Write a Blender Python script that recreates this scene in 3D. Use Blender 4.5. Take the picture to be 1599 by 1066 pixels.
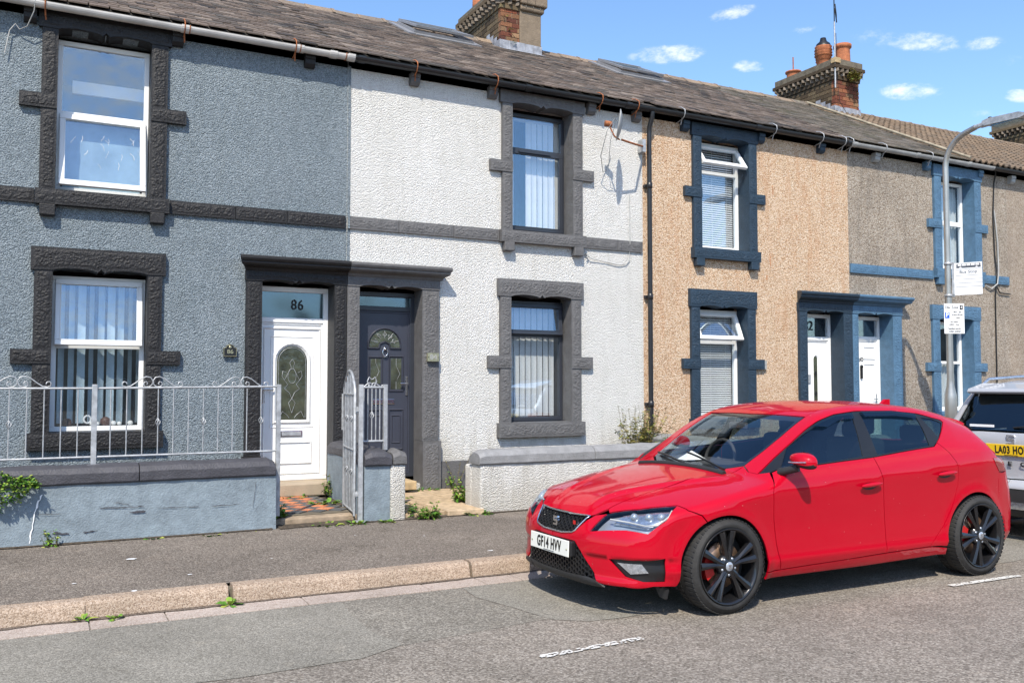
import bpy, bmesh, math, random
import numpy as np
from mathutils import Vector, Matrix, noise as mnoise
from mathutils.geometry import delaunay_2d_cdt
R = math.radians
random.seed(7)
for o in list(bpy.data.objects): bpy.data.objects.remove(o)
SC = bpy.context.scene
COL = SC.collection
# ------------------------------------------------------------------ camera, sky, sun, exposure
cd = bpy.data.cameras.new('camera'); cam = bpy.data.objects.new('camera', cd); COL.objects.link(cam)
cam.location = (0, -10.5, 1.5)
cam.rotation_euler = (R(90) + math.atan(67/1400.), 0, -R(27.4))
cd.sensor_width = 36; cd.lens = 36*1400/1599.; cd.clip_start = .05; cd.clip_end = 3000
SC.camera = cam
SC.render.resolution_x = 1024; SC.render.resolution_y = 682
SUN = Vector((-.68, -1, 1.45)).normalized()
sd = bpy.data.lights.new('sun', 'SUN'); sd.energy = 5.0; sd.angle = R(.5); sd.color = (1, .925, .80)
sun = bpy.data.objects.new('sun', sd); COL.objects.link(sun); sun.rotation_euler = SUN.to_track_quat('Z', 'Y').to_euler()
SC.view_settings.view_transform = 'Standard'; SC.view_settings.look = 'None'
SC.view_settings.exposure = .30; SC.view_settings.gamma = 1
world = bpy.data.worlds.new('World'); SC.world = world; world.use_nodes = True

def NT(nt):
    nt.nodes.clear()
    def N(t, **k):
        n = nt.nodes.new(t)
        for a, b in k.items():
            if a == 'i':
                for q, w in b.items(): n.inputs[q].default_value = w
            else: setattr(n, a, b)
        return n
    def L(a, b, ao=0, bi=0): nt.links.new(a.outputs[ao], b.inputs[bi])
    return N, L
def mth(N, L, op, a, b=None, c=None, clamp=False):
    m = N('ShaderNodeMath', operation=op, use_clamp=clamp)
    for i, q in enumerate((a, b, c)):
        if q is None: continue
        if isinstance(q, (int, float)): m.inputs[i].default_value = q
        else: m.id_data.links.new(q, m.inputs[i])
    return m.outputs[0]

def build_world():
    N, L = NT(world.node_tree)
    out = N('ShaderNodeOutputWorld'); bg = N('ShaderNodeBackground'); bg.inputs[1].default_value = .12
    sky = N('ShaderNodeTexSky', sky_type='NISHITA', sun_disc=False, sun_elevation=R(50), sun_rotation=R(214))
    sky.air_density = 1.0; sky.dust_density = .7; sky.ozone_density = 3.2
    hs = N('ShaderNodeHueSaturation', i={'Saturation': 1.08, 'Value': 1.75}); L(sky, hs, 0, 4)
    tc = N('ShaderNodeTexCoord'); nrm = N('ShaderNodeVectorMath', operation='NORMALIZE'); L(tc, nrm, 0, 0)
    sp = N('ShaderNodeSeparateXYZ'); L(nrm, sp)
    az = mth(N, L, 'ARCTAN2', sp.outputs[0], sp.outputs[1]); el = mth(N, L, 'ARCSINE', sp.outputs[2])
    nz = N('ShaderNodeTexNoise', i={'Scale': 62., 'Detail': 8., 'Roughness': .66})
    mp = N('ShaderNodeMapping'); mp.inputs['Scale'].default_value = (1, 1, 1.9); L(nrm, mp); L(mp, nz)
    acc = None
    for a0, e0, w, h, s, k in CLOUDS:
        da = mth(N, L, 'SUBTRACT', az, a0); de = mth(N, L, 'SUBTRACT', mth(N, L, 'SUBTRACT', el, e0), mth(N, L, 'MULTIPLY', da, k))
        r1 = mth(N, L, 'POWER', mth(N, L, 'ABSOLUTE', mth(N, L, 'MULTIPLY', da, 1/w)), 2.); r2 = mth(N, L, 'POWER', mth(N, L, 'ABSOLUTE', mth(N, L, 'MULTIPLY', de, 1/h)), 2.)
        m = mth(N, L, 'MULTIPLY', mth(N, L, 'SUBTRACT', 1., mth(N, L, 'ADD', r1, r2), clamp=True), s)
        acc = m if acc is None else mth(N, L, 'MAXIMUM', acc, m)
    d = mth(N, L, 'ADD', acc, mth(N, L, 'MULTIPLY', mth(N, L, 'SUBTRACT', nz.outputs[0], .5), 3.2))
    d = mth(N, L, 'MULTIPLY', d, mth(N, L, 'MULTIPLY', acc, 2.2, clamp=True))
    mr = N('ShaderNodeMapRange', interpolation_type='SMOOTHSTEP', i={1: .0, 2: 1.9, 3: 0., 4: .9}); world.node_tree.links.new(d, mr.inputs[0])
    mx = N('ShaderNodeMixRGB'); mx.inputs[2].default_value = (8.6, 8.8, 9.2, 1)
    L(mr, mx, 0, 0); L(hs, mx, 0, 1); L(mx, bg); L(bg, out)
def _dir(x, y):
    a = R(27.4); p = math.atan(67/1400.)
    fh = Vector((math.sin(a), math.cos(a), 0)); r = Vector((math.cos(a), -math.sin(a), 0))
    fw = fh*math.cos(p)+Vector((0, 0, math.sin(p))); up = Vector((0, 0, math.cos(p)))-fh*math.sin(p)
    d = (fw+r*(x-799.5)/1400-up*(y-533)/1400).normalized()
    return math.atan2(d.x, d.y), math.asin(d.z)
# clouds: where in the sky each stands (azimuth, elevation), its width, height, thickness, slant
CLOUDS = []
for az_, el_, w_, h_, s_, k_ in ((0.7246, 0.3882, 0.0231, 0.0055, 1.0, 0.132), (0.6547, 0.3524, 0.035, 0.0077, 1.0, -0.018), (0.6249, 0.3508, 0.0156, 0.0051, 0.6, -0.05), (0.7389, 0.3344, 0.0169, 0.0051, 0.8, -0.085), (0.9014, 0.293, 0.0274, 0.0067, 1.1, -0.098), (0.9139, 0.3379, 0.0364, 0.0077, 0.8, -0.182), (0.969, 0.3282, 0.0179, 0.0052, 0.75, -0.063), (1.0011, 0.275, 0.014, 0.0053, 1.0, -0.153), (0.8, 0.3635, 0.0143, 0.0037, 0.5, -0.02), (0.8725, 0.3473, 0.0245, 0.0084, 0.4, -0.137), (0.9992, 0.3075, 0.0162, 0.0046, 0.3, -0.168), (0.9731, 0.2623, 0.0222, 0.0036, 0.35, -0.138), (0.7673, 0.3026, 0.0199, 0.0032, 0.25, -0.087),
        (1.25, .30, .16, .035, 1., 0), (.1, .42, .12, .03, .9, 0), (-.6, .35, .2, .05, 1., 0), (2.2, .4, .3, .06, 1., 0), (-2., .5, .3, .08, 1., 0), (3., .3, .3, .05, 1., 0)):
    CLOUDS.append((az_, el_, w_*1.3, h_*1.5, s_, k_))
build_world()

# ------------------------------------------------------------------ materials
MATS = {}
def newmat(name):
    m = bpy.data.materials.new(name); m.use_nodes = True; MATS[name] = m
    N, L = NT(m.node_tree)
    out = N('ShaderNodeOutputMaterial'); b = N('ShaderNodeBsdfPrincipled'); L(b, out)
    return m, N, L, b, out
def lk(n1, o, n2, i): n1.id_data.links.new(n1.outputs[o], n2.inputs[i])
def rgb(c): return (c[0], c[1], c[2], 1)
def scale(c, s): return tuple(min(1, x*s) for x in c)
def ramp(N, stops):
    r = N('ShaderNodeValToRGB'); el = r.color_ramp.elements
    while len(el) < len(stops): el.new(.5)
    for e, (p, c) in zip(el, stops): e.position = p; e.color = rgb(c) if not isinstance(c, float) else (c, c, c, 1)
    return r
def simple(name, col, rough=.5, metal=0., var=.12, vs=6., bump=0., bs=80., coat=0., spec=.5, dist=.01):
    m, N, L, b, out = newmat(name)
    tc = N('ShaderNodeTexCoord'); n = N('ShaderNodeTexNoise', i={'Scale': vs, 'Detail': 5.}); L(tc, n, 3, 0)
    r = ramp(N, [(.3, scale(col, 1-var)), (.7, scale(col, 1+var))]); L(n, r); L(r, b, 0, 0)
    b.inputs['Roughness'].default_value = rough; b.inputs['Metallic'].default_value = metal
    b.inputs['Coat Weight'].default_value = coat; b.inputs['Coat Roughness'].default_value = .04
    b.inputs['Specular IOR Level'].default_value = spec
    if bump:
        n2 = N('ShaderNodeTexNoise', i={'Scale': bs, 'Detail': 4.}); L(tc, n2, 3, 0)
        bm = N('ShaderNodeBump', i={'Strength': bump, 'Distance': dist}); L(n2, bm, 0, 2 if 'Height' not in bm.inputs else bm.inputs.find('Height')); L(bm, b, 0, b.inputs.find('Normal'))
    return m
def bumpto(N, L, b, h_out, strength, dist):
    bm = N('ShaderNodeBump', i={'Strength': strength, 'Distance': dist})
    bm.id_data.links.new(h_out, bm.inputs['Height']); lk(bm, 0, b, 'Normal'); return bm
def roughcast(name, cols, stain, size=55., bump=1., dist=.018, rough=.85, speck=.5, drips=None):
    """harled wall: a pebbly relief of cells, paint or bare stones in the given tones, broad weathering"""
    m, N, L, b, out = newmat(name)
    tc = N('ShaderNodeTexCoord')
    ns = N('ShaderNodeTexNoise', i={'Scale': size*1.3, 'Detail': 5., 'Roughness': .7}); L(tc, ns, 3, 0)
    vo = N('ShaderNodeTexVoronoi', i={'Scale': size*1.4, 'Randomness': 1.}); L(tc, vo, 3, 0)
    vc = N('ShaderNodeTexVoronoi', i={'Scale': size*1.6}); L(tc, vc, 3, 0)
    sepc = N('ShaderNodeSeparateColor'); lk(vc, 'Color', sepc, 0)
    big = N('ShaderNodeTexNoise', i={'Scale': 1.3, 'Detail': 7., 'Roughness': .6}); L(tc, big, 3, 0)
    r = ramp(N, [(i/max(1, len(cols)-1), c) for i, c in enumerate(cols)])
    mixf = mth(N, L, 'ADD', mth(N, L, 'MULTIPLY', sepc.outputs[0], speck), mth(N, L, 'MULTIPLY', ns.outputs[0], 1-speck))
    m.node_tree.links.new(mixf, r.inputs[0])
    mx = N('ShaderNodeMixRGB', blend_type='MULTIPLY'); r2 = ramp(N, [(.3, stain), (.62, (1., 1., 1.))]); L(big, r2); L(r, mx, 0, 1); L(r2, mx, 0, 2)
    mx.inputs[0].default_value = 1.
    # rain streaks and grime, finer and lengthwise
    mp2 = N('ShaderNodeMapping'); mp2.inputs['Scale'].default_value = (7., 1, .8); L(tc, mp2, 3, 0)
    sn = N('ShaderNodeTexNoise', i={'Scale': 1.3, 'Detail': 7., 'Roughness': .65}); L(mp2, sn); r5 = ramp(N, [(.30, (.92, .92, .91)), (.5, (1., 1., 1.)), (.7, (1.03, 1.03, 1.03))]); L(sn, r5)
    m5 = N('ShaderNodeMixRGB', blend_type='MULTIPLY'); m5.inputs[0].default_value = 1; L(mx, m5, 0, 1); L(r5, m5, 0, 2)
    sz = N('ShaderNodeSeparateXYZ'); L(tc, sz, 3, 0); gz = mth(N, L, 'ADD', sz.outputs[2], mth(N, L, 'MULTIPLY', mth(N, L, 'SUBTRACT', sn.outputs[0], .5), 1.6))
    r6 = ramp(N, [(.25, (.80, .78, .74)), (.85, (1., 1., 1.))]); m.node_tree.links.new(gz, r6.inputs[0])
    m6 = N('ShaderNodeMixRGB', blend_type='MULTIPLY'); m6.inputs[0].default_value = 1; L(m5, m6, 0, 1); L(r6, m6, 0, 2)
    last = m6
    if drips:
        mp = N('ShaderNodeMapping'); mp.inputs['Scale'].default_value = (5., 1, .6); L(tc, mp, 3, 0)
        dn = N('ShaderNodeTexNoise', i={'Scale': 1.6, 'Detail': 5.}); L(mp, dn)
        r3 = ramp(N, [(.52, 0.), (.68, 1.)]); L(dn, r3)
        m3 = N('ShaderNodeMixRGB'); m3.inputs[2].default_value = rgb(drips)
        ff = N('ShaderNodeMath', operation='MULTIPLY'); L(r3, ff); ff.inputs[1].default_value = .35; L(ff, m3, 0, 0); L(last, m3, 0, 1); last = m3
    L(last, b)
    b.inputs['Roughness'].default_value = rough; b.inputs['Specular IOR Level'].default_value = .3
    h = mth(N, L, 'ADD', mth(N, L, 'MULTIPLY', ns.outputs[0], .8), mth(N, L, 'MULTIPLY', mth(N, L, 'SUBTRACT', 1., vo.outputs[0]), .9))
    bumpto(N, L, b, h, bump, dist)
    return m
def paintstone(name, col, rough=.5, worn=(.3, .28, .26), wear=.72, spec=.4):
    m, N, L, b, out = newmat(name)
    tc = N('ShaderNodeTexCoord')
    n = N('ShaderNodeTexNoise', i={'Scale': 9., 'Detail': 8., 'Roughness': .7}); L(tc, n, 3, 0)
    n2 = N('ShaderNodeTexNoise', i={'Scale': 70., 'Detail': 4.}); L(tc, n2, 3, 0)
    r = ramp(N, [(.25, scale(col, .72)), (.75, scale(col, 1.3))]); L(n, r)
    n3 = N('ShaderNodeTexNoise', i={'Scale': 38., 'Detail': 5., 'Roughness': .75}); L(tc, n3, 3, 0)
    r3 = ramp(N, [(wear, 0.), (wear+.05, 1.)]); L(n3, r3)
    mx = N('ShaderNodeMixRGB'); L(r3, mx, 0, 0); L(r, mx, 0, 1); mx.inputs[2].default_value = rgb(worn); L(mx, b)
    b.inputs['Roughness'].default_value = rough; b.inputs['Specular IOR Level'].default_value = spec
    h = mth(N, L, 'ADD', n.outputs[0], mth(N, L, 'MULTIPLY', n2.outputs[0], .8))
    bumpto(N, L, b, h, .8, .010)
    return m
def islandmat(name, stops, rough=.8, bump=.5, ns=30., moss=None, mossv=.62):
    """one tone per piece: works for loose objects and for joined pieces alike"""
    m, N, L, b, out = newmat(name)
    g = N('ShaderNodeNewGeometry'); oi = N('ShaderNodeObjectInfo'); tc = N('ShaderNodeTexCoord')
    f = mth(N, L, 'FRACT', mth(N, L, 'ADD', g.outputs['Random Per Island'], oi.outputs['Random']))
    r = ramp(N, stops); m.node_tree.links.new(f, r.inputs[0])
    mp = N('ShaderNodeVectorMath', operation='ADD'); L(tc, mp, 3, 0); lk(oi, 'Location', mp, 1)
    n = N('ShaderNodeTexNoise', i={'Scale': ns, 'Detail': 6., 'Roughness': .7}); L(mp, n)
    r2 = ramp(N, [(.3, .55), (.7, 1.25)]); L(n, r2)
    mx = N('ShaderNodeMixRGB', blend_type='MULTIPLY'); mx.inputs[0].default_value = 1; L(r, mx, 0, 1); L(r2, mx, 0, 2)
    last = mx
    if moss:
        n3 = N('ShaderNodeTexNoise', i={'Scale': 2.2, 'Detail': 8., 'Roughness': .75}); lk(g, 'Position', n3, 0)
        r3 = ramp(N, [(mossv, 0.), (mossv+.1, 1.)]); L(n3, r3)
        m3 = N('ShaderNodeMixRGB'); m3.inputs[2].default_value = rgb(moss); ff = N('ShaderNodeMath', operation='MULTIPLY'); L(r3, ff); ff.inputs[1].default_value = .65
        L(ff, m3, 0, 0); L(last, m3, 0, 1); last = m3
    L(last, b); b.inputs['Roughness'].default_value = rough; b.inputs['Specular IOR Level'].default_value = .3
    bumpto(N, L, b, n.outputs[0], bump, .01)
    return m
def glassmat(name, tint=(.8, .86, .86), refl=1.5, rough=.0, bumpy=.0):
    m = bpy.data.materials.new(name); m.use_nodes = True; MATS[name] = m
    N, L = NT(m.node_tree); out = N('ShaderNodeOutputMaterial')
    t = N('ShaderNodeBsdfTransparent'); t.inputs[0].default_value = rgb(tint)
    g = N('ShaderNodeBsdfGlossy'); g.inputs['Roughness'].default_value = rough; g.inputs[0].default_value = (.74, .88, 1, 1)
    lw = N('ShaderNodeLayerWeight'); lw.inputs[0].default_value = .5; f0 = ((refl-1)/(refl+1))**2*1.6
    f0 = min(.2, f0)
    fr = mth(N, L, 'ADD', mth(N, L, 'MULTIPLY', mth(N, L, 'POWER', lw.outputs['Facing'], 5.), 1-f0), f0)
    mx = N('ShaderNodeMixShader'); m.node_tree.links.new(fr, mx.inputs[0]); L(t, mx, 0, 1); L(g, mx, 0, 2); L(mx, out)
    if bumpy:
        tc = N('ShaderNodeTexCoord'); n = N('ShaderNodeTexNoise', i={'Scale': 1.6, 'Detail': 1.}); L(tc, n, 3, 0)
        bm = N('ShaderNodeBump', i={'Strength': bumpy, 'Distance': .05}); lk(n, 0, bm, 'Height'); lk(bm, 0, g, 'Normal')
    return m

M = {}
M['wall_blue'] = roughcast('blue_grey_roughcast', [(.035, .048, .058), (.17, .205, .228), (.285, .33, .36), (.47, .52, .55)], (.84, .86, .87), size=56., bump=1., dist=.018, speck=.45)
M['wall_white'] = roughcast('white_roughcast', [(.17, .16, .14), (.68, .668, .635), (.77, .755, .725), (.82, .81, .79)], (.93, .925, .91), size=56., bump=1., dist=.018, speck=.35)
M['wall_beige'] = roughcast('buff_pebbledash', [(.18, .085, .035), (.50, .31, .18), (.66, .48, .32), (.70, .55, .41), (.84, .74, .60)], (.92, .89, .87), size=52., bump=.9, dist=.016, speck=.8, drips=(.5, .25, .12))
M['wall_grey'] = roughcast('grey_pebbledash', [(.05, .035, .025), (.26, .20, .145), (.40, .335, .265), (.46, .40, .33), (.60, .55, .49)], (.74, .74, .74), size=52., bump=.9, dist=.016, speck=.8, drips=(.16, .14, .12))
M['wall_far'] = roughcast('fawn_pebbledash', [(.06, .04, .03), (.30, .22, .155), (.42, .345, .27), (.46, .39, .32), (.58, .53, .46)], (.76, .76, .76), size=62., bump=.9, dist=.016, speck=.8)
M['charcoal'] = paintstone('charcoal_masonry_paint', (.0135, .0128, .0135), rough=.55, wear=.8)
M['grey'] = paintstone('grey_masonry_paint', (.112, .109, .109), rough=.6, worn=(.4, .4, .38), wear=.76)
M['navy'] = paintstone('navy_masonry_paint', (.020, .038, .060), rough=.5, wear=.8)
M['blue'] = paintstone('light_blue_masonry_paint', (.075, .150, .235), rough=.5, wear=.84)
M['slate'] = islandmat('roof_slate', [(0., (.038, .032, .028)), (.2, (.105, .080, .063)), (.45, (.165, .124, .097)), (.6, (.085, .076, .066)), (.8, (.135, .102, .08)), (1., (.23, .185, .15))], rough=.75, bump=.7, ns=22., moss=(.10, .095, .06))
M['slate2'] = islandmat('roof_slate_mossy', [(0., (.07, .062, .05)), (.4, (.14, .115, .09)), (.7, (.18, .15, .12)), (1., (.12, .11, .095))], rough=.8, bump=.7, ns=22., moss=(.075, .07, .04), mossv=.5)
M['tile_brown'] = islandmat('brown_concrete_tile', [(0., (.14, .10, .068)), (.5, (.20, .143, .095)), (1., (.13, .103, .078))], rough=.85, bump=.5, ns=16., moss=(.30, .18, .05), mossv=.66)
M['ridge'] = islandmat('ridge_tile', [(0., (.20, .15, .11)), (.5, (.27, .2, .14)), (1., (.15, .13, .11))], rough=.8, moss=(.3, .3, .2))
M['felt'] = simple('roof_underlay', (.04, .035, .03), .9)
M['brick_red'] = islandmat('red_brick', [(0., (.09, .035, .025)), (.35, (.24, .075, .04)), (.6, (.30, .12, .06)), (.8, (.16, .09, .05)), (1., (.34, .20, .11))], rough=.9, bump=.8, ns=40.)
M['brick_dark'] = islandmat('soot_brown_brick', [(0., (.05, .035, .022)), (.4, (.12, .085, .05)), (.8, (.16, .12, .07)), (1., (.07, .05, .032))], rough=.9, bump=.9, ns=30., moss=(.24, .21, .09), mossv=.60)
M['mortar'] = simple('lime_mortar', (.30, .26, .19), .95, bump=.6, bs=60., vs=9., var=.3)
M['mortar_dark'] = simple('sooty_mortar', (.13, .11, .08), .95, bump=.6, bs=60., vs=9., var=.3)
M['cement'] = paintstone('brown_cement_render', (.20, .155, .11), rough=.9, worn=(.09, .07, .05), wear=.66)
M['lead'] = simple('lead_flashing', (.27, .28, .31), .55, var=.35, vs=10., bump=.4, bs=30.)
M['terracotta'] = simple('terracotta', (.38, .13, .055), .8, var=.3, vs=14., bump=.3)
M['mosspatch'] = simple('yellow_lichen', (.35, .30, .02), .9, var=.5, vs=30.)
M['upvc'] = simple('white_upvc', (.80, .80, .79), .3, var=.03, vs=2.)
M['upvc_old'] = simple('yellowed_white_frame', (.72, .66, .52), .45, var=.12, vs=12.)
M['upvc_dark'] = simple('anthracite_upvc', (.030, .034, .044), .32, var=.05)
M['door_dark'] = simple('anthracite_door', (.040, .044, .062), .38, var=.06, bump=.08, bs=120.)
M['rubber'] = simple('black_rubber', (.012, .012, .012), .6)
M['gutter_black'] = simple('black_plastic', (.014, .014, .016), .35)
M['gutter_white'] = simple('dirty_white_gutter', (.50, .48, .45), .5, var=.3, vs=3.)
M['gutter_grey'] = simple('pale_grey_gutter', (.34, .34, .33), .5, var=.15)
M['rust'] = simple('rusty_iron', (.30, .10, .035), .8, var=.5, vs=40.)
M['blind'] = simple('white_blind_fabric', (.80, .80, .78), .8, var=.05)
M['blind_blue'] = simple('pale_blue_blind_fabric', (.34, .52, .58), .8, var=.08)
M['curtain'] = simple('net_curtain', (.62, .66, .66), .9, var=.1)
M['room'] = simple('dim_room', (.06, .05, .045), .9)
M['glass'] = glassmat('window_glass', (.975, .985, .99), 1.95, .0, .02)
M['glass_teal'] = glassmat('obscured_glass', (.35, .50, .50), 1.9, .12, .3)
M['skylight_metal'] = simple('grey_roof_window_metal', (.26, .26, .27), .45, .3)
M['chrome'] = simple('chrome', (.75, .75, .76), .15, 1.)
M['brass'] = simple('aged_brass', (.42, .40, .26), .4, .7, var=.2, vs=30.)
M['galv'] = simple('galvanised_steel', (.40, .41, .42), .5, .45, var=.25, vs=18., bump=.1, bs=60.)
M['galv_post'] = simple('stainless_lamp_post', (.42, .41, .38), .38, .75, var=.15, vs=5.)
M['black'] = simple('black_paint', (.01, .01, .01), .4)
M['white'] = simple('white_paint', (.8, .8, .8), .45, var=.03)
M['textgrey'] = simple('dark_grey_print', (.07, .08, .10), .6)
M['blueprint'] = simple('blue_print', (.01, .10, .55), .5)
M['yellow'] = simple('yellow_sticker', (.75, .42, .01), .5)
M['cable_grey'] = simple('grey_cable', (.35, .35, .34), .6)
M['leaf'] = islandmat('green_leaf', [(0., (.035, .10, .015)), (.4, (.10, .24, .025)), (.8, (.20, .32, .04)), (1., (.34, .36, .07))], rough=.5, bump=.1, ns=20.)
M['leaf_dry'] = islandmat('yellowing_leaf', [(0., (.18, .17, .03)), (.5, (.30, .25, .08)), (1., (.12, .18, .03))], rough=.6, bump=.1, ns=20.)
M['stem'] = simple('plant_stem', (.16, .12, .05), .8)
for k_ in ('leaf', 'leaf_dry'):
    mm = M[k_]; bb = [n for n in mm.node_tree.nodes if n.type == 'BSDF_PRINCIPLED'][0]
    bb.inputs['Subsurface Weight'].default_value = 0.

# ------------------------------------------------------------------ mesh helpers
class MB:
    def __init__(s): s.v = []; s.f = []; s.mi = []; s.sm = []
    def add(s, v, f, mi=0, sm=False):
        n = len(s.v); s.v += [tuple(p) for p in v]; s.f += [tuple(i+n for i in q) for q in f]; s.mi += [mi]*len(f); s.sm += [sm]*len(f)
    def box(s, x0, x1, y0, y1, z0, z1, mi=0, mat=None):
        v = [(x, y, z) for x in (x0, x1) for y in (y0, y1) for z in (z0, z1)]
        if mat is not None: v = [tuple(mat @ Vector(p)) for p in v]
        s.add(v, [(0, 1, 3, 2), (4, 6, 7, 5), (0, 4, 5, 1), (2, 3, 7, 6), (0, 2, 6, 4), (1, 5, 7, 3)], mi); return s
    def prism(s, poly, a, b, axis='x', mi=0, sm=False):
        """poly in the two other axes (x: y,z / y: x,z / z: x,y)"""
        mk = {'x': lambda t, p: (t, p[0], p[1]), 'y': lambda t, p: (p[0], t, p[1]), 'z': lambda t, p: (p[0], p[1], t)}[axis]
        n = len(poly); v = [mk(a, p) for p in poly]+[mk(b, p) for p in poly]
        s.add(v, [(i, (i+1) % n, n+(i+1) % n, n+i) for i in range(n)], mi, sm)
        s.add(v, [tuple(range(n))[::-1], tuple(range(n, 2*n))], mi)
        return s
    def tube(s, pts, r, n=8, mi=0, caps=True, sm=True):
        pts = [Vector(p) for p in pts]; rs = r if isinstance(r, (list, tuple)) else [r]*len(pts)
        v = []; f = []; up = None
        for i, p in enumerate(pts):
            t = (pts[min(i+1, len(pts)-1)]-pts[max(i-1, 0)]).normalized()
            if up is None:
                up = Vector((0, 0, 1)) if abs(t.z) < .9 else Vector((1, 0, 0))
            a = t.cross(up).normalized(); up = a.cross(t).normalized()
            for k in range(n):
                c = 2*math.pi*k/n; v.append(p+(a*math.cos(c)+up*math.sin(c))*rs[i])
        for i in range(len(pts)-1):
            for k in range(n): f.append((i*n+k, i*n+(k+1) % n, (i+1)*n+(k+1) % n, (i+1)*n+k))
        s.add(v, f, mi, sm)
        if caps: s.add(v, [tuple(range(n))[::-1], tuple(range((len(pts)-1)*n, len(pts)*n))], mi)
        return s
    def lathe(s, prof, c=(0, 0, 0), axis='z', n=24, mi=0, sm=True):
        """prof: (radius, along)"""
        v = []; f = []
        for r, h in prof:
            for k in range(n):
                a = 2*math.pi*k/n; p = (r*math.cos(a), r*math.sin(a))
                q = {'z': (p[0], p[1], h), 'y': (p[0], h, p[1]), 'x': (h, p[0], p[1])}[axis]
                v.append((q[0]+c[0], q[1]+c[1], q[2]+c[2]))
        for i in range(len(prof)-1):
            for k in range(n): f.append((i*n+k, i*n+(k+1) % n, (i+1)*n+(k+1) % n, (i+1)*n+k))
        s.add(v, f, mi, sm); return s
    def mesh(s, name, mats):
        me = bpy.data.meshes.new(name); me.from_pydata(s.v, [], s.f)
        for m in (mats if isinstance(mats, (list, tuple)) else [mats]): me.materials.append(m)
        me.polygons.foreach_set('material_index', s.mi); me.polygons.foreach_set('use_smooth', s.sm); me.update()
        bm = bmesh.new(); bm.from_mesh(me); bmesh.ops.recalc_face_normals(bm, faces=bm.faces); bm.to_mesh(me); bm.free()
        return me
    def build(s, name, mats, parent=None, bevel=0, raw=False):
        me = s.mesh(name, mats)
        return put(name, me, parent, bevel=bevel)
def put(name, me, parent=None, loc=None, mat=None, bevel=0):
    o = bpy.data.objects.new(name, me); COL.objects.link(o)
    if parent is not None: o.parent = parent
    if mat is not None: o.matrix_local = mat
    if loc is not None: o.location = loc
    if bevel:
        b = o.modifiers.new('bevel', 'BEVEL'); b.width = bevel; b.segments = 2; b.limit_method = 'ANGLE'; b.angle_limit = R(35); b.harden_normals = False
    return o
def thing(name, label, cat, loc=(0, 0, 0), rotz=0, group=None):
    o = bpy.data.objects.new(name, None); COL.objects.link(o); o.location = loc; o.rotation_euler = (0, 0, rotz); o.empty_display_size = .2
    return tag(o, label, cat, group)
def tag(o, label, cat, group=None):
    o['label'] = label; o['category'] = cat
    if group: o['group'] = group
    return o
def structure(o): o['kind'] = 'structure'; return o
def stuff(o): o['kind'] = 'stuff'; return o
def pip(P, poly):
    """points (N,2) inside polygon"""
    P = np.asarray(P, float); poly = np.asarray(poly, float); ins = np.zeros(len(P), bool)
    j = len(poly)-1
    for i in range(len(poly)):
        a, b = poly[i], poly[j]
        c = ((a[1] > P[:, 1]) != (b[1] > P[:, 1])) & (P[:, 0] < (b[0]-a[0])*(P[:, 1]-a[1])/((b[1]-a[1]) or 1e-12)+a[0])
        ins ^= c; j = i
    return ins
def pdist(P, poly):
    P = np.asarray(P, float); poly = np.asarray(poly, float); d = np.full(len(P), 1e9)
    for i in range(len(poly)):
        a = poly[i-1]; b = poly[i]; ab = b-a; L2 = (ab**2).sum() or 1e-12
        t = np.clip(((P-a)@ab)/L2, 0, 1); q = a+t[:, None]*ab; d = np.minimum(d, np.sqrt(((P-q)**2).sum(1)))
    return d
def densify(poly, step, closed=True):
    out = []; n = len(poly)
    for i in range(n if closed else n-1):
        a = np.array(poly[i], float); b = np.array(poly[(i+1) % n], float); k = max(1, int(math.ceil(np.linalg.norm(b-a)/step)))
        for j in range(k): out.append(tuple(a+(b-a)*j/k))
    if not closed: out.append(tuple(poly[-1]))
    return out
def cdt(poly, cell, holes=(), jit=.0):
    """triangulate polygon with holes, with interior points; returns verts2d, tris, boundary loops (lists of vertex ids)"""
    loops = [poly]+list(holes); pts = []; edges = []; ids = []
    for lp in loops:
        n0 = len(pts); pts += [tuple(p) for p in lp]; n = len(lp); edges += [(n0+i, n0+(i+1) % n) for i in range(n)]; ids.append(list(range(n0, n0+n)))
    A = np.array(poly, float); mn = A.min(0); mx = A.max(0)
    gx = np.arange(mn[0]+cell*.5, mx[0], cell); gy = np.arange(mn[1]+cell*.5, mx[1], cell*.9)
    G = np.array([(x+(cell*.5 if j % 2 else 0)+random.uniform(-jit, jit)*cell, y+random.uniform(-jit, jit)*cell) for j, y in enumerate(gy) for x in gx])
    if len(G):
        k = pip(G, poly) & (pdist(G, poly) > cell*.45)
        for h in holes: k &= ~pip(G, h) & (pdist(G, h) > cell*.45)
        pts += [tuple(p) for p in G[k]]
    V, E, F, ov, oe, of = delaunay_2d_cdt([Vector(p) for p in pts], edges, [], 0, 1e-6)
    V = np.array([(p.x, p.y) for p in V]); F = [tuple(q) for q in F]
    back = {}
    for i, l in enumerate(ov):
        for q in l: back[q] = i
    if F:
        c = np.array([V[list(q)].mean(0) for q in F]); k = pip(c, poly)
        for h in holes: k &= ~pip(c, h)
        F = [q for q, kk in zip(F, k) if kk]
    return V, F, [[back[i] for i in l] for l in ids]
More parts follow.
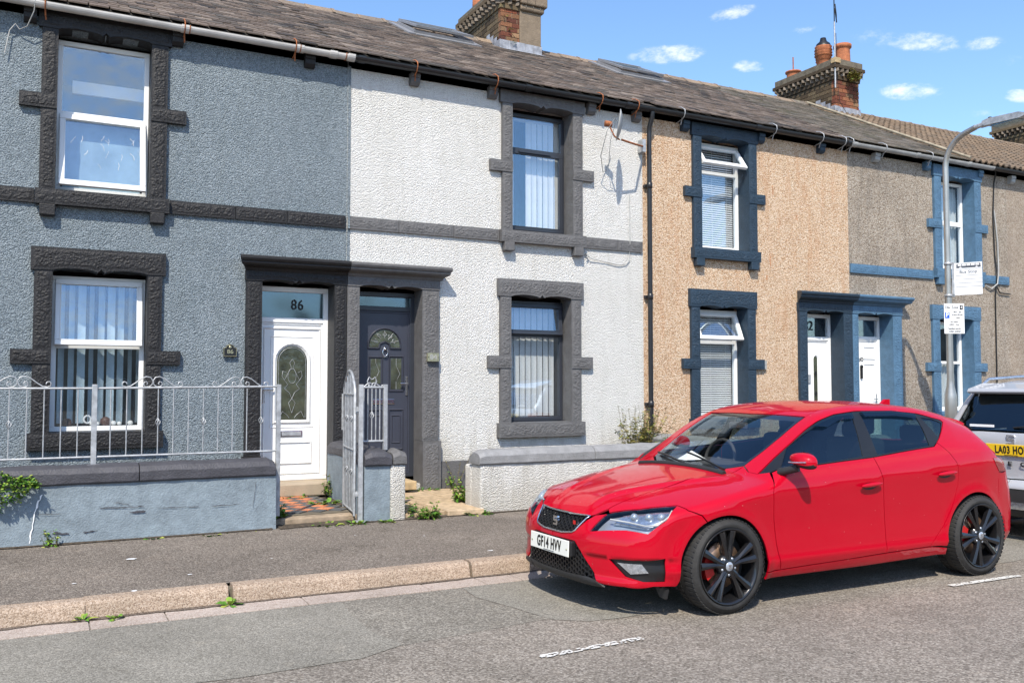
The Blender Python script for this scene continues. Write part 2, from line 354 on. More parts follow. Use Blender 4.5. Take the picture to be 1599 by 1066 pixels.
def rock(name, poly, yf, yb, mat, parent, amp=.028, margin=.018, cell=.0145, seed=0, freq=40.):
    """dressed stone with a rough-hewn face inside smooth margins; poly in x,z; front towards -y"""
    V, F, loops = cdt(densify(poly, .05), cell, jit=.25)
    d = pdist(V, poly); t = np.clip((d-margin)/(.018), 0, 1)
    y = []
    for (x, z), tt in zip(V, t):
        if tt <= 0: y.append(yf); continue
        q = Vector((x*freq*.8+seed*3.7, z*freq*1.3, seed*1.3))
        h = .45+.5*mnoise.noise(q)+.45*mnoise.noise(q*2.1)+.3*mnoise.noise(q*3.9)
        y.append(yf-amp*tt*max(.0, h)*.9)
    m = MB(); m.add([(x, yy, z) for (x, z), yy in zip(V, y)], F, 0, False)
    lp = loops[0]; n = len(lp)
    m.add([(V[i][0], yf, V[i][1]) for i in lp]+[(V[i][0], yb, V[i][1]) for i in lp], [(i, (i+1) % n, n+(i+1) % n, n+i) for i in range(n)])
    me = m.mesh(name, mat)
    return put(name, me, parent)
def rect(x0, x1, z0, z1): return [(x0, z0), (x1, z0), (x1, z1), (x0, z1)]
def textmesh(body, size, loc, rot, mat, parent, name='lettering', depth=.002, align='CENTER', sx=1., font_bold=0., space=1.):
    cu = bpy.data.curves.new('text', 'FONT'); cu.space_character = space; cu.body = body; cu.size = size; cu.extrude = depth; cu.align_x = align; cu.align_y = 'CENTER'; cu.offset = font_bold
    o = bpy.data.objects.new('text', cu); COL.objects.link(o)
    dg = bpy.context.evaluated_depsgraph_get(); me = bpy.data.meshes.new_from_object(o.evaluated_get(dg)); bpy.data.objects.remove(o)
    me.materials.clear(); me.materials.append(mat)
    p = bpy.data.objects.new(name, me); COL.objects.link(p); p.parent = parent; p.location = loc; p.rotation_euler = rot; p.scale = (sx, 1, 1)
    return p
# ------------------------------------------------------------------ the terrace
EAVE_Y, EAVE_Z, RIDGE_Y, RIDGE_Z = -.12, 5.50, 3.75, 7.60
ROOF_A = math.atan2(RIDGE_Z-EAVE_Z, RIDGE_Y-EAVE_Y); ROOF_L = math.hypot(RIDGE_Z-EAVE_Z, RIDGE_Y-EAVE_Y)
BACK_Y = 7.6
def roofpt(x, s, n=0.):
    return Vector((x, EAVE_Y+s*math.cos(ROOF_A)-n*math.sin(ROOF_A), EAVE_Z+s*math.sin(ROOF_A)+n*math.cos(ROOF_A)))
FR = .20    # plane of the window frames behind the wall face
DR = .23
def wall_mesh(name, x0, x1, z0, z1, openings, mat, parent):
    openings = [(o[0]-.03, o[1]+.03, o[2]-.03, o[3]+.03) for o in openings]
    xs = sorted({x0, x1} | {o[0] for o in openings} | {o[1] for o in openings}); zs = sorted({z0, z1} | {o[2] for o in openings} | {o[3] for o in openings})
    m = MB()
    for a, b in zip(xs[:-1], xs[1:]):
        for c, d in zip(zs[:-1], zs[1:]):
            if any(o[0] <= (a+b)/2 <= o[1] and o[2] <= (c+d)/2 <= o[3] for o in openings): continue
            m.add([(a, 0, c), (b, 0, c), (b, 0, d), (a, 0, d)], [(0, 1, 2, 3)])
    # reveals behind the dressings, sides and back of the house
    for o in openings:
        a, b, c, d = o; m.add([(a, 0, c), (a, .3, c), (a, .3, d), (a, 0, d), (b, 0, c), (b, .3, c), (b, .3, d), (b, 0, d)], [(0, 1, 2, 3), (4, 5, 6, 7), (0, 4, 5, 1), (3, 2, 6, 7)])
    m.add([(x0, 0, z0), (x1, 0, z0), (x1, BACK_Y, z0), (x0, BACK_Y, z0), (x0, 0, z1), (x1, 0, z1), (x1, BACK_Y, z1), (x0, BACK_Y, z1)],
          [(0, 4, 7, 3), (1, 2, 6, 5), (2, 3, 7, 6)])
    return put(name, m.mesh(name, mat), parent)
def frame_boxes(m, x0, x1, z0, z1, w, y0, y1, wt=None, wb=None):
    wt = wt or w; wb = wb or w
    m.box(x0, x0+w, y0, y1, z0+wb, z1-wt); m.box(x1-w, x1, y0, y1, z0+wb, z1-wt); m.box(x0, x1, y0, y1, z0, z0+wb); m.box(x0, x1, y0, y1, z1-wt, z1)
def sash(win, x0, x1, z0, z1, mat, glass, y=FR-.02, tilt=0., w=.058, dep=.05, name='sash'):
    """a casement hung from its top edge"""
    W2 = x1-x0; H2 = z1-z0
    m = MB(); frame_boxes(m, 0, W2, -H2, 0, w, 0, dep); g = MB(); g.box(w-.005, W2-w+.005, dep*.45, dep*.45+.006, -H2+w-.005, -w+.005)
    b = MB(); frame_boxes(b, w-.012, W2-w+.012, -H2+w-.012, -w+.012, .012, -.004, .006)
    mt = Matrix.Translation((x0, y, z1)) @ Matrix.Rotation(-tilt, 4, 'X')
    put(name, m.mesh(name, mat), win, mat=mt, bevel=.006); put('pane', g.mesh('pane', glass), win, mat=mt)
    put('glazing_bead', b.mesh('glazing_bead', mat if mat is not M['upvc'] else M['upvc']), win, mat=mt, bevel=.003)
    if tilt > .02:
        for x in (x0+.03, x1-.03): s = MB(); s.tube([(x, y+.05, z1-H2*.6), (x, y+.02-math.sin(tilt)*H2*.7, z1-H2*.7*math.cos(tilt))], .006, 6); s.build('stay', M['chrome'], win)
def fixed_pane(win, x0, x1, z0, z1, glass, y=FR+.025):
    g = MB(); g.box(x0, x1, y, y+.006, z0, z1); g.build('pane', glass, win)
def room(win, x0, x1, z0, z1, depth=2.2, y0=None):
    y0 = FR+.30 if y0 is None else y0
    X0, X1, Z0, Z1 = x0-.35, x1+.35, z0-.25, z1+.12
    m = MB(); m.add([(X0, y0, Z0), (X1, y0, Z0), (X1, y0, Z1), (X0, y0, Z1), (X0, depth, Z0), (X1, depth, Z0), (X1, depth, Z1), (X0, depth, Z1)],
        [(4, 5, 6, 7), (0, 4, 7, 3), (1, 2, 6, 5), (0, 1, 5, 4), (3, 7, 6, 2)])
    # wall thickness round the opening
    m.add([(x0, FR+.07, z0), (x1, FR+.07, z0), (x1, FR+.07, z1), (x0, FR+.07, z1), (x0, y0, z0), (x1, y0, z0), (x1, y0, z1), (x0, y0, z1)],
        [(0, 4, 7, 3), (1, 2, 6, 5), (0, 1, 5, 4), (3, 7, 6, 2)])
    for a, b, c, d in ((X0, x0, Z0, Z1), (x1, X1, Z0, Z1), (x0, x1, Z0, z0), (x0, x1, z1, Z1)):
        m.add([(a, y0, c), (b, y0, c), (b, y0, d), (a, y0, d)], [(0, 1, 2, 3)])
    m.build('room_interior', M['room'], win)
def vertical_blind(win, x0, x1, z0, z1, mat, ang, pitch=.085, w=.089, skip=(), y=FR+.125, jitter=.12):
    me = None; x = x0+pitch/2; i = 0
    rl = MB(); rl.box(x0, x1, y-.02, y+.02, z1, z1+.03); rl.build('blind_rail', M['white'], win)
    n = 4; pr = [(-w/2+w*k/n, .006*math.sin(math.pi*k/n)) for k in range(n+1)]
    m = MB()
    for k in range(n): m.add([(pr[k][0], pr[k][1], z0), (pr[k+1][0], pr[k+1][1], z0), (pr[k+1][0], pr[k+1][1], z1), (pr[k][0], pr[k][1], z1)], [(0, 1, 2, 3)], 0, True)
    me = m.mesh('blind_slat', mat)
    while x < x1:
        if i not in skip: put('blind_slat', me, win, mat=Matrix.Translation((x, y, 0)) @ Matrix.Rotation(ang+random.uniform(-jitter, jitter), 4, 'Z'))
        x += pitch; i += 1
def venetian(win, x0, x1, z0, z1, mat, tilt=1.05, pitch=.034, y=FR+.10):
    m = MB(); w = .028; m.add([(x0, -w/2, 0), (x1, -w/2, 0), (x1, 0, .003), (x0, 0, .003), (x1, w/2, 0), (x0, w/2, 0)], [(0, 1, 2, 3), (3, 2, 4, 5)], 0, True)
    me = m.mesh('blind_slat', mat); z = z1
    while z > z0: put('blind_slat', me, win, mat=Matrix.Translation((0, y, z)) @ Matrix.Rotation(tilt, 4, 'X')); z -= pitch
    c = MB()
    for q in (.15, .5, .85): c.box(x0+(x1-x0)*q-.003, x0+(x1-x0)*q+.003, y-.016, y-.013, z0, z1+.02)
    c.build('blind_cord', mat, win)
def curtain(win, x0, x1, z0, z1, mat, y=FR+.12, gather=.35, name='curtain'):
    m = MB(); nx = 60; nz = 10; v = []
    for j in range(nz+1):
        for i in range(nx+1):
            t = i/nx; s = j/nz; xx = x0+(x1-x0)*t
            v.append((xx, y+.018*math.sin(t*(x1-x0)*70+1.3*math.sin(t*9)+s*.8), z0+(z1-z0)*s))
    m.add(v, [(j*(nx+1)+i, j*(nx+1)+i+1, (j+1)*(nx+1)+i+1, (j+1)*(nx+1)+i) for j in range(nz) for i in range(nx)], 0, True)
    m.build(name, mat, win)
def window(h, x0, x1, z0, z1, mat, glass, tz, name='window', top='fixed', bottom='fixed', toptilt=0, bottomtilt=0, w=.05, trickle=None):
    """outer frame with a transom at tz; top and bottom lights"""
    m = MB(); y0, y1 = FR, FR+.07
    frame_boxes(m, x0, x1, z0, z1, w, y0, y1); m.box(x0+w, x1-w, y0+.001, y1-.001, tz-w/2, tz+w/2)
    win = m.build(name, mat, h, bevel=.005)
    for kind, a, b, tl in ((top, tz+w/2, z1-w, toptilt), (bottom, z0+w, tz-w/2, bottomtilt)):
        if kind == 'fixed': fixed_pane(win, x0+w-.004, x1-w+.004, a-.004, b+.004, glass)
        else: sash(win, x0+w-.02, x1-w+.02, a-.02, b+.02, mat, glass, tilt=tl)
    if trickle:
        t = MB(); t.box(x0+.22*(x1-x0), x0+.75*(x1-x0), FR-.045, FR-.022, trickle-.008, trickle+.010); t.build('trickle_vent', mat, win)
    sl = MB(); sl.box(x0, x1, FR-.05, FR+.0, z0-.025, z0-.002); sl.build('frame_sill', mat, win)
    room(win, x0+.0, x1-.0, z0, z1)
    return win
SEED = [0]
def sd_(): SEED[0] += 1; return SEED[0]
def lintel_poly(x0, x1, z0, z1, ox0, ox1, rise=.028, cusp=.032, zb=None):
    """bottom edge: two flat arches meeting in a small pointed notch over the opening"""
    c = (ox0+ox1)/2; hw = (ox1-ox0)/2; P = [(x0, z0)]
    P.append((ox0, z0))
    n = 12
    for k in range(1, n):   # left arch
        t = k/n; x = ox0+t*(hw-.035); P.append((x, z0+rise*math.sin(math.pi*min(1, t*1.02))**.6*(1 if t < .5 else 1)))
    P.append((c-.035, z0-.004)); P.append((c, z0+cusp)); P.append((c+.035, z0-.004))
    for k in range(n-1, 0, -1):
        t = k/n; x = ox1-t*(hw-.035); P.append((x, z0+rise*math.sin(math.pi*min(1, t*1.02))**.6))
    P.append((ox1, z0)); P.append((x1, z0)); P.append((x1, z1)); P.append((x0, z1))
    return P
def surround(h, c, ox0, ox1, z0, z1, zl, mat, ears, label_h=None, sill=(.16, .66), corbels=False, jw=.165, lw=.655, earw=.82, smooth=False):
    """stone dressings round one window: lintel, jamb stones, tie stones, sill"""
    amp = .012
    y = -.045
    rock('lintel', lintel_poly(c-lw, c+lw, z1, zl, ox0, ox1), y-.01, FR-.002, mat, h, seed=sd_(), amp=amp, margin=.024)
    e0, e1 = ears
    for s in (-1, 1):
        xi = ox0 if s < 0 else ox1; xo = c+s*(jw+.455+.0)
        a, b = sorted((xi, xo))
        rock('jamb', rect(a, b, z0, e0), y, FR-.001, mat, h, seed=sd_(), amp=amp)
        rock('jamb', rect(a, b, e1, z1-.001), y, FR-.001, mat, h, seed=sd_(), amp=amp)
        a, b = sorted((xi, c+s*earw)); rock('tie_stone', rect(a, b, e0+.001, e1-.001), y-.012, FR-.003, mat, h, seed=sd_(), amp=amp)
    rock('sill', rect(c-lw, c+lw, z0-sill[0], z0-.001), y-.045, FR+.0, mat, h, seed=sd_(), amp=amp*.8)
    if corbels:
        for s in (-1, 1):
            m = MB(); xc = c+s*(lw-.12); m.box(xc-.075, xc+.075, y-.05, .0, z0-sill[0]-.12, z0-sill[0]-.002); m.build('sill_corbel', mat, h, bevel=.01)
def eaves_corbel(h, x, mat, z=5.36):
    m = MB(); p = [(0, z-.09), (-.05, z-.09), (-.085, z-.055), (-.09, z-.01), (-.085, z+.0), (-.10, z+.005), (-.10, z+.06), (0, z+.06)]
    m.prism(p, x-.06, x+.06, 'x'); m.build('eaves_corbel', mat, h, bevel=.004)
def gutter(h, x0, x1, mat, joints=(), zc=5.455, yc=-.155, r=.058, label=None):
    m = MB(); n = 10; v = []; prof = [(yc+r*math.cos(a), zc+r*math.sin(a)) for a in [math.pi+math.pi*k/n for k in range(n+1)]]
    inn = [(yc+(r-.006)*math.cos(a), zc+(r-.006)*math.sin(a)) for a in [2*math.pi-math.pi*k/n for k in range(n+1)]]
    m.prism(prof+inn, x0, x1, 'x', sm=False)
    g = m.build('gutter', mat, h)
    if label: g['label'] = label
    for j in joints:
        b = MB(); pr = [(yc+(r+.008)*math.cos(a), zc+(r+.008)*math.sin(a)) for a in [math.pi*.97+math.pi*1.06*k/n for k in range(n+1)]]
        pr2 = [(yc+(r+.0005)*math.cos(a), zc+(r+.0005)*math.sin(a)) for a in [math.pi*2.03-math.pi*1.06*k/n for k in range(n+1)]]
        b.prism(pr+pr2, j-.045, j+.045, 'x'); b.build('gutter_joint', mat, g)
    return g
def hook(g, x, mat):
    m = MB(); m.tube([(x, -.03, 5.58), (x, -.13, 5.555), (x, -.215, 5.50), (x, -.222, 5.45), (x, -.20, 5.40), (x, -.15, 5.375), (x, -.02, 5.35)], .007, 6)
    m.tube([(x, -.15, 5.39), (x+.01, -.10, 5.30)], .008, 6); m.build('gutter_bracket', mat, g)
SLATES = {}
def slates(h, roofobj, x0, x1, mat, skip=lambda x, s: False, seed=0):
    """overlapping slates laid row by row; the rows nearest the street are single pieces, the rest one joined part"""
    rnd = random.Random(seed); EXP = .158; Wd = .205; rows = int(ROOF_L/EXP)
    meshes = []
    for k in range(5):
        m = MB(); w = Wd-.012-rnd.uniform(0, .006); a, b = -w/2, w/2; t = .015
        lo = -.012*rnd.random()
        v = [(a, 0, 0), (b, lo*.5, 0), (b, .31, 0), (a, .31, 0), (a+.003, .003, t), (b-.003, .003+lo*.5, t), (b-.003, .31, t), (a+.003, .31, t)]
        m.add(v, [(0, 1, 2, 3)[::-1], (4, 5, 6, 7), (0, 1, 5, 4), (1, 2, 6, 5), (3, 0, 4, 7)]); meshes.append(m)
    key = mat.name
    ms = [m.mesh('slate', mat) for m in meshes]
    rest = MB(); cnt = 0
    base = Matrix.Rotation(ROOF_A, 4, 'X')
    for i in range(rows+1):
        s = i*EXP-.03; off = (i % 2)*Wd/2
        j0 = int((x0-off)/Wd)-1
        for j in range(j0, int((x1-off)/Wd)+2):
            x = j*Wd+off+rnd.uniform(-.004, .004)
            if x-Wd/2 < x0-.06 or x+Wd/2 > x1+.06 or skip(x, s): continue
            if s+.31 > ROOF_L+.05: continue
            ds = rnd.uniform(-.010, .010)-(0.035 if rnd.random() < .015 else 0)
            mt = Matrix.Translation(roofpt(x, s+ds, .028+rnd.uniform(-.002, .004))) @ base @ Matrix.Rotation(-.05+rnd.uniform(-.014, .014), 4, 'X') @ Matrix.Rotation(rnd.uniform(-.015, .015), 4, 'Z') @ Matrix.Rotation(rnd.uniform(-.02, .02), 4, 'Y')
            k = rnd.randrange(5)
            if cnt < 300: put('slate', ms[k], roofobj, mat=mt); cnt += 1
            else:
                mm = meshes[k]; rest.add([tuple(mt @ Vector(p)) for p in mm.v], mm.f)
    if rest.v: stuff(put('upper_slates', rest.mesh('upper_slates', mat), roofobj))
def roof(h, x0, x1, slatemat, seed, skip=lambda x, s: False, ridge=True, tiles=False):
    m = MB(); a = roofpt(0, -.02); b = roofpt(0, ROOF_L)
    m.prism([(a.y, a.z), (b.y, b.z), (BACK_Y+.1, EAVE_Z-.1), (BACK_Y+.1, EAVE_Z-.2), (0, EAVE_Z-.14), (0, EAVE_Z-.05)], x0, x1, 'x')
    r = m.build('roof', M['felt'], h)
    if not tiles: slates(h, r, x0, x1, slatemat, skip, seed)
    else: rolltiles(r, x0, x1, slatemat)
    if ridge:
        n = int((x1-x0)/.44)+1; L_ = (x1-x0)/n
        t = MB(); pts = [(-.15, -.075), (-.09, -.02), (-.035, .03), (0, .045), (.035, .03), (.09, -.02), (.15, -.075)]
        t.prism(pts+[(p[0]*.88, p[1]-.018) for p in pts[::-1]], 0, L_-.012, 'x')
        t.prism([(p[0]*1.06, p[1]+.008) for p in pts]+[(p[0]*.96, p[1]-.014) for p in pts[::-1]], L_-.045, L_+.004, 'x')
        me = t.mesh('ridge_tile', M['ridge'])
        for k in range(n): put('ridge_tile', me, r, mat=Matrix.Translation((x0+k*L_, RIDGE_Y, RIDGE_Z+.035+random.uniform(-.006, .006))) @ Matrix.Rotation(random.uniform(-.012, .012), 4, 'Y'))
    return r
def rolltiles(r, x0, x1, mat):
    m = MB(); EXP = .30; rows = int(ROOF_L/EXP); W_ = .165; n = 4; cnt = 0
    x = x0
    base = Matrix.Rotation(ROOF_A, 4, 'X') @ Matrix.Rotation(-.07, 4, 'X')
    t = MB(); pr = [(0, 0), (.05, 0), (.075, .03), (.105, .042), (.135, .03), (.16, 0)]
    v = [(p, 0, q) for p, q in pr]+[(p, .38, q) for p, q in pr]+[(p, 0, q-.03) for p, q in pr]
    k = len(pr); t.add(v, [(i, i+1, k+i+1, k+i) for i in range(k-1)]+[(2*k+i, 2*k+i+1, i+1, i) for i in range(k-1)])
    me = t.mesh('roof_tile', mat)
    for i in range(rows+1):
        x = x0
        while x < x1-W_+.01:
            mt = Matrix.Translation(roofpt(x, i*EXP-.04, .035+random.uniform(-.003, .003))) @ base
            if cnt < 300: put('roof_tile', me, r, mat=mt); cnt += 1
            else: m.add([tuple(mt @ Vector(p)) for p in t.v], t.f)
            x += W_
    if m.v: stuff(put('upper_tiles', m.mesh('upper_tiles', mat), r))
def skylight(r, x, s, w, hgt, open_=.0, opened=False):
    """roof window: frame on the slates, pane in a flap"""
    base = Matrix.Translation(roofpt(x, s, .055)) @ Matrix.Rotation(ROOF_A, 4, 'X')
    m = MB(); frame_boxes(m, 0, w, 0, hgt, .0, 0, 0) if False else None
    m = MB(); d = .06
    m.box(0, w, 0, .06, 0, .04); m.box(0, w, hgt-.06, hgt, 0, .05); m.box(0, .06, .06, hgt-.06, 0, .05); m.box(w-.06, w, .06, hgt-.06, 0, .05)
    m.box(-.12, 0, -.1, hgt+.1, -.02, .006); m.box(w, w+.12, -.1, hgt+.1, -.02, .006); m.box(0, w, -.16, 0, -.02, .006)
    f = put('skylight', m.mesh('skylight', M['skylight_metal']), r, mat=base)
    m = MB(); m.box(.02, w-.02, .0, .08, .0, .035); m.box(.02, w-.02, hgt-.11, hgt-.0, 0, .045); m.box(.02, .09, .08, hgt-.11, 0, .035); m.box(w-.09, w-.02, .08, hgt-.11, 0, .035)
    g = MB(); g.box(.08, w-.08, .07, hgt-.1, .012, .018, 1)
    for vv, ff in ((g.v, g.f),): m.add(vv, ff, 1)
    mt = Matrix.Translation((0, hgt, .05)) @ Matrix.Rotation(-open_, 4, 'X') @ Matrix.Translation((0, -hgt, 0)) if not opened else Matrix.Translation((0, 0, .055+open_))
    me = m.mesh('skylight_flap', [M['skylight_metal'], M['glass']])
    return put('skylight_flap', me, r, mat=base @ mt), f
def string_course(h, x0, x1, mat, z0=3.385, z1=3.535, n=3):
    xs = [x0+(x1-x0)*i/n+(random.uniform(-.06, .06) if 0 < i < n else 0) for i in range(n+1)]
    for a, b in zip(xs[:-1], xs[1:]): rock('string_course_stone', rect(a+.003, b-.003, z0, z1), -.03, .0, mat, h, seed=sd_(), amp=.011)
def door_hood(h, x0, x1, mat, lead_end, z0=2.805, z1=2.965):
    pr = [(0, z0), (-.07, z0), (-.085, z0+.03), (-.12, z0+.045), (-.165, z0+.055), (-.185, z0+.075), (-.185, z0+.095), (-.20, z0+.10), (-.215, z0+.125), (-.215, z1-.012), (-.20, z1), (0, z1+.02)]
    m = MB()
    if lead_end == 'l': ins = lambda y: (x0-.0+(.215+y)*.55, x1)
    else: ins = lambda y: (x0, x1-(.215+y)*.55)
    n = len(pr); v = [(ins(y)[0], y, z) for y, z in pr]+[(ins(y)[1], y, z) for y, z in pr]
    m.add(v, [(i, (i+1) % n, n+(i+1) % n, n+i) for i in range(n)]+[tuple(range(n))[::-1], tuple(range(n, 2*n))])
    return m.build('door_hood', mat, h, bevel=.003)
def door_jambs(h, lo, li, ri, ro, mat, zb, zt=2.69, right_plinth=True, left_plinth=True, pl=.55, dr=DR):
    for (a, b, pp) in ((lo, li, left_plinth), (ri, ro, right_plinth)):
        rock('door_jamb', rect(a, b, zb+pl, zt), -.05, dr, mat, h, seed=sd_(), amp=.011)
        if pp:
            q = rock('jamb_plinth', rect(a-(.02 if a == lo else 0), b+(.02 if b == ro else 0), zb, zb+pl-.003), -.085, dr+.001, mat, h, seed=sd_(), amp=.012, margin=.03)
def door_lintel(h, x0, x1, ox0, ox1, mat, z0=2.69, z1=2.805): rock('door_lintel', lintel_poly(x0, x1, z0+.001, z1, ox0, ox1, rise=.024), -.06, DR-.002, mat, h, seed=sd_(), amp=.011)
def arch_poly(x0, x1, z0, zs, n=10):
    c = (x0+x1)/2; r = (x1-x0)/2
    return [(x0, z0), (x1, z0)]+[(c+r*math.cos(math.pi*k/n), zs+r*1.0*math.sin(math.pi*k/n)) for k in range(n+1)]
def ring(m, poly_in, grow, y0, y1, mi=0):
    """moulding that follows an outline: a raised band grow wide"""
    A = np.array(poly_in, float); n = len(A); out = []
    area = sum(A[i-1][0]*A[i][1]-A[i][0]*A[i-1][1] for i in range(n))
    sg = 1 if area > 0 else -1
    for i in range(n):
        d1 = A[i]-A[i-1]; d2 = A[(i+1) % n]-A[i]; d1 = d1/(np.linalg.norm(d1) or 1); d2 = d2/(np.linalg.norm(d2) or 1)
        n1 = np.array((d1[1], -d1[0]))*sg; n2 = np.array((d2[1], -d2[0]))*sg; b = n1+n2; L_ = np.linalg.norm(b) or 1; b = b/L_; k = min(1.8, 1/max(.4, (b@n1)))
        out.append(A[i]+b*grow*k)
    mid = [(A[i]+out[i])/2 for i in range(n)]
    v = [(p[0], y1, p[1]) for p in A]+[(p[0], y0, p[1]) for p in mid]+[(p[0], y1, p[1]) for p in out]
    m.add(v, [(i, (i+1) % n, n+(i+1) % n, n+i) for i in range(n)]+[(n+i, n+(i+1) % n, 2*n+(i+1) % n, 2*n+i) for i in range(n)], mi, False)
def door_unit(h, x0, x1, z0, z1, zt, mat, leafmat, glass, y=DR, transom_glass=None):
    """frame with top light and leaf; returns (frame, leaf inner rect)"""
    m = MB(); w = .06; frame_boxes(m, x0, x1, z0, z1, w, y, y+.07, wb=.04); m.box(x0+w, x1-w, y+.001, y+.069, zt, zt+w)
    d = m.build('door', mat, h, bevel=.006)
    fixed_pane(d, x0+w-.003, x1-w+.003, zt+w-.003, z1-w+.003, transom_glass or glass, y+.03)
    m = MB(); a, b, c, e = x0+w, x1-w, z0+.042, zt-.002; fw = .05
    frame_boxes(m, a, b, c, e, .02, y+.012, y+.062)
    m.box(a+.02, b-.02, y+.024, y+.060, c+.02, e-.02)
    m.build('door_leaf', leafmat, d, bevel=.003)
    return d, (a+.02, b-.02, c+.02, e-.02), y+.024

# --- number 86, blue-grey
HX = (-1.35, 3.185, 7.56, 11.70, 15.85, 20.1, 24.4)
h86 = thing('terraced_house', 'blue-grey roughcast house with charcoal dressings and white door, leftmost of the terrace', 'house', group='houses of the terrace')
W86 = [(.03, .95, 3.53, 5.24), (.03, .95, 1.0, 2.69), (2.18, 3.04, .30, 2.70)]
wall_mesh('wall', HX[0], HX[1], .0, 5.52, W86, M['wall_blue'], h86)
CH = M['charcoal']
surround(h86, .50, .03, .95, 3.535, 5.245, 5.42, CH, (4.39, 4.54), corbels=True)
surround(h86, .48, .03, .95, 1.0, 2.69, 2.93, CH, (1.715, 1.865), sill=(.175, .66))
string_course(h86, HX[0], -.16, CH, n=2); string_course(h86, 1.165, 3.165, CH, n=3)
for x in (-.235, 1.215, 2.70): eaves_corbel(h86, x, CH, 5.36)
w = window(h86, .03, .95, 3.57, 5.215, M['upvc'], M['glass'], 4.42, bottom='sash', bottomtilt=.20)
w['label'] = 'white upstairs window, lower light tilted open'
m = MB(); m.box(.18, .93, FR+.22, FR+.25, 4.72, 4.86); m.build('rolled_blind', M['blind'], w)
m = MB(); m.box(.10, .88, FR+.10, FR+.105, 3.62, 4.36); m.build('frosted_film', simple('pale_film', (.30, .42, .48), .8, var=.2, vs=5.), w)
for k_ in range(16):
    x_ = random.uniform(.14, .86); z_ = random.uniform(3.84, 4.22); dx_ = random.uniform(-.05, .05); m = MB(); yq = lambda z__: FR-.012-math.tan(.20)*(4.39-z__)
    m.tube([(x_, yq(z_)-.004, z_), (x_+dx_*.6+.01, yq(z_-.03)-.004, z_-.03), (x_+dx_, yq(z_-.06)-.004, z_-random.uniform(.04, .09))], random.choice((.0008, .0014, .002)), 4); m.build('peeling_film', M['white'], w)
m = MB(); m.box(.30, .62, FR+.2, FR+.32, 3.62, 3.70); m.build('folder_stack', M['blind_blue'], w)
w = window(h86, .03, .95, 1.0, 2.66, M['upvc'], M['glass'], 1.91, top='sash', toptilt=.13)
w['label'] = 'white downstairs window, upper light ajar'
M['brown_pot'] = simple('dark_brown_pot', (.10, .04, .025), .5)
M['blind_pale'] = simple('pale_blue_white_blind', (.55, .68, .74), .8)
vertical_blind(w, .08, .92, 1.08, 2.58, M['blind_pale'], .72, pitch=.098, jitter=.3)
for x_, s_, c_ in ((.20, .05, 'brown_pot'), (.58, .055, 'brown_pot'), (.45, .03, 'blind'), (.50, .025, 'blind'), (.66, .03, 'blind'), (.72, .025, 'blind'), (.83, .03, 'blind')):
    m = MB(); m.lathe([(.001, 0), (s_*.7, 0), (s_, s_*.6), (s_*.9, s_*1.3), (s_*.4, s_*1.7), (.001, s_*1.75)], (x_, FR+.10, 1.05), n=14); m.build('window_ornament', M[c_], w)
m = MB(); m.tube([(.40+.035*math.cos(a), FR+.10, 1.12+.04*math.sin(a)) for a in [2*math.pi*k/14 for k in range(15)]], .010, 8); m.build('window_ornament', M['white'], w)
gutter(h86, HX[0], 3.20, M['gutter_white'], joints=(-.9, 1.28, 2.55, 2.95, 3.17), label='dirty white gutter with rusty joints')
g = h86.children[-1]
for x in (1.27, 2.50, -.1): hook(g, x, M['rust'])
for x in (1.27, 2.50, 3.05):
    m = MB(); n = 10; pr = [(-.155+.0675*math.cos(a), 5.455+.0675*math.sin(a)) for a in [math.pi*.97+math.pi*1.06*k/n for k in range(n+1)]]+[(-.155+.066*math.cos(a), 5.455+.066*math.sin(a)) for a in [math.pi*2.03-math.pi*1.06*k/n for k in range(n+1)]]
    m.prism(pr, x+.047, x+.058, 'x'); m.build('rust_band', M['rust'], g)
roof(h86, HX[0], HX[1]-.002, M['slate'], 1)
# door surround and door of 86
door_jambs(h86, 2.0, 2.18, 3.03, 3.178, CH, .14, 2.69)
door_lintel(h86, 1.99, 3.178, 2.18, 3.03, CH)
door_hood(h86, 1.90, 3.183, CH, 'l')
d, (a, b, c, e), yl = door_unit(h86, 2.175, 3.035, .362, 2.665, 2.235, M['upvc'], M['upvc'], M['glass'], transom_glass=M['glass_teal'])
d['label'] = 'white panelled door with arched leaded glass'
m = MB(); ap = arch_poly(2.425, 2.785, 1.08, 1.78); ring(m, ap, .055, yl-.022, yl+.001); ring(m, rect(2.36, 2.85, 1.0, 2.06), .018, yl-.008, yl+.001)
ring(m, rect(2.45, 2.83, .575, .80), .022, yl-.016, yl+.001); ring(m, rect(a+.03, b-.03, .46, e-.06), .03, yl-.018, yl+.001); m.build('door_moulding', M['upvc'], d)
m = MB(); m.prism(ap, yl-.004, yl-.001, 'y'); m.build('door_glass', simple('dark_leaded_glass', (.055, .062, .040), .18, var=.5, vs=7., bump=.5, bs=14., spec=.8), d)
m = MB(); yy = yl-.008
def leadline(pts, r=.0028): m.tube([(x, yy, z) for x, z in pts], r, 5)
cx = 2.605
